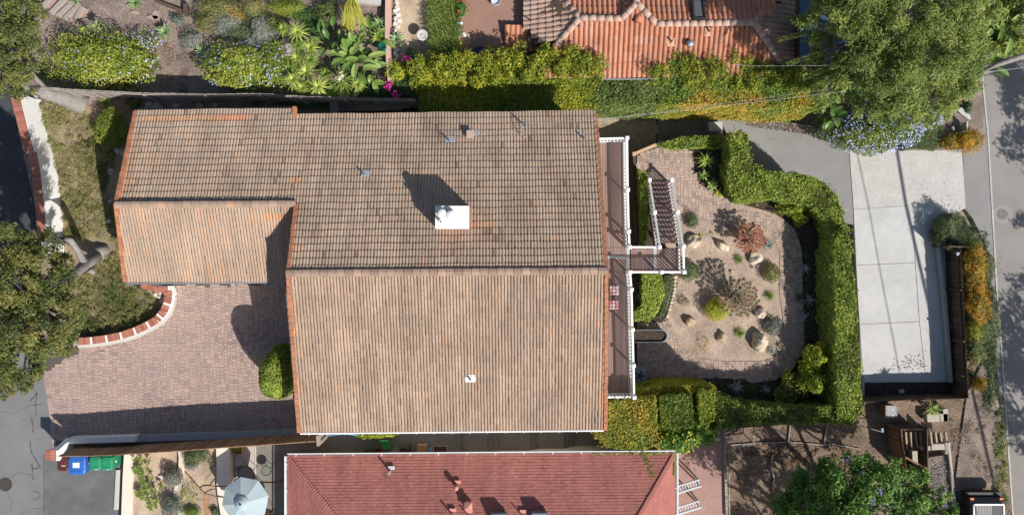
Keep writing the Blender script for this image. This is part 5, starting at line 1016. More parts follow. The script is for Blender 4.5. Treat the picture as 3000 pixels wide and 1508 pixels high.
tree('oak_tree', 'big dark olive oak hanging over the lower left road', [(40, 720, 7.6, 90), (120, 730, 7.4, 75), (60, 830, 8.2, 110), (150, 830, 7.8, 80), (40, 940, 8.2, 110), (140, 930, 7.8, 95), (60, 1050, 7.6, 90), (150, 1030, 7.0, 70), (30, 1120, 6.8, 50), (200, 960, 6.8, 50), (-80, 800, 8.2, 130), (-80, 1000, 8.2, 130), (190, 770, 6.6, 34), (195, 1010, 6.4, 36)],
     F_oak, .105, 2000, [([P(292, 742, .1), P(255, 770, 1.2), P(215, 805, 2.2), P(150, 850, 4.6), P(80, 880, 6.8)], [.34, .3, .24, .18, .1]), ([P(250, 775, 1.3), P(230, 735, 2.0), P(205, 705, 2.6), P(150, 688, 3.6), P(70, 720, 6)], [.2, .15, .17, .13, .07]), ([P(318, 728, -.05), P(298, 738, .12), P(286, 750, .3)], [.26, .38, .34]), ([P(262, 790, .9), P(276, 800, .7)], [.16, .13])], -.04, (290, 742), sub=(19, .3), aspect=.55, tb=.45, tvar=.75, flat=1.0, lowcut=-.3)
tree('oak_tree', 'dark olive oak at the upper left edge above the white wall', [(20, 40, 5, 85), (70, 30, 5, 60), (40, 130, 5.2, 85), (85, 120, 4.8, 45), (20, 220, 4.6, 75), (75, 210, 4.2, 50), (70, 250, 3.6, 35), (-80, 100, 5, 110)],
     F_oak, .105, 2000, [([P(252, 312, .0), P(200, 290, .45), P(130, 268, 1.2), P(60, 262, 2.2), P(10, 200, 3.6)], [.5, .46, .38, .3, .16]), ([P(160, 276, .9), P(90, 220, 2.4), P(50, 120, 3.8)], [.22, .16, .08])], -.04, (250, 312), sub=(19, .3), aspect=.55, tb=.42, tvar=.7, flat=1.0, lowcut=-.3)
tree('jacaranda_tree', 'bright green tree with purple blossoms in the lower right yard', [(2400, 1440, 1.4, 80), (2480, 1400, 2, 75), (2560, 1420, 2.2, 70), (2640, 1410, 1.6, 52), (2340, 1500, 1, 70), (2440, 1510, 2.4, 90), (2560, 1500, 2.6, 85), (2660, 1500, 1.6, 70), (2740, 1510, .8, 55), (2420, 1380, 1.0, 40), (2540, 1360, 1.2, 36), (2500, 1600, 3, 160), (2680, 1470, 1.2, 40), (2330, 1440, .8, 55), (2310, 1490, .6, 50), (2600, 1365, 1.6, 40), (2690, 1400, .8, 36), (2740, 1460, .4, 40)],
     F_green, .16, 900, [([P(2530, 1520, -3), P(2520, 1500, -1), P(2480, 1450, 1)], [.22, .18, .08]), ([P(2525, 1510, -1.2), P(2600, 1470, .8)], [.15, .07])], -3, (2530, 1520), sub=(18, .34), aspect=.42, tb=.5, tvar=.8, flat=1.0, flowers=(F_purple, 16, .09))
def off_tree(label, spots, zg, zc, m=F_oak):            # spots: photo pixels (and radius in metres) of the shade the crown throws on the ground
    cr = []
    for sx, sy, r in spots:
        g0 = P(sx, sy, zg); h = zc - zg; c = Vector((g0.x + .858 * h, g0.y - .858 * h, zc)); k = CAM_H * PPM / (CAM_H - zc); cr.append((1500 + c.x * k, 754 - c.y * k, zc, r * k))
    cx, cy = cr[0][0], cr[0][1]; q = P(cx, cy, zc); k = CAM_H * PPM / (CAM_H - zg); base = (1500 + q.x * k, 754 - q.y * k)
    lim = [([Vector((q.x, q.y, zg)), Vector((q.x + .2, q.y, zg + 2)), q - Vector((0, 0, .6))], [.24, .2, .1])]
    for c in cr[1:]: lim.append(([q - Vector((0, 0, 2)), P(c[0], c[1], zc - .5)], [.14, .06]))
    return tree('street_tree', label, cr, m, .2, 260, lim, zg, base, sub=(10, .45), aspect=.5)
off_tree('tree beyond the right frame edge shading the upper end of the street', [(2985, 255, 1.3), (2950, 215, .8), (2975, 330, .5), (3010, 300, 1.4), (2975, 425, 1.0), (3010, 440, 1.4), (3005, 660, .7), (3010, 200, 1.5)], -4, 3.5)
off_tree('tree beyond the right frame edge shading the lower end of the street', [(2985, 1000, 1.6), (2965, 940, 1.1), (3000, 870, 1.2), (2960, 1090, 1.0), (2990, 1150, 1.5), (2975, 1230, 1.0), (3000, 1280, 1.0), (3030, 1060, 2), (2940, 1180, .6)], -4, 3.5)
off_tree('tree beyond the bottom frame edge shading the lower yard', [(2240, 1420, 1.6), (2180, 1350, 1.0), (2300, 1360, 1.2), (2200, 1480, 1.3), (2330, 1460, 1.3), (2380, 1420, .7), (2240, 1270, .7), (2090, 1380, .7), (2060, 1300, .5)], -3, 4.0)
def off_cable(label, shade, r, zc=5.5):
    q = []
    for sx, sy in shade: g0 = P(sx, sy, -3.99); h = zc + 3.99; q.append(Vector((g0.x + .858 * h, g0.y - .858 * h, zc)))
    b = MB(); q = [q[0] + (q[0] - q[1]) * 3] + q + [q[-1] + (q[-1] - q[-2]) * 3]; b.tube(q, r, 5); tag(b.build('overhead_cable', mc, origin=q[0]), label, 'cable', 'overhead cables above the long hedge')
off_cable('thick utility cable beyond the right frame edge', [(2627, 437), (2654, 600), (2700, 800)], .09); off_cable('thin utility cable beyond the right frame edge', [(2524, 510), (2546, 612), (2576, 780), (2618, 1000)], .028)
# ---- plumbago banks
bl = (F_blue, 420, .085)
shrub(2560, 385, -4, 148, 62, 2.6, 'wide shrub covered in pale blue flowers under the big tree', F_plumb, n=9000, leaf=.13, amp=.45, tb=.2, tvar=.4, flowers=(F_blue, 900, .08)); shrub(2700, 330, -4, 80, 48, 2.2, 'smaller blue flowering shrub beside the dirt bank', F_plumb, n=4200, leaf=.12, amp=.45, tb=.25, flowers=(F_blue, 420, .085))
shrub(300, 178, 0, 168, 88, 1.5, 'broad yellow green shrub dotted with pale flowers behind the grey fence', F_plumb, n=9000, leaf=.13, amp=.7, tb=.6, tvar=.6, lobes=34, sharp=16, aspect=.4, flowers=(F_blue, 170, .075)); shrub(418, 120, 0, 56, 34, .9, 'thin flowering outgrowth at the right side of the broad shrub', F_plumb, n=700, leaf=.1, amp=.7, tb=.3, core=False, flowers=(F_blue, 60, .08))
shrub(700, 195, 0, 118, 76, 1.5, 'second flowering shrub between the agave and the yuccas', F_plumb, n=7000, leaf=.13, amp=.7, tb=.5, tvar=.6, lobes=30, sharp=16, aspect=.4, flowers=(F_blue, 150, .075)); shrub(800, 190, 0, 60, 80, 1.2, 'flowering shrub half hidden behind the yucca clump', F_plumb, n=2600, leaf=.12, amp=.45, tb=.4, aspect=.4, flowers=(F_blue, 60, .085))
# ---- upper left garden
spiky(480, 92, 0, .62, 'lone agave in the open soil between the flowering shrubs', F_aloe, 26, .15, .1, h=.35); spiky(394, 6, 0, .62, 'agave cut by the top edge of the photo', F_aloe, 28, .13, .12, h=.2); spiky(588, 148, 0, .5, 'agave left of the second flowering shrub', F_aloe, 22, .13, .12, h=.2); spiky(278, 76, 0, .42, 'agave peeking over the broad flowering shrub', F_aloe, 20, .12, .12, h=.9); spiky(240, 86, 0, .34, 'small yellowish agave over the broad flowering shrub', F_yucca, 16, .1, .12, h=.9); spiky(216, -2, 0, .5, 'agave at the very top beside the timber stair', F_aloe, 20, .1, .12, h=.2)
for i, (x_, y_, rx, ry, h, m_, lb) in enumerate([(560, 116, 38, 34, .6, F_grey, 'grey twiggy sage bush beside the small agave'), (660, 70, 56, 40, .9, F_grey, 'wide grey twiggy bush near the top edge'), (640, 18, 70, 34, 1.2, F_dry, 'olive bush with yellow tips at the top edge'), (740, 24, 44, 40, 1.2, F_dry, 'dry olive bush right of the yellow tipped one'), (765, 86, 36, 60, 1.0, F_grey, 'silvery bush behind the yucca heads'), (840, 22, 64, 30, 1.0, F_plumb, 'golden green ground shrub at the top middle'), (900, 45, 50, 24, .7, F_dark, 'dark low shrub left of the palm fronds'), (690, 45, 30, 24, .8, F_orange, 'small golden shrub by the grey bush'), (730, 120, 40, 24, .6, F_grey, 'pale sage bush above the second flowering shrub')]):
    shrub(x_, y_, 0, rx, ry, h, lb, m_, leaf=.1, amp=.5, tb=.45, aspect=.25, tvar=.5)
YU = [(826, 82, .55), (868, 92, .8), (812, 138, .7), (868, 132, .5), (906, 138, .75), (868, 168, .7), (906, 172, .6), (846, 200, .8), (896, 208, .95), (856, 232, .8), (950, 216, .6), (884, 256, .7), (930, 252, .85), (972, 270, .75), (1000, 232, .9), (1046, 244, .6), (1006, 274, .6)]
ylab = ['topmost small', 'upper large', 'leftmost', 'small central upper', 'upper right', 'middle left', 'middle right', 'left of centre large', 'biggest central', 'lower left', 'right of centre small', 'lowest left', 'lower middle', 'lowest middle over the fence', 'cream flowering', 'rightmost', 'lowest right yellow']
for i, (x_, y_, R) in enumerate(YU):
    spiky(x_, y_, 0, R * 1.0, ylab[i] + ' yucca rosette of the clump above the grey fence', F_yucca, int(46 + 10 * R), .065, .32, (-.1, 1.25), name='yucca', h=.9 + .4 * math.sin(i * 2.3), group='yucca rosettes above the grey fence', tb=.45 + .25 * math.sin(i * 1.7), flower=F_cream if i == 14 else None)
shrub(846, 142, 0, 26, 34, .9, 'dead grey yucca trunk base showing between the rosettes', M_rockg, leaf=.16, aspect=.15, n=500, amp=.5, name='dead_stump', cat='stump')
# palm fronds at top
b = MB(); c = P(1028, -20, 1.2)
for an in (-1.85, -1.7, -1.5, -1.3, -1.6, -1.15):
    L_ = 1.75
    for j in range(34):
        u = (j + 1) / 34; q = c + Vector((math.cos(an) * L_ * u, math.sin(an) * L_ * u, .3 * math.sin(u * 3) - .25 * u))
        for s_ in (-1, 1): blade(b, q, (math.cos(an + s_ * .55), math.sin(an + s_ * .55), -.15), .42 * (1 - .5 * u), .035, .25, random.random(), 2)
    b.tube([c, c + Vector((math.cos(an) * L_ * .5, math.sin(an) * L_ * .5, .28)), c + Vector((math.cos(an) * L_, math.sin(an) * L_, -.2))], .016, 4, .9)
tag(b.build('palm_fronds', F_palm), 'yellow green palm fronds hanging from the top edge', 'palm')
def paddle(name, label, px, py, z, n, L_, wd, h, tb=.5, leafl=None):
    c_ = P(px, py, z + h); root = thing(name, label, 'plant', P(px, py, z)); lb = MB(); sb = MB()
    for i in range(n):
        c = c_ + Vector((random.gauss(0, .3), random.gauss(0, .3), 0)); an = random.uniform(0, 6.283); e = random.uniform(.1, 1.25); st = Vector((c.x, c.y, z)); hh = h * random.uniform(.7, 1.15); r0 = .35 * math.cos(e) + .1; q = st + Vector((math.cos(an) * r0, math.sin(an) * r0, hh)); sb.tube([st, q], [.03, .018], 5)
        d = Vector((math.cos(an) * math.cos(e), math.sin(an) * math.cos(e), math.sin(e) * .6)).normalized(); side = Vector((0, 0, 1)).cross(d).normalized(); up = d.cross(side); V = []; seg = 7; LL = L_ * random.uniform(.7, 1.15); dr = random.uniform(.15, .55); tw = random.uniform(-.35, .35)
        for k in range(seg + 1):
            u = k / seg; p = q + d * LL * u - Vector((0, 0, dr * LL * u * u)); w_ = wd * .5 * math.sin(math.pi * min(1, (u * .93 + .07))) ** .6 + .01; V += [p - side * w_ + Vector((0, 0, .35 * w_ * (1 + tw))), p, p + side * w_ + Vector((0, 0, .35 * w_ * (1 - tw)))]
        F = []
        for k in range(seg): F += [(3 * k, 3 * k + 1, 3 * k + 4, 3 * k + 3), (3 * k + 1, 3 * k + 2, 3 * k + 5, 3 * k + 4)]
        lb.add(V, F, min(1, max(0, tb + random.uniform(-.4, .4))))
    lb.build('leaf_blades', F_strel, root); sb.build('stems', F_strel, root); return root
paddle('bird_of_paradise', 'big paddle leaved plant between the yuccas and the green hose', 1030, 170, 0, 30, .85, .3, 1.2, .55); paddle('bird_of_paradise', 'paddle leaved plant nearest the grey fence', 1066, 228, 0, 12, .7, .28, .8, .6); paddle('bird_of_paradise', 'upright narrow paddle leaved plant left of the agaves', 1086, 122, 0, 9, .8, .24, .9, .6); paddle('bird_of_paradise', 'dark paddle leaved plant in the shade left of the big one', 972, 122, 0, 14, .65, .28, .9, .35)
paddle('banana_plant', 'large leaved plant under the right edge of the big tree', 2900, 180, -4, 16, .8, .3, 2.2, .6); paddle('banana_plant', 'large leaved plant in the far top right corner', 2950, 70, -4, 20, .8, .3, 2.4, .5); paddle('banana_plant', 'dark large leaved plant at the end of the long hedge', 2440, 340, -4, 14, .8, .34, 2.4, .15)
shrub(2965, 40, -4, 70, 70, 3.2, 'dark green bush behind the top right large leaves', F_olive, leaf=.16, amp=.5, tb=.35); shrub(2960, 130, -4, 60, 40, 2.0, 'bright green bush at the top right street edge', F_olive, leaf=.16, amp=.5, tb=.6); shrub(2835, 250, -4, 40, 34, 1.4, 'leafy green shrub hanging over the dirt bank', F_strel, leaf=.2, amp=.6, tb=.6, n=500, core=False)
b = MB(); b.tube([P(2870, 212, -1.5), P(2920, 190, -1.1), P(3040, 150, -.8)], [.1, .14, .17], 8); tag(b.build('leaning_trunk', M_bark, smooth=True), 'bare brown trunk leaning across the top right street corner', 'trunk')
spiky(1110, 68, 0, .55, 'upper potted agave with grey green blades near the salmon wall', F_aloe, 30, .08, .15, h=.4); spiky(1108, 106, 0, .55, 'yellowish agave below the grey green one', F_yucca, 26, .13, .12, h=.4); spiky(1160, 114, 0, .72, 'agave right of the green hose', F_aloe, 22, .12, .12, h=.4); spiky(1138, 84, 0, .4, 'dark thin leaved cordyline at the end of the salmon wall', mat('foliage_purple', [(.08, .05, .05), (.14, .08, .08)], .6), 14, .06, .2, name='cordyline', h=.4)
shrub(1160, 212, 0, 34, 34, .9, 'bright yellow green bush near the garden tap', F_yel, leaf=.12, amp=.5, tb=.55); shrub(1204, 178, 0, 26, 36, 1.2, 'dark bush with a magenta flower by the sand', F_dark, leaf=.1, amp=.4, tb=.25); shrub(1180, 250, 0, 60, 40, .6, 'dark green bush in the shade by the fence end', F_dark, leaf=.12, amp=.5, tb=.3); shrub(1110, 262, 0, 60, 24, .6, 'dark ivy mound between yuccas and fence end', F_dark, leaf=.12, amp=.5, tb=.3)
b = MB()
for x_, y_, z in ((1192, 172, 1.35), (1140, 244, .8), (1138, 256, .8), (1158, 278, .8), (1166, 280, .8)): p = np.array(P(x_, y_, z)); leaves(b, p + RNG.normal(0, .1, (40, 3)), RNG.normal(0, 1, (40, 3)) + [0, 0, 1], .1, .8, RNG.random(40))
tag(b.build('bougainvillea', F_pinkf), 'magenta bougainvillea sprays along the fence end', 'flowers')
# grass like hedge
q_ = [(1258, -60), (1336, -60), (1338, 60), (1336, 130), (1330, 172), (1280, 176), (1268, 120), (1262, 40)]
xy, qq = ptsin(q_, 5200, .9); b = MB()
for x_, y_ in xy: an = random.uniform(-1.6, 1.6) + (math.pi if random.random() < .6 - .5 * (x_ - qq.mean(0)[0]) else 0); e = random.uniform(.6, 1.45); blade(b, (x_, y_, .05 + random.random() * .4), (math.cos(an) * math.cos(e), math.sin(an) * math.cos(e) - .2, math.sin(e)), random.uniform(.5, .95), .03, random.uniform(.2, .5), random.random(), 2)
b.prism([tuple(P(x, y, .4)[:2]) for x, y in [(1268, -60), (1326, -60), (1328, 150), (1284, 160)]], -.03, .4, .0); tag(b.build('grass_hedge', F_grass), 'tall shaggy grass hedge between sand and terracotta patio', 'hedge')
# ---- planting round the left lawn bank
def ground_cover(name, poly, z, m, n, leaf, h=.12, thr=None, aspect=.25, tb=.5, tvar=.6):
    big = 45 if n > 1800 else 2
    nc_ = max(8, n // big); ctr, qq = ptsin(poly, nc_, z); ci = RNG.integers(0, nc_, n); sp = RNG.uniform(.06, .2, nc_) * (1 if big > 2 else 2.5); xy = ctr[ci] + RNG.normal(0, 1, (n, 2)) * sp[ci][:, None]; k0 = inpoly(xy, qq); xy = xy[k0]; ci = ci[k0]; n = len(xy); ct = RNG.uniform(-.5, .5, nc_)[ci]; ch = RNG.uniform(.3, 1.5, nc_)[ci]; b = MB(); w_ = wobble(xy[:, 0], xy[:, 1], 1.1, 2)
    if thr is not None: k = w_ + .8 * (RNG.random(n) - .5) > thr; xy, w_, ci, ct, ch = xy[k], w_[k], ci[k], ct[k], ch[k]
    zz = z + np.maximum(.01, h * ch * np.exp(-((xy - ctr[ci]) ** 2).sum(1) / .03)) * RNG.random(len(xy)) ** .5; leaves(b, np.c_[xy, zz + .01], np.tile([[0., 0, 1]], (len(xy), 1)), leaf, aspect, np.clip(tb + tvar * (.4 * wobble(xy[:, 0], xy[:, 1], .7, 4) + .7 * ct + .5 * (RNG.random(len(xy)) - .5)), 0, 1), .7); o = b.build(name, m); o['kind'] = 'stuff'; return o
slab('bank_soil', [(110, 300), (260, 310), (400, 340), (352, 600), (365, 830), (500, 852), (495, 900), (450, 955), (380, 990), (200, 1010), (170, 800), (150, 600)], .0, mat('bank_soil_m', (.26, .2, .13), .95, (.3, 12), (.2, .9), (.3, 20)), .1)
ground_cover('ground_cover', [(112, 300), (200, 300), (280, 350), (350, 440), (310, 560), (350, 640), (360, 720), (300, 700), (200, 720), (178, 640), (160, 520), (140, 400)], .0, F_dry, 26000, .1, .24, -.85, tb=.5, tvar=.95)
ground_cover('ground_cover', [(300, 760), (362, 720), (368, 826), (430, 850), (482, 900), (460, 930), (420, 950), (380, 970), (300, 990), (220, 995), (190, 900), (220, 800)], .0, F_dry, 26000, .1, .36, -.95, tb=.38, tvar=.8)
ground_cover('ground_cover', [(985, 305), (1230, 305), (1232, 345), (985, 348)], -.48, F_dark, 3600, .12, .2, None, .6, .3)
ground_cover('ground_cover', [(740, 296), (960, 296), (960, 320), (740, 320)], .0, F_dark, 2200, .1, .1, None, .5, .4)
ground_cover('grass_verge', [(2905, 1240), (2930, 1150), (2942, 1240), (2950, 1400), (2952, 1480), (2918, 1480), (2910, 1340)], -2.95, F_grass, 3800, .14, .2, -.9, .2, .2)
ground_cover('dry_weeds', [(2760, 1180), (2880, 1100), (2930, 1240), (2930, 1400), (2800, 1440), (2780, 1300)], -2.88, mat('dry_weeds_m', [(.16, .12, .09), (.26, .2, .15), (.34, .27, .2), (.16, .15, .07)], .9), 5000, .12, .1, -.1, .15)
ground_cover('dry_weeds', [(2725, 1340), (2782, 1330), (2800, 1500), (2726, 1500)], -2.7, mat('dry_weeds_g', [(.2, .18, .16), (.3, .27, .24), (.36, .33, .3)], .9), 2600, .12, .06, None, .2)
ground_cover('leaf_litter', [(2300, 1290), (2500, 1310), (2620, 1400), (2500, 1400), (2330, 1380), (2150, 1320)], -2.98, mat('leaf_litter_m', [(.1, .07, .05), (.2, .13, .08), (.28, .2, .14)], .9), 3500, .11, .04, None, .5)
ground_cover('leaf_litter', [(2620, 1050), (2700, 1030), (2720, 1080), (2600, 1082)], -3.982, mat('leaf_litter_o', [(.14, .06, .03), (.24, .1, .05)], .9), 130, .1, .03, None, .6)
ground_cover('leaf_litter', [(860, 60), (1100, 60), (1120, 290), (240, 280), (160, 150), (400, 90)], -.02, mat('leaf_litter_m', [(.1, .07, .05)], .9), 3500, .1, .03, None, .5)
shrub(322, 378, 0, 46, 66, 1.3, 'tall bright olive shrub beside the brown roof corner', F_plumb, n=5200, leaf=.14, aspect=.2, amp=.45, tb=.45, tvar=.5); shrub(290, 440, 0, 36, 40, .7, 'lower olive shrub continuing below the tall one', F_dry, leaf=.12, aspect=.2, amp=.5, tb=.65)
tuft(306, 298, 0, .6, 'arching green grass clump at the end of the grey fence', F_grass, 160, .4, .03, None); shrub(390, 300, 0, 22, 22, .5, 'low olive tuft at the shaded roof corner', F_dry, leaf=.1, amp=.5, tb=.2)
rk = 'grey stones stacked under the roof corner'
for i, (x_, y_, rx, ry, lb) in enumerate([(432, 302, 18, 12, 'biggest grey stone at the shaded roof corner, upper left'), (456, 308, 16, 12, 'grey stone right of the biggest at the roof corner'), (430, 316, 20, 7, 'long flat grey stone at the shaded roof corner'), (470, 316, 12, 8, 'low grey stone at the right of the stacked ones'), (516, 308, 11, 9, 'left round stepping stone behind the back eave'), (584, 310, 10, 9, 'middle round stepping stone behind the back eave'), (629, 308, 11, 9, 'right round stepping stone behind the back eave'), (342, 440, 12, 8, 'grey stone in the roof shadow, upper'), (360, 446, 18, 12, 'broad grey stone in the roof shadow beside the wall'), (322, 500, 8, 12, 'grey stone in the roof shadow, lower'), (322, 588, 11, 8, 'grey stone at the edge of the gable shadow'), (316, 648, 9, 9, 'pale stone at the lit end of the stone row'), (104, 286, 12, 8, 'pale stone at the top end of the white wall'), (112, 294, 10, 6, 'flat stone below the one at the white wall end')]):
    rock(x_, y_, rx, ry, .14, lb, 0, M_rockg, i * .7, .3 + .05 * i, 'garden_stone', 'garden stones round the left gable')
for i, (x_, y_) in enumerate([(455, 862), (470, 858), (482, 862), (466, 870), (480, 874), (490, 866), (474, 882), (486, 884)]): rock(x_, y_, 8, 7, .12, ['pale rubble stone, top left inside the curved wall corner', 'pale rubble stone, top middle inside the curved wall', 'pale rubble stone, top right inside the curved wall', 'pale rubble stone, centre left inside the curved wall', 'pale rubble stone, centre right inside the curved wall', 'pale rubble stone nearest the curved wall corner', 'pale rubble stone, lowest left inside the curved wall', 'pale rubble stone, lowest right inside the curved wall'][i], .12, M_rock, i, .9, 'rubble_stone', 'rubble stones inside the curved wall')
rr = random.Random(9)
WS = [(1162, 8), (1164, 24), (1158, 34), (1166, 42), (1160, 54), (1168, 60), (1158, 70), (1164, 78), (1156, 90), (1164, 100), (1156, 140), (1166, 146), (1158, 156), (1164, 166), (1158, 176)]
for i, (x_, y_) in enumerate(WS): rock(x_, y_, 8, 8, .14, 'white cobble number {} counting down the row beside the salmon wall'.format(i + 1) if False else ('white cobble beside the salmon wall, ' + ['topmost', 'second from top', 'third from top', 'fourth from top', 'fifth from top', 'sixth from top', 'seventh from top', 'eighth from top', 'ninth from top', 'last in the sun', 'first in the shade', 'second in the shade', 'third in the shade', 'fourth in the shade', 'lowest in the shade'][i]), 0, mat('white_cobble', [(.5, .47, .43), (.62, .58, .53)], .9, (.1, 8)), i * 1.3, .6, 'cobble', 'white cobbles beside the salmon wall')
# ---- plants along the street
hedge([(2752, 690), (2768, 650), (2798, 622), (2832, 640), (2866, 670), (2888, 700), (2904, 760), (2914, 840), (2922, 940), (2924, 1080), (2900, 1130), (2850, 1100), (2842, 1000), (2836, 860), (2830, 722), (2756, 716)], -3.9, -2.9, 'dark green juniper bank between the brown fence and the street', F_juni, .19, 2.6, bump=.42, tb=.45, tvar=.65, aspect=.13, tilt=1.0, tuft=.5)
shrub(2858, 775, -3.2, 34, 74, 1.2, 'upper orange tipped shrub over the juniper bank', F_orange, leaf=.2, aspect=.11, amp=.6, lobes=34, sharp=22, tb=.3, tvar=.85, n=3000, coret=0); shrub(2866, 885, -3.2, 34, 70, 1.3, 'lower vivid orange tipped shrub over the juniper bank', F_orange, leaf=.2, aspect=.11, amp=.6, lobes=34, sharp=22, tb=.42, tvar=.8, n=3000, coret=0); shrub(2856, 970, -3.2, 24, 40, .9, 'pale yellow green shrub below the orange tipped ones', F_palm, leaf=.14, aspect=.2, amp=.5, tb=.3)
shrub(2866, 1040, -3.2, 26, 34, .7, 'dry straw coloured shrub at the street bank', F_dry, leaf=.12, aspect=.2, amp=.6, tb=.85, n=700); shrub(2872, 1125, -3.0, 22, 26, .7, 'small shrub with orange flower heads near the fence corner', F_orange, leaf=.14, aspect=.2, amp=.6, tb=.5, n=500); shrub(2900, 1150, -3.2, 24, 60, .7, 'dark weedy strip along the lower street edge', F_juni, leaf=.12, aspect=.25, amp=.5, tb=.3)
shrub(2842, 410, -4, 44, 40, 1.0, 'vivid orange tipped shrub at the concrete corner by the street', F_orange, leaf=.2, aspect=.11, amp=.6, lobes=34, sharp=22, tb=.4, tvar=.85, n=2600, coret=0); shrub(2790, 418, -4, 32, 26, .8, 'smaller half green shrub left of the orange one', F_orange, leaf=.2, aspect=.11, amp=.6, lobes=24, sharp=22, tb=.2, tvar=.7, n=1500, coret=0)
hedge([(2650, 425), (2700, 372), (2760, 362), (2768, 410), (2740, 440), (2690, 436), (2640, 440)], -4.0, -3.72, 'grey green creeping mat between blue flowers and orange shrub', F_juni, .1, 2.2, name='creeping_plant', cat='plant', bump=.08, tb=.55, aspect=.2)
shrub(2740, 330, -4, 20, 18, .5, 'dark weed on the dirt bank beside the dry grass', F_dark, leaf=.1, amp=.6, tb=.3); shrub(2772, 338, -4, 20, 12, .4, 'dry golden grass on the dirt bank', F_orange, leaf=.13, aspect=.14, amp=.6, tb=.35, n=260, core=False); shrub(2836, 312, -4, 14, 20, .5, 'dark green weed by the street edge', F_dark, leaf=.1, amp=.6, tb=.4)
slab('dirt_bank', [(2640, 300), (2790, 262), (2872, 240), (2882, 300), (2880, 420), (2770, 440), (2600, 440)], -3.96, M_dirt, .3)
b = MB(); b.bar(P(2798, 296, -3.7), P(2820, 290, -3.7), .12, .2); tag(b.build('edging_brick', mat('salmon_brick', (.5, .24, .18), .9, (.1, 9))), 'salmon coloured brick kerb piece on the dirt bank', 'brick')
b = MB(); q = [P(2804, 322, -3.85), P(2820, 314, -3.8), P(2838, 330, -3.78), P(2846, 350, -3.85), P(2836, 348, -3.85), P(2816, 334, -3.84)]; b.add([p for p in q] + [p - Vector((0, 0, .06)) for p in q], [(5, 4, 3, 2, 1, 0), (6, 7, 8, 9, 10, 11)] + [(i, (i + 1) % 6, (i + 1) % 6 + 6, i + 6) for i in range(6)]); tag(b.build('stone_slab', M_conc), 'pale broken concrete slab on the dirt bank', 'slab')
b = MB(); b.bar(P(2828, 358, -3.6), P(2826, 388, -3.6), .08, .4); b.bar(P(2826, 388, -3.6), P(2812, 388, -3.6), .08, .4); tag(b.build('concrete_surround', M_conc), 'half buried pale concrete corner frame beside the orange shrub', 'frame'); b = MB(); b.bar(P(2789, 372, -3.75), P(2792, 382, -3.75), .1, .2); tag(b.build('concrete_stub', M_conc), 'short pale concrete stub left of the half buried frame', 'block')
p = P(2790, 1205, -2.4); spiky(2738, 1200, -3, .75, 'spiky green palm like plant at the top of the earth stair', F_grass, 36, .06, .2, (-.3, 1.2), name='yucca', h=.9, tb=.7); spiky(2722, 1184, -3, .5, 'dead brown spiky plant beside the green one', mat('dead_leaf', [(.14, .09, .05), (.24, .16, .09)], .9), 26, .05, .3, (-.3, 1.2), name='yucca', h=.7)
# ---- bottom left beds
for i, (x_, y_, rx, ry, h, m_, lb, kw) in enumerate([(505, 1398, 30, 32, .8, F_grey, 'upper dark grey round bush in the left sandy bed', dict(tb=.2)), (500, 1484, 33, 34, .8, F_grey, 'lower dark grey round bush in the left sandy bed', dict(tb=.3)), (570, 1334, 40, 30, .7, F_redg, 'purple grey twiggy bush at the top of the right sandy bed', dict(tb=.1, amp=.5)), (560, 1362, 24, 16, .4, F_grey, 'small grey green tuft below the twiggy bush', dict(tb=.5)), (620, 1352, 16, 22, .4, F_redg, 'small reddish sprig beside the wide cream wall', dict(tb=.2, amp=.7, n=150, core=False)), (555, 1446, 34, 30, .6, F_yucca, 'golden green leafy shrub on the stepped wall', dict(tb=.3, amp=.6, n=500, core=False)), (560, 1500, 32, 22, .5, F_grass, 'green strappy clump at the bottom of the right bed', dict(tb=.3, aspect=.14)), (628, 1498, 14, 14, .35, F_redg, 'tiny shrub beside the tan stepping stone', dict(tb=.2)), (692, 1312, 18, 14, .4, F_yel, 'bright green plant in the square patio planter', dict(tb=.4))]):
    a_ = dict(leaf=.09, amp=.3, aspect=.3); a_.update(kw); shrub(x_, y_, .3 if x_ < 640 else 0, rx, ry, h, lb, m_, **a_)
for i, (x_, y_, lb) in enumerate([(414, 1352, 'top leafy sprawling succulent beside the cream wall'), (408, 1396, 'second leafy sprawling succulent beside the cream wall'), (434, 1420, 'third leafy sprawling succulent in the left bed'), (418, 1452, 'fourth leafy sprawling succulent in the left bed'), (436, 1474, 'lowest leafy sprawling succulent in the left bed'), (458, 1416, 'small outlying leafy succulent near the round bush')]):
    F_succ = fol('foliage_succulent', [(.06, .1, .025), (.1, .15, .03), (.16, .2, .05), (.26, .27, .08)]); root = thing('sprawling_succulent', lb, 'plant', P(x_, y_, .34), 'sprawling succulents in the sandy bed'); b = MB()
    for j in range(9 if i < 5 else 3): p = P(x_ + random.uniform(-22, 22), y_ + random.uniform(-22, 22), .55 + .15 * random.random()); rosette(b, p, 12, .27, .07, .25, (0, 1.1), .45, .8)
    b.build('rosettes', F_succ, root)
rock(470, 1396, 8, 7, .1, 'white stone beside the upper round grey bush', .34, mat('white_cobble', [(.5, .47, .43), (.62, .58, .53)], .9, (.1, 8)), 0, .9, 'garden_stone', None)
slab('stepping_stone', [(598, 1508), (594, 1470), (600, 1446), (608, 1446), (614, 1470), (612, 1508)], .36, mat('tan_flag', (.36, .2, .11), .9, (.2, 6)), .1)
for q in ([(604, 1396), (624, 1384), (618, 1396), (600, 1412)], [(482, 1344), (490, 1342), (490, 1356), (482, 1358)], [(574, 1460), (592, 1462), (592, 1490), (580, 1490)]): slab('stepping_stone', q, .36, mat('tan_flag2', (.34, .26, .19), .9, (.2, 6)), .1)
shrub(1100, 1268, -.1, 60, 14, 1.6, 'yellow green shrub squeezed under the front eave', F_yel, leaf=.12, amp=.6, tb=.4)

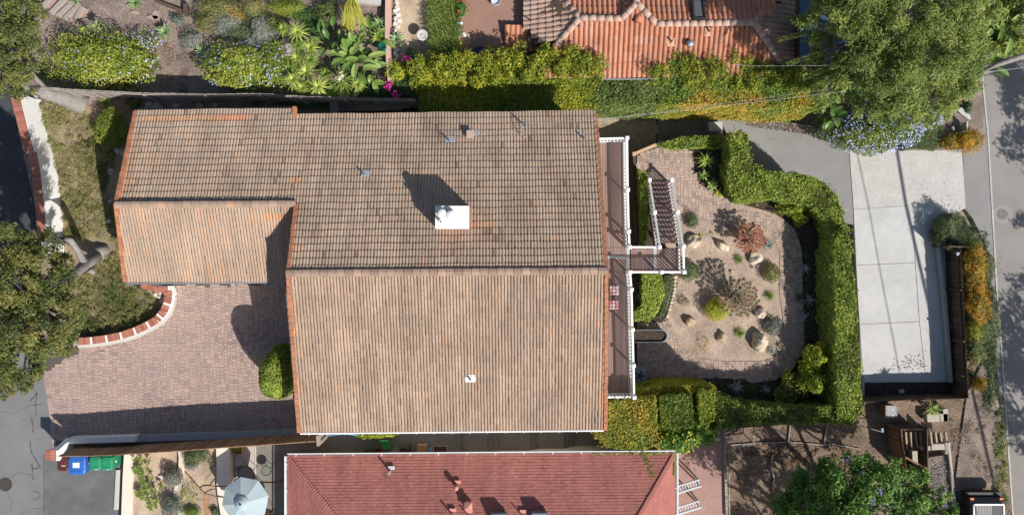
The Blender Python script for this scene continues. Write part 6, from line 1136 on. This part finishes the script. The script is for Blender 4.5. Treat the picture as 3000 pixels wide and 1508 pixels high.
# undergrowth that fills the foot of the big tree and the mulch strips
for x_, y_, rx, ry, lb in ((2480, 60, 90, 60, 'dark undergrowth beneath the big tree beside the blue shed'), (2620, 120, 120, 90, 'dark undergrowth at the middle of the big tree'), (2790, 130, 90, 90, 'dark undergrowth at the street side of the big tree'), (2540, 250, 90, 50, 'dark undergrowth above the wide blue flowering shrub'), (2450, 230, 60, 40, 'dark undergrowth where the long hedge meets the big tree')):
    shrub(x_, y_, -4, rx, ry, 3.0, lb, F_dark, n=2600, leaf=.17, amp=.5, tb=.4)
ground_cover('ground_cover', [(2352, 690), (2376, 700), (2392, 800), (2396, 1000), (2370, 1060), (2350, 1010), (2352, 860)], -2.19, F_dark, 1500, .1, .2, None, tb=.5)
ground_cover('ground_cover', [(2104, 1120), (2200, 1126), (2300, 1110), (2300, 1170), (2200, 1180), (2110, 1150)], -2.19, F_dark, 1500, .1, .2, None, tb=.4)
ground_cover('ground_cover', [(2060, 440), (2130, 440), (2124, 520), (2160, 590), (2120, 572), (2064, 540)], -2.19, F_dark, 1200, .12, .25, None, tb=.4)
ground_cover('leaf_litter', [(1990, 600), (2280, 690), (2290, 1000), (2100, 1050), (1990, 960)], -2.168, mat('leaf_litter_m', [(.1, .07, .05), (.2, .13, .08), (.28, .2, .14)], .9), 240, .07, .02, None, .5)
ground_cover('leaf_litter', [(2140, 352), (2250, 354), (2400, 376), (2440, 400), (2330, 390), (2200, 372)], -3.995, mat('leaf_litter_m', [(.1, .07, .05)], .9), 1500, .09, .03, None, .5)

for i, (x_, y_, rx, ry, h, m_, lb) in enumerate([(930, 84, 44, 40, .8, F_dark, 'dark low foliage standing in for the shadow between palm and yuccas'), (960, 30, 40, 30, .9, F_deep, 'deep green bush left of the hanging palm fronds'), (600, 66, 40, 34, 1.0, F_dry, 'straw and olive bush left of the wide grey twiggy one'), (700, 96, 40, 36, .8, F_juni, 'dull green bush between the grey twiggy bushes'), (800, 70, 34, 30, 1.0, F_deep, 'deep green bush above the topmost yucca'), (520, 60, 26, 20, .5, F_grey, 'small grey bush beside the dark diagonal timber'), (196, 130, 44, 30, .6, F_dry, 'dry brown shrub at the upper left of the broad flowering one'), (140, 215, 36, 34, .5, F_dry, 'low dry shrub between the upper oak and the broad flowering shrub'), (440, 190, 30, 30, .4, F_dry, 'thin dry shrub at the right end of the broad flowering shrub')]):  # dark foliage between palm and yuccas is added in place of the palm's shadow
    shrub(x_, y_, 0, rx, ry, h, lb, m_, leaf=.11, amp=.8, tb=.35, aspect=.25, tvar=.6, coret=0, lobes=12)
# ---------------------------------------------------------------- bins, furniture, vehicles and small things
def plastic(name, c): return mat(name, c, .45, (.04, 8), spec=.4)
def bin_(px, py, L_, W_, h, m, label, lid=None, sticker=None, rz=0):
    """wheeled bin standing with its hinge towards the fence; px,py is the lid centre."""
    c = P(px, py, h); root = thing('wheeled_bin', label, 'bin', (c.x, c.y, .006), 'bins behind the board fence'); Y = lambda v: Vector((c.x, c.y, 0)) + Matrix.Rotation(rz, 3, 'Z') @ Vector(v)
    b = MB(); w0, l0, w1, l1 = W_ * .36, L_ * .34, W_ * .48, L_ * .46; V = [Y((sx * w0, sy * l0, .06)) for sx, sy in ((-1, -1), (1, -1), (1, 1), (-1, 1))] + [Y((sx * w1, sy * l1, h - .06)) for sx, sy in ((-1, -1), (1, -1), (1, 1), (-1, 1))]
    b.add(V, [(3, 2, 1, 0), (0, 1, 5, 4), (1, 2, 6, 5), (2, 3, 7, 6), (3, 0, 4, 7), (4, 5, 6, 7)]); b.build('body', m, root)
    b = MB(); n = 8; V = []; F = []
    for s_, z in ((1, -.05), (1, -.005), (.9, .03), (.5, .05)):
        for k in range(24): a = 2 * math.pi * k / 24; e = lambda t: math.copysign(abs(t) ** .4, t); V.append(Y((e(math.cos(a)) * W_ * .5 * s_, e(math.sin(a)) * L_ * .5 * s_, h + z)))
    for j in range(3): F += [(j * 24 + k, j * 24 + (k + 1) % 24, (j + 1) * 24 + (k + 1) % 24, (j + 1) * 24 + k) for k in range(24)]
    F += [tuple(range(72, 96)), tuple(range(24))[::-1]]; b.add(V, F); b.bar(Y((-W_ * .32, -L_ * .3, h + .05)), Y((W_ * .32, -L_ * .3, h + .05)), .02, .02); b.bar(Y((-W_ * .4, L_ * .3, h + .04)), Y((W_ * .4, L_ * .3, h + .04)), .02, .03); ld = b.build('lid', lid or m, root)
    b = MB(); b.tube([Y((-W_ * .42, L_ * .54, h - .04)), Y((W_ * .42, L_ * .54, h - .04))], .018, 8); b.build('handle', m, root)
    for s_ in (-1, 1):
        b = MB(); b.tube([Y((s_ * W_ * .38, L_ * .36, .13)), Y((s_ * W_ * .46, L_ * .36, .13))], .13, 14); b.build('wheel', M_dark, root)
    if sticker: b = MB(); b.box(Y(sticker[:3]), (sticker[3], sticker[4], .006), rz=rz); b.build('sticker', M_white, ld)
    # small white logo marks on the side that faces the house
    b = MB(); R = Matrix.Rotation(rz, 3, 'Z')
    for k in range(3): u = .62 + k * .035; q = Y((w0 + (w1 - w0) * u + .006, 0, .06 + (h - .12) * u)); b.box(q, (.008, .13 - .02 * k, .018), rz=rz)
    if px > 210: b.build('logo', M_white, root)
    return root
bin_(184, 1357, .78, .58, 1.02, plastic('brown_plastic', (.09, .03, .022)), 'dark brown bin half under the fence end', rz=.0, sticker=(.07, -.1, 1.072, .2, .03))
bin_(225, 1362, .98, .88, 1.12, plastic('blue_plastic', (.03, .12, .42)), 'big blue bin with a white sticker on its lid', sticker=(0, .02, 1.175, .34, .26))
bin_(278, 1356, .7, .6, 1.06, plastic('green_plastic', (.02, .23, .11)), 'left one of the two green bins', sticker=(.1, -.3, 1.1, .16, .02)); bin_(312, 1357, .7, .6, 1.06, plastic('green_plastic', (.02, .23, .11)), 'right one of the two green bins', sticker=(.1, -.3, 1.1, .16, .02))
b = MB(); a, c = P(344, 1376, .12), P(338, 1492, .12); V = []; d = (c - a); x = Vector((.145, 0, 0)); x2 = Vector((.085, 0, 0)); dn = Vector((0, 0, -.12))
b.add([a - x + dn, a + x + dn, a + x2, a - x2, c - x + dn, c + x + dn, c + x2, c - x2], [(0, 1, 2, 3), (7, 6, 5, 4), (0, 4, 5, 1), (1, 5, 6, 2), (2, 6, 7, 3), (3, 7, 4, 0)])
for u in (.08, .92): p = a.lerp(c, u); b.lathe((p.x, p.y, .1), [(.025, 0), (.025, .035), (.01, .04)], 8)
tag(b.build('wheel_stop', mat('pale_green_concrete', (.45, .46, .42), .85, (.06, 8))), 'long pale concrete wheel stop in the parking bay', 'wheel stop')
def manhole(px, py, z, r, label, m1, m2, ring):
    c = P(px, py, z); root = thing('manhole_cover', label, 'manhole', c); b = MB()
    if ring: b.lathe((c.x, c.y, z - .01), [(ring, 0), (ring, .014), (.02, .014)], 40); b.build('collar', m2, root); b = MB()
    b.lathe((c.x, c.y, z), [(r, 0), (r, .018), (r * .9, .02), (r * .88, .012), (.02, .012)], 32)
    lid = b.build('lid', m1, root); b = MB()
    for k in range(4):
        rr_ = r * (.25 + .17 * k); n = 6 + 7 * k
        for i in range(n): a = 2 * math.pi * i / n; b.box((c.x + rr_ * math.cos(a), c.y + rr_ * math.sin(a), z + .016), (.05, .035, .012), rz=a)
    b.build('tread', m1, lid)
    return root
iron = mat('cast_iron', [(.05, .042, .038), (.09, .075, .066)], .7, (.2, 20)); manhole(16, 1418, .004, .36, 'dark round manhole cover at the lower left asphalt', iron, M_asph, None)
manhole(2937, 628, -3.988, .32, 'round grey manhole cover with wide concrete collar in the street', mat('worn_iron', (.2, .19, .18), .7, (.15, 20)), mat('collar', (.26, .25, .24), .9, (.1, 15)), .58)
# patio umbrella and furniture
uc = P(708, 1474, 2.35); um = thing('patio_umbrella', 'pale blue eight sided patio umbrella over the bottom patio', 'umbrella', P(708, 1474, 0)); R = 1.2; M_umb = mat('pale_blue_fabric', [(.36, .45, .475), (.44, .52, .54)], .8, (.03, 8), trans=.15); M_umb.use_backface_culling = False
for k in range(8):
    b = MB(); a0, a1 = 2 * math.pi * (k + .25) / 8, 2 * math.pi * (k + 1.25) / 8; V = []
    for j in range(6):
        u = j / 5
        for i in range(5): a = a0 + (a1 - a0) * i / 4; sag = .012 * math.sin(math.pi * i / 4) * u; r_ = R * u * math.cos(math.pi / 8) / math.cos(a - (a0 + a1) / 2); V.append((uc.x + r_ * math.cos(a), uc.y + r_ * math.sin(a), uc.z + .05 - .5 * u ** 1.15 - sag))
    F = [(j * 5 + i, j * 5 + i + 1, (j + 1) * 5 + i + 1, (j + 1) * 5 + i) for j in range(5) for i in range(4)]; b.add(V, F, random.random()); b.build('canopy_panel', M_umb, um)
b = MB(); V = []; F = []
for j, (r_, z) in enumerate(((.36, -.02), (.2, .1), (.03, .16))): V += [(uc.x + r_ * math.cos(2 * math.pi * k / 16) * (1 + .06 * (k % 2)), uc.y + r_ * math.sin(2 * math.pi * k / 16), uc.z + z) for k in range(16)]
for j in range(2): F += [(j * 16 + k, j * 16 + (k + 1) % 16, (j + 1) * 16 + (k + 1) % 16, (j + 1) * 16 + k) for k in range(16)]
b.add(V, F); b.build('vent_flap', M_umb, um); b = MB(); b.tube([Vector((uc.x, uc.y, .02)), uc + Vector((0, 0, .2))], .025, 8); b.lathe((uc.x, uc.y, .0), [(.3, 0), (.3, .05), (.05, .1)], 16); b.build('pole', M_dark, um); b = MB(); b.lathe((uc.x, uc.y, uc.z + .14), [(.05, 0), (.04, .07), (.01, .1)], 8); b.build('finial', M_dark, um)
def round_table(px, py, r, h, label, m, legs=4):
    c = P(px, py, h); root = thing('round_table', label, 'table', (c.x, c.y, .0), 'patio furniture'); b = MB(); b.lathe((c.x, c.y, h - .02), [(r, 0), (r, .02), (.02, .021)], 28); b.build('table_top', m, root); b = MB(); b.tube([(c.x + r * math.cos(a), c.y + r * math.sin(a), h) for a in np.linspace(0, 6.2832, 29)], .018, 6); b.build('rim', M_dark, root)
    for k in range(legs):
        a = 2 * math.pi * k / legs + .5; b = MB(); b.tube([(c.x + r * .75 * math.cos(a), c.y + r * .75 * math.sin(a), h - .02), (c.x + r * .9 * math.cos(a), c.y + r * .9 * math.sin(a), .0)], .016, 6); b.build('leg', M_dark, root)
    return root
round_table(720, 1388, .42, .7, 'round brown glass patio table beside the umbrella', mat('smoked_glass', (.2, .155, .13), .25, spec=.5)); round_table(780, 1378, .25, .5, 'small round striped side table on the shaded patio', mat('green_slats', (.2, .22, .17), .6, wave=(6, .5, 'DIAGONAL')))
def wire_chair(px, py, rz, label):
    c = P(px, py, .45); root = thing('wire_chair', label, 'chair', (c.x, c.y, 0), 'patio furniture'); M3 = Matrix.Rotation(rz, 3, 'Z'); Y = lambda x, y, z: Vector((c.x, c.y, 0)) + M3 @ Vector((x, y, z)); b = MB(); b.lathe((c.x, c.y, .44), [(.2, 0), (.21, .025), (.02, .03)], 16); b.build('seat', mat('smoked_glass', (.2, .155, .13), .25), root)
    b = MB(); b.tube([Y(.2 * math.cos(a), .2 * math.sin(a), .45 + .4 * math.sin((a - .3) / 2.5 * math.pi)) for a in np.linspace(.3, 2.8, 14)], .014, 5); b.tube([Y(.0, .2, .46), Y(0, .22, .82)], .012, 5); b.build('backrest', M_dark, root)
    for a in (.8, 2.35, 3.9, 5.5): b = MB(); b.tube([Y(.17 * math.cos(a), .17 * math.sin(a), .44), Y(.25 * math.cos(a), .25 * math.sin(a), 0)], .013, 5); b.build('leg', M_dark, root)
wire_chair(704, 1374, .6, 'wire chair tucked at the top of the brown patio table'); wire_chair(752, 1424, -2.2, 'wire chair half under the umbrella, right side'); wire_chair(690, 1420, 2.0, 'wire chair half under the umbrella, left side')
b = MB(); b.tube([P(x, y, .02) for x, y in [(540, 1380), (562, 1404), (586, 1428), (592, 1424), (612, 1421), (650, 1426), (672, 1416), (700, 1398), (730, 1390), (758, 1406), (776, 1436), (800, 1480), (806, 1500)]] if False else [P(x, y, z) for x, y, z in [(542, 1380, .36), (562, 1402, .37), (586, 1429, .37), (596, 1422, .37), (616, 1421, .37), (634, 1424, .66), (666, 1424, .65), (674, 1418, .03), (700, 1400, .03), (724, 1390, .03), (748, 1398, .07), (770, 1424, .02), (790, 1466, .02), (806, 1500, .02)]], .022, 5); b.tube([P(x, y, z) for x, y, z in [(586, 1430, .37), (600, 1444, .37), (630, 1452, .66), (654, 1456, .66), (680, 1444, .03), (720, 1420, .03), (760, 1412, .02), (800, 1414, .02), (838, 1404, .02)]], .022, 5); tag(b.build('garden_hose', mat('brown_hose', (.17, .07, .045), .6)), 'brown garden hose winding from sandy bed over the wall to the patio', 'hose')
b = MB(); c = P(792, 1506, 0)
for k in range(5): b.tube([(c.x + (.2 - .012 * k) * math.cos(a), c.y + (.2 - .012 * k) * math.sin(a), .03 + .03 * k) for a in np.linspace(0, 6.2832, 20)], .02, 5)
tag(b.build('hose_coil', mat('brown_hose', (.17, .07, .045), .6)), 'small coil of brown hose at the bottom edge', 'hose')
b = MB(); c = P(697, 1316, .2)
for s_ in (-1, 1): b.box((c.x + s_ * .22, c.y, .12), (.04, .5, .24), rz=0); b.box((c.x, c.y + s_ * .23, .12), (.4, .04, .24))
tag(b.build('planter_box', mat('planter_wood', (.4, .24, .13), .8, (.1, 9))), 'square wooden planter at the patio corner', 'planter')
# side yard clutter
b = MB(); c = P(1130, 1306, .5); b.box((c.x, c.y, .34), (.42, .4, .03)); b.box((c.x - .05, c.y + .3, .58), (.42, .03, .42), M=Matrix.Rotation(-.3, 3, 'X'))
for sx in (-1, 1):
    for sy in (-1, 1): b.bar((c.x + sx * .19, c.y + sy * .18, .33), (c.x + sx * .22, c.y + sy * .2, -.02), .025, .025)
tag(b.build('lawn_chair', plastic('bright_green_plastic', (.05, .35, .06))), 'bright green folding chair in the shaded side yard', 'chair')
def pot(px, py, z, r, h, m, label, name='plant_pot', cat='pot'):
    c = P(px, py, z + h); b = MB(); b.lathe((c.x, c.y, z), [(r * .7, 0), (r, h), (r * 1.06, h), (r * 1.06, h - .05), (r, h - .05), (r * .9, h - .05), (r * .8, h * .6), (.02, h * .6)], 18); return tag(b.build(name, m), label, cat)
pot(1108, 1324, -.02, .2, .4, plastic('red_plastic', (.3, .06, .04)), 'red pot in the side yard beside the green chair'); pot(1080, 1326, -.02, .2, .35, plastic('grey_plastic', (.16, .15, .14)), 'grey pot left of the red pot in the side yard'); pot(1158, 1322, -.02, .2, .3, plastic('pale_plastic', (.4, .42, .42)), 'pale grey tub right of the green chair'); pot(1182, 1324, -.02, .22, .3, mat('pot_brown', (.12, .08, .07), .8), 'dark brown tub next to the pale tub')
b = MB(); c = P(1200, 1314, .3); b.tube([(c.x + .02 * math.sin(a), c.y + .26 * math.cos(a), .28 + .26 * math.sin(a)) for a in np.linspace(0, 6.2832, 22)], .025, 6)
for k in range(4): a = math.pi * k / 4; b.tube([(c.x, c.y + .25 * math.cos(a), .28 + .25 * math.sin(a)), (c.x, c.y - .25 * math.cos(a), .28 - .25 * math.sin(a))], .006, 4)
tag(b.build('spoked_wheel', M_dark), 'old spoked wheel leaning in the side yard', 'wheel')
b = MB(); c = P(1236, 1314, .4); b.box((c.x, c.y, .2), (.5, .36, .42)); b.box((c.x, c.y, .43), (.54, .4, .03)); tag(b.build('cardboard_box', mat('cardboard', (.36, .24, .12), .9, (.08, 8))), 'tan box in the side yard near the floor grate', 'box')
b = MB(); c = P(1258, 1320, .2); b.lathe((c.x, c.y, -.02), [(.14, 0), (.17, .3), (.15, .32), (.1, .34)], 14); tag(b.build('bucket', plastic('blue_tub', (.12, .22, .36))), 'blue tub right of the tan box', 'bucket')
b = MB(); c = P(1290, 1315, 0); b.box((c.x, c.y, -.005), (.84, .4, .03)); fr = b.build('floor_grate', mat('grate_frame', (.28, .26, .24), .9)); tag(fr, 'square floor grate in the shaded side yard', 'grate'); b = MB(); b.box((c.x, c.y, .012), (.66, .28, .008)); b.build('grate', mat('rust_grate', (.07, .045, .03), .9), fr)
b = MB()
for k in range(3): b.tube([P(950 + 4 * k, 1279 - 3 * k, .5), P(980, 1273, .6), P(1010, 1270 - k, .62), P(1046 + 3 * k, 1274, .5)], .016, 5)
tag(b.build('hose', plastic('light_blue_hose', (.2, .42, .62))), 'light blue hoses hung on the house wall under the front eave', 'hose')
b = MB(); c0, c1 = P(942, 1264, 1.5), P(944, 1294, 1.5); b.bar(c0, c1, .12, 1.5); tag(b.build('gate_post', M_woodg), 'weathered gate post at the right end of the brown board fence', 'post')
# top patio things
b = MB(); c = P(1236, 102, .62); b.lathe((c.x, c.y, -.03), [(.2, 0), (.2, .05), (.07, .1), (.07, .5), (.15, .54), (.3, .6), (.29, .63), (.2, .58), (.05, .56), (.03, .6)], 24); tag(b.build('bird_bath', mat('speckled_stone', [(.5, .48, .45)], .9, (.25, 14)), smooth=True), 'round grey stone bird bath on the sand', 'bird bath')
b = MB(); c = P(1119, 139, .65)
for k in range(9): r_ = .2 + .05 * math.sin(k * 2.2); b.tube([(c.x + .04 * math.sin(k) + r_ * math.cos(a), c.y + .03 * math.cos(k * 1.7) + r_ * math.sin(a) * 1.05, .5 + .025 * k) for a in np.linspace(k, k + 6.2832, 22)], .014, 5)
b.lathe((c.x, c.y, 0), [(.1, 0), (.1, .48), (.25, .5), (.02, .52)], 12, .5); tag(b.build('hose_coil', mat('green_hose', (.012, .17, .12), .45)), 'coil of dark green garden hose on its stand beside the agaves', 'hose')
pot(1350, 38, -.03, .2, .4, mat('pale_blue_pot', (.4, .46, .52), .6), 'pale pot with red flowers at the edge of the terracotta patio'); shrub(1352, 26, .3, 22, 28, .5, 'flowering plant with red blooms in the pale pot', F_green, leaf=.1, amp=.6, tb=.5, n=300, name='potted_plant', cat='plant', flowers=(mat('red_flower', (.6, .05, .05), .7), 10, .12)); shrub(1346, 2, 0, 12, 16, .5, 'reddish potted plant cut by the top edge', F_red, leaf=.1, amp=.6, tb=.5, name='potted_plant', cat='plant')
b = MB(); c = P(1348, 72, .4); b.box((c.x, c.y, .18), (.3, .26, .42)); tb2 = tag(b.build('wooden_stand', M_wood), 'small brown stand holding two little cans', 'stand')
for i, (dx, m_, lb) in enumerate(((-.07, plastic('cyan_can', (.15, .4, .55)), 'cyan can on the small brown stand'), (.08, M_white, 'white can on the small brown stand'))): b = MB(); b.lathe((c.x + dx, c.y + .03, .39), [(.06, 0), (.06, .16), (.05, .17), (.02, .17)], 12); tag(b.build('spray_can', m_), lb, 'can')
pot(1341, 95, -.03, .17, .35, mat('white_pot', (.5, .53, .62), .5), 'white round pot half under the grass hedge'); pot(1452, 2, -.03, .23, .3, mat('pale_disc', (.5, .54, .58), .5), 'pale round basin on the patio at the top edge', 'basin', 'basin')
wc = thing('watering_can', 'white watering can lying on the terracotta patio', 'watering can', P(1362, 104, 0)); b = MB(); c = P(1360, 102, .1); b.lathe((c.x, c.y, -.03), [(.1, 0), (.09, .24), (.07, .26), (.02, .25)], 14); b.build('body', M_white, wc); b = MB(); b.tube([(c.x + .08, c.y - .03, .02), (c.x + .26, c.y - .06, .2)], [.03, .02], 7); b.build('spout', M_white, wc); b = MB(); b.tube([(c.x - .09, c.y, .05), (c.x - .16, c.y + .05, .15), (c.x - .03, c.y + .02, .26)], .013, 5); b.build('handle', M_white, wc)
b = MB(); c = P(1343, 137, .3); b.box((c.x, c.y, .12), (.32, .5, .3)); b.box((c.x, c.y, .275), (.27, .44, .02)); b.box((c.x, c.y + .26, .2), (.1, .04, .06)); tag(b.build('storage_box', plastic('yellow_plastic', (.5, .42, .02))), 'yellow plastic box between grass hedge and patio', 'box')
b = MB(); c = P(1405, 163, .3); b.lathe((c.x, c.y, -.03), [(.55, 0), (.56, .16), (.5, .2), (.1, .23), (.02, .23)], 24); tag(b.build('round_tub', plastic('navy_plastic', (.02, .03, .055))), 'dark navy round tub behind the tall yellow hedge', 'tub')
shd = thing('blue_shed', 'low shed with dark blue sheet roof under the big tree', 'shed', P(2420, 110, -.1)); b = MB(); q = foot([(2360, 20), (2500, 30), (2500, 160), (2360, 150)], 1.8); b.prism(q, -.1, 1.78); b.build('wall', M_woodd, shd); b = MB()
for k in range(14): x_ = 2350 + k * 12; b.bar(P(x_, -10, 2.0), P(x_, 182, 1.75), .2, .03 + .02 * (k % 2), random.random())
b.build('roof', plastic('blue_sheet', (.05, .09, .17)), shd)
# front garden: stock tank, condenser, chairs on the deck
tk = thing('stock_tank', 'oval dark metal stock tank half under the deck', 'tank', P(1905, 984, tg)); zt = tg + .55; b = MB(); V = []; F = []; n = 28; pts = []
for k in range(n): a = 2 * math.pi * k / n; pts.append((.82 * math.copysign(1, math.cos(a)) * (0 if abs(math.cos(a)) < .05 else 1) + .34 * math.cos(a), .34 * math.sin(a)))
c = P(1896, 984, zt)
for s_, z in ((.97, tg), (1, zt), (1.04, zt), (1.04, zt - .04), (.95, zt - .02), (.93, zt - .4), (.05, zt - .4)): V += [(c.x + x * (s_ if abs(x) > .9 or s_ < .5 else s_), c.y + y * s_, z) for x, y in pts]
for j in range(6): F += [(j * n + k, j * n + (k + 1) % n, (j + 1) * n + (k + 1) % n, (j + 1) * n + k) for k in range(n)]
b.add(V, F); b.build('shell', M_lead, tk); b = MB(); b.prism([(c.x + x * .95, c.y + y * .95) for x, y in pts], zt - .42, zt - .14); b.build('soil', M_mulch, tk)
ac = thing('condenser_unit', 'grey air conditioning condenser standing beside the lower deck', 'air conditioner', P(1876, 1100, tg)); zt = tg + .8; c = P(1872, 1100, zt); b = MB(); b.box((c.x, c.y, tg + .4), (.78, .88, .8)); b.build('casing', mat('ac_grey', (.25, .27, .28), .5, (.05, 8)), ac); b = MB(); b.lathe((c.x + .04, c.y, zt), [(.36, 0), (.36, .03), (.3, .03), (.3, .004), (.02, .004)], 24); b.build('fan_ring', M_lead, ac); b = MB()
for k in range(5): a = k * 1.2566; b.bar((c.x + .04, c.y, zt + .012), (c.x + .04 + .28 * math.cos(a), c.y + .28 * math.sin(a), zt + .012), .1, .006)
b.build('fan', M_dark, ac); b = MB()
for k in range(4): b.tube([(c.x + .04 + (.08 + .07 * k) * math.cos(a), c.y + (.08 + .07 * k) * math.sin(a), zt + .035) for a in np.linspace(0, 6.2832, 22)], .006, 4)
b.build('grille', M_lead, ac)
def deck_chair(px, py, label, pink):
    c = P(px, py, ZD + .45); root = thing('deck_chair', label, 'chair', (c.x, c.y, ZD), 'cushioned chairs on the deck')
    for sx in (-1, 1):
        for sy in (-1, 1): b = MB(); b.box((c.x + sx * .24, c.y + sy * .22, ZD + .2), (.04, .04, .4)); b.build('leg', M_dark, root)
    b = MB(); b.box((c.x, c.y, ZD + .4), (.54, .5, .04)); b.build('seat', M_dark, root); b = MB(); b.box((c.x - .26, c.y, ZD + .7), (.04, .5, .56)); b.build('backrest', M_dark, root); b = MB(); cols = RNG.random(9)
    for i in range(3):
        for j in range(3): b.lathe((c.x - .14 + .17 * i, c.y - .16 + .16 * j, ZD + .42), [(.095, 0), (.1, .05), (.07, .09), (.02, .1)], 10, cols[i * 3 + j])
    b.build('cushion', mat('cushion_red', [(.4, .1, .09), (.45, .2, .2), (.32, .3, .36), (.5, .4, .4), (.2, .1, .12)], .85), root, True)
deck_chair(1796, 850, 'upper cushioned chair half under the right eave', 0); deck_chair(1795, 892, 'lower pink cushioned chair on the deck', 1)
spiky(1782, 867, ZD, .28, 'small potted spiky plant between the deck chairs', F_aloe, 14, .05, .2, name='potted_plant', h=.25)
pot(1779, 790, ZD, .08, .25, M_white, 'small white pot at the gable under the ridge end'); 
# slatted frames by the red roof
for i, y_ in enumerate((1428, 1490)):
    a, c = P(1984, y_ + 16, -.4), P(2054, y_ - 6, -.4); root = thing('slatted_bench', ['upper white slatted frame beside the red roof', 'lower white slatted frame beside the red roof'][i], 'frame', (a.x, a.y, -1.62), 'slatted frames on the pink patio'); d = (c - a).normalized(); nn = Vector((-d.y, d.x, 0))
    for s_ in (0, 1): b = MB(); b.bar(a + nn * (.36 * s_), c + nn * (.36 * s_), .07 if s_ else .1, .12); b.build('rail', mat('white_worn', (.5, .52, .53), .7, (.12, 9)), root)
    b = MB()
    for k in range(9): p = a.lerp(c, (k + .5) / 9); b.bar(p, p + nn * .36, .045, .05)
    b.build('slats', mat('white_worn', (.5, .52, .53), .7, (.12, 9)), root); 
    for u in (.05, .95):
        for s_ in (0, 1): p = a.lerp(c, u) + nn * (.36 * s_); b = MB(); b.box((p.x, p.y, -1.02), (.07, .07, 1.2)); b.build('leg', M_woodg, root)
b = MB(); c = P(2102, 1284, -1.5); b.lathe((c.x, c.y, -1.6), [(.1, 0), (.1, .08), (.04, .16), (.02, .2)], 9); tag(b.build('garden_ornament', M_white), 'small white ornament on the pink patio edge', 'ornament')
b = MB(); c = P(2641, 1146, -3.9); b.box((c.x, c.y, -3.92), (.3, .2, .12), rz=.2); b.box((c.x + .02, c.y, -3.84), (.2, .12, .06), rz=.3); tag(b.build('stone', M_conc, smooth=False), 'pale lump of concrete in the dark gravel strip', 'stone')
b = MB(); b.bar(P(2802, 738, -2.5), P(2806, 748, -2.5), .1, .06); b.box(P(2806, 742, -2.46), (.14, .1, .1)); tag(b.build('fence_lamp', mat('lamp_grey', (.4, .42, .44), .5)), 'small grey lamp fixed to the top of the brown fence', 'lamp')
# pick-up truck at the bottom right: the front end shows
M_tr = mat('black_paint', (.03, .028, .028), .3, (.05, 8), spec=.5); tz = -2.95
tr = thing('pickup_truck', 'dark pick up truck with grey bonnet stripes at the bottom right corner', 'truck', P(2895, 1560, tz)); c = P(2894, 1462, tz + 1.1); W2 = .96
b = MB(); prof = [(0, .45), (-.05, .9), (.12, 1.1), (1.5, 1.15), (2.2, 1.75), (3.6, 1.78), (4.0, 1.15), (5.4, 1.1), (5.4, .45)]; V = []
for sx in (-1, 1): V += [(c.x + sx * W2 * (.97 if z > 1.4 else 1), c.y - y, tz + z) for y, z in prof]
n = len(prof); b.add(V, [tuple(range(n)), tuple(range(n, 2 * n))[::-1]] + [(i, i + n, (i + 1) % n + n, (i + 1) % n) for i in range(n)]); b.build('body', M_tr, tr)
b = MB(); b.box((c.x, c.y + .14, tz + .62), (2.02, .3, .32)); b.box((c.x - .5, c.y + .3, tz + .6), (.5, .1, .2)); b.box((c.x + .4, c.y + .3, tz + .6), (.6, .08, .2)); b.build('bumper', mat('bumper_black', (.02, .02, .02), .5), tr)
for sx in (-1, 1):
    b = MB(); b.box((c.x + sx * .82, c.y - .0, tz + .98), (.2, .12, .1)); b.build('indicator', mat('amber_lens', (.6, .14, .03), .25, spec=.6), tr)
    for yy in (.95, 4.3): b = MB(); b.tube([(c.x + sx * .78, c.y - yy, tz + .37), (c.x + sx * 1.0, c.y - yy, tz + .37)], .37, 20); b.build('wheel', M_dark, tr)
    b = MB(); b.bar((c.x + sx * .84, c.y - .28, tz + 1.16), (c.x + sx * .84, c.y - 1.7, tz + 1.2), .07, .08); b.build('rack_rail', mat('rack_silver', (.6, .61, .62), .4, metal=.3), tr)
b = MB(); b.bar((c.x - .84, c.y - .25, tz + 1.17), (c.x + .84, c.y - .25, tz + 1.17), .07, .08); b.build('rack_rail', mat('rack_silver', (.6, .61, .62), .4, metal=.3), tr)
b = MB()
for k in range(11): b.box((c.x - .74 + k * .085, c.y - .95, tz + 1.19), (.06, 1.3, .05)); 
b.build('slatted_cover', mat('slat_grey', (.3, .29, .28), .6), tr); b = MB(); b.box((c.x + .46, c.y - .95, tz + 1.18), (.62, 1.3, .03)); b.build('cover', M_dark, tr)
for o in list(SC.objects):
    if '_o' in o: del o['_o']
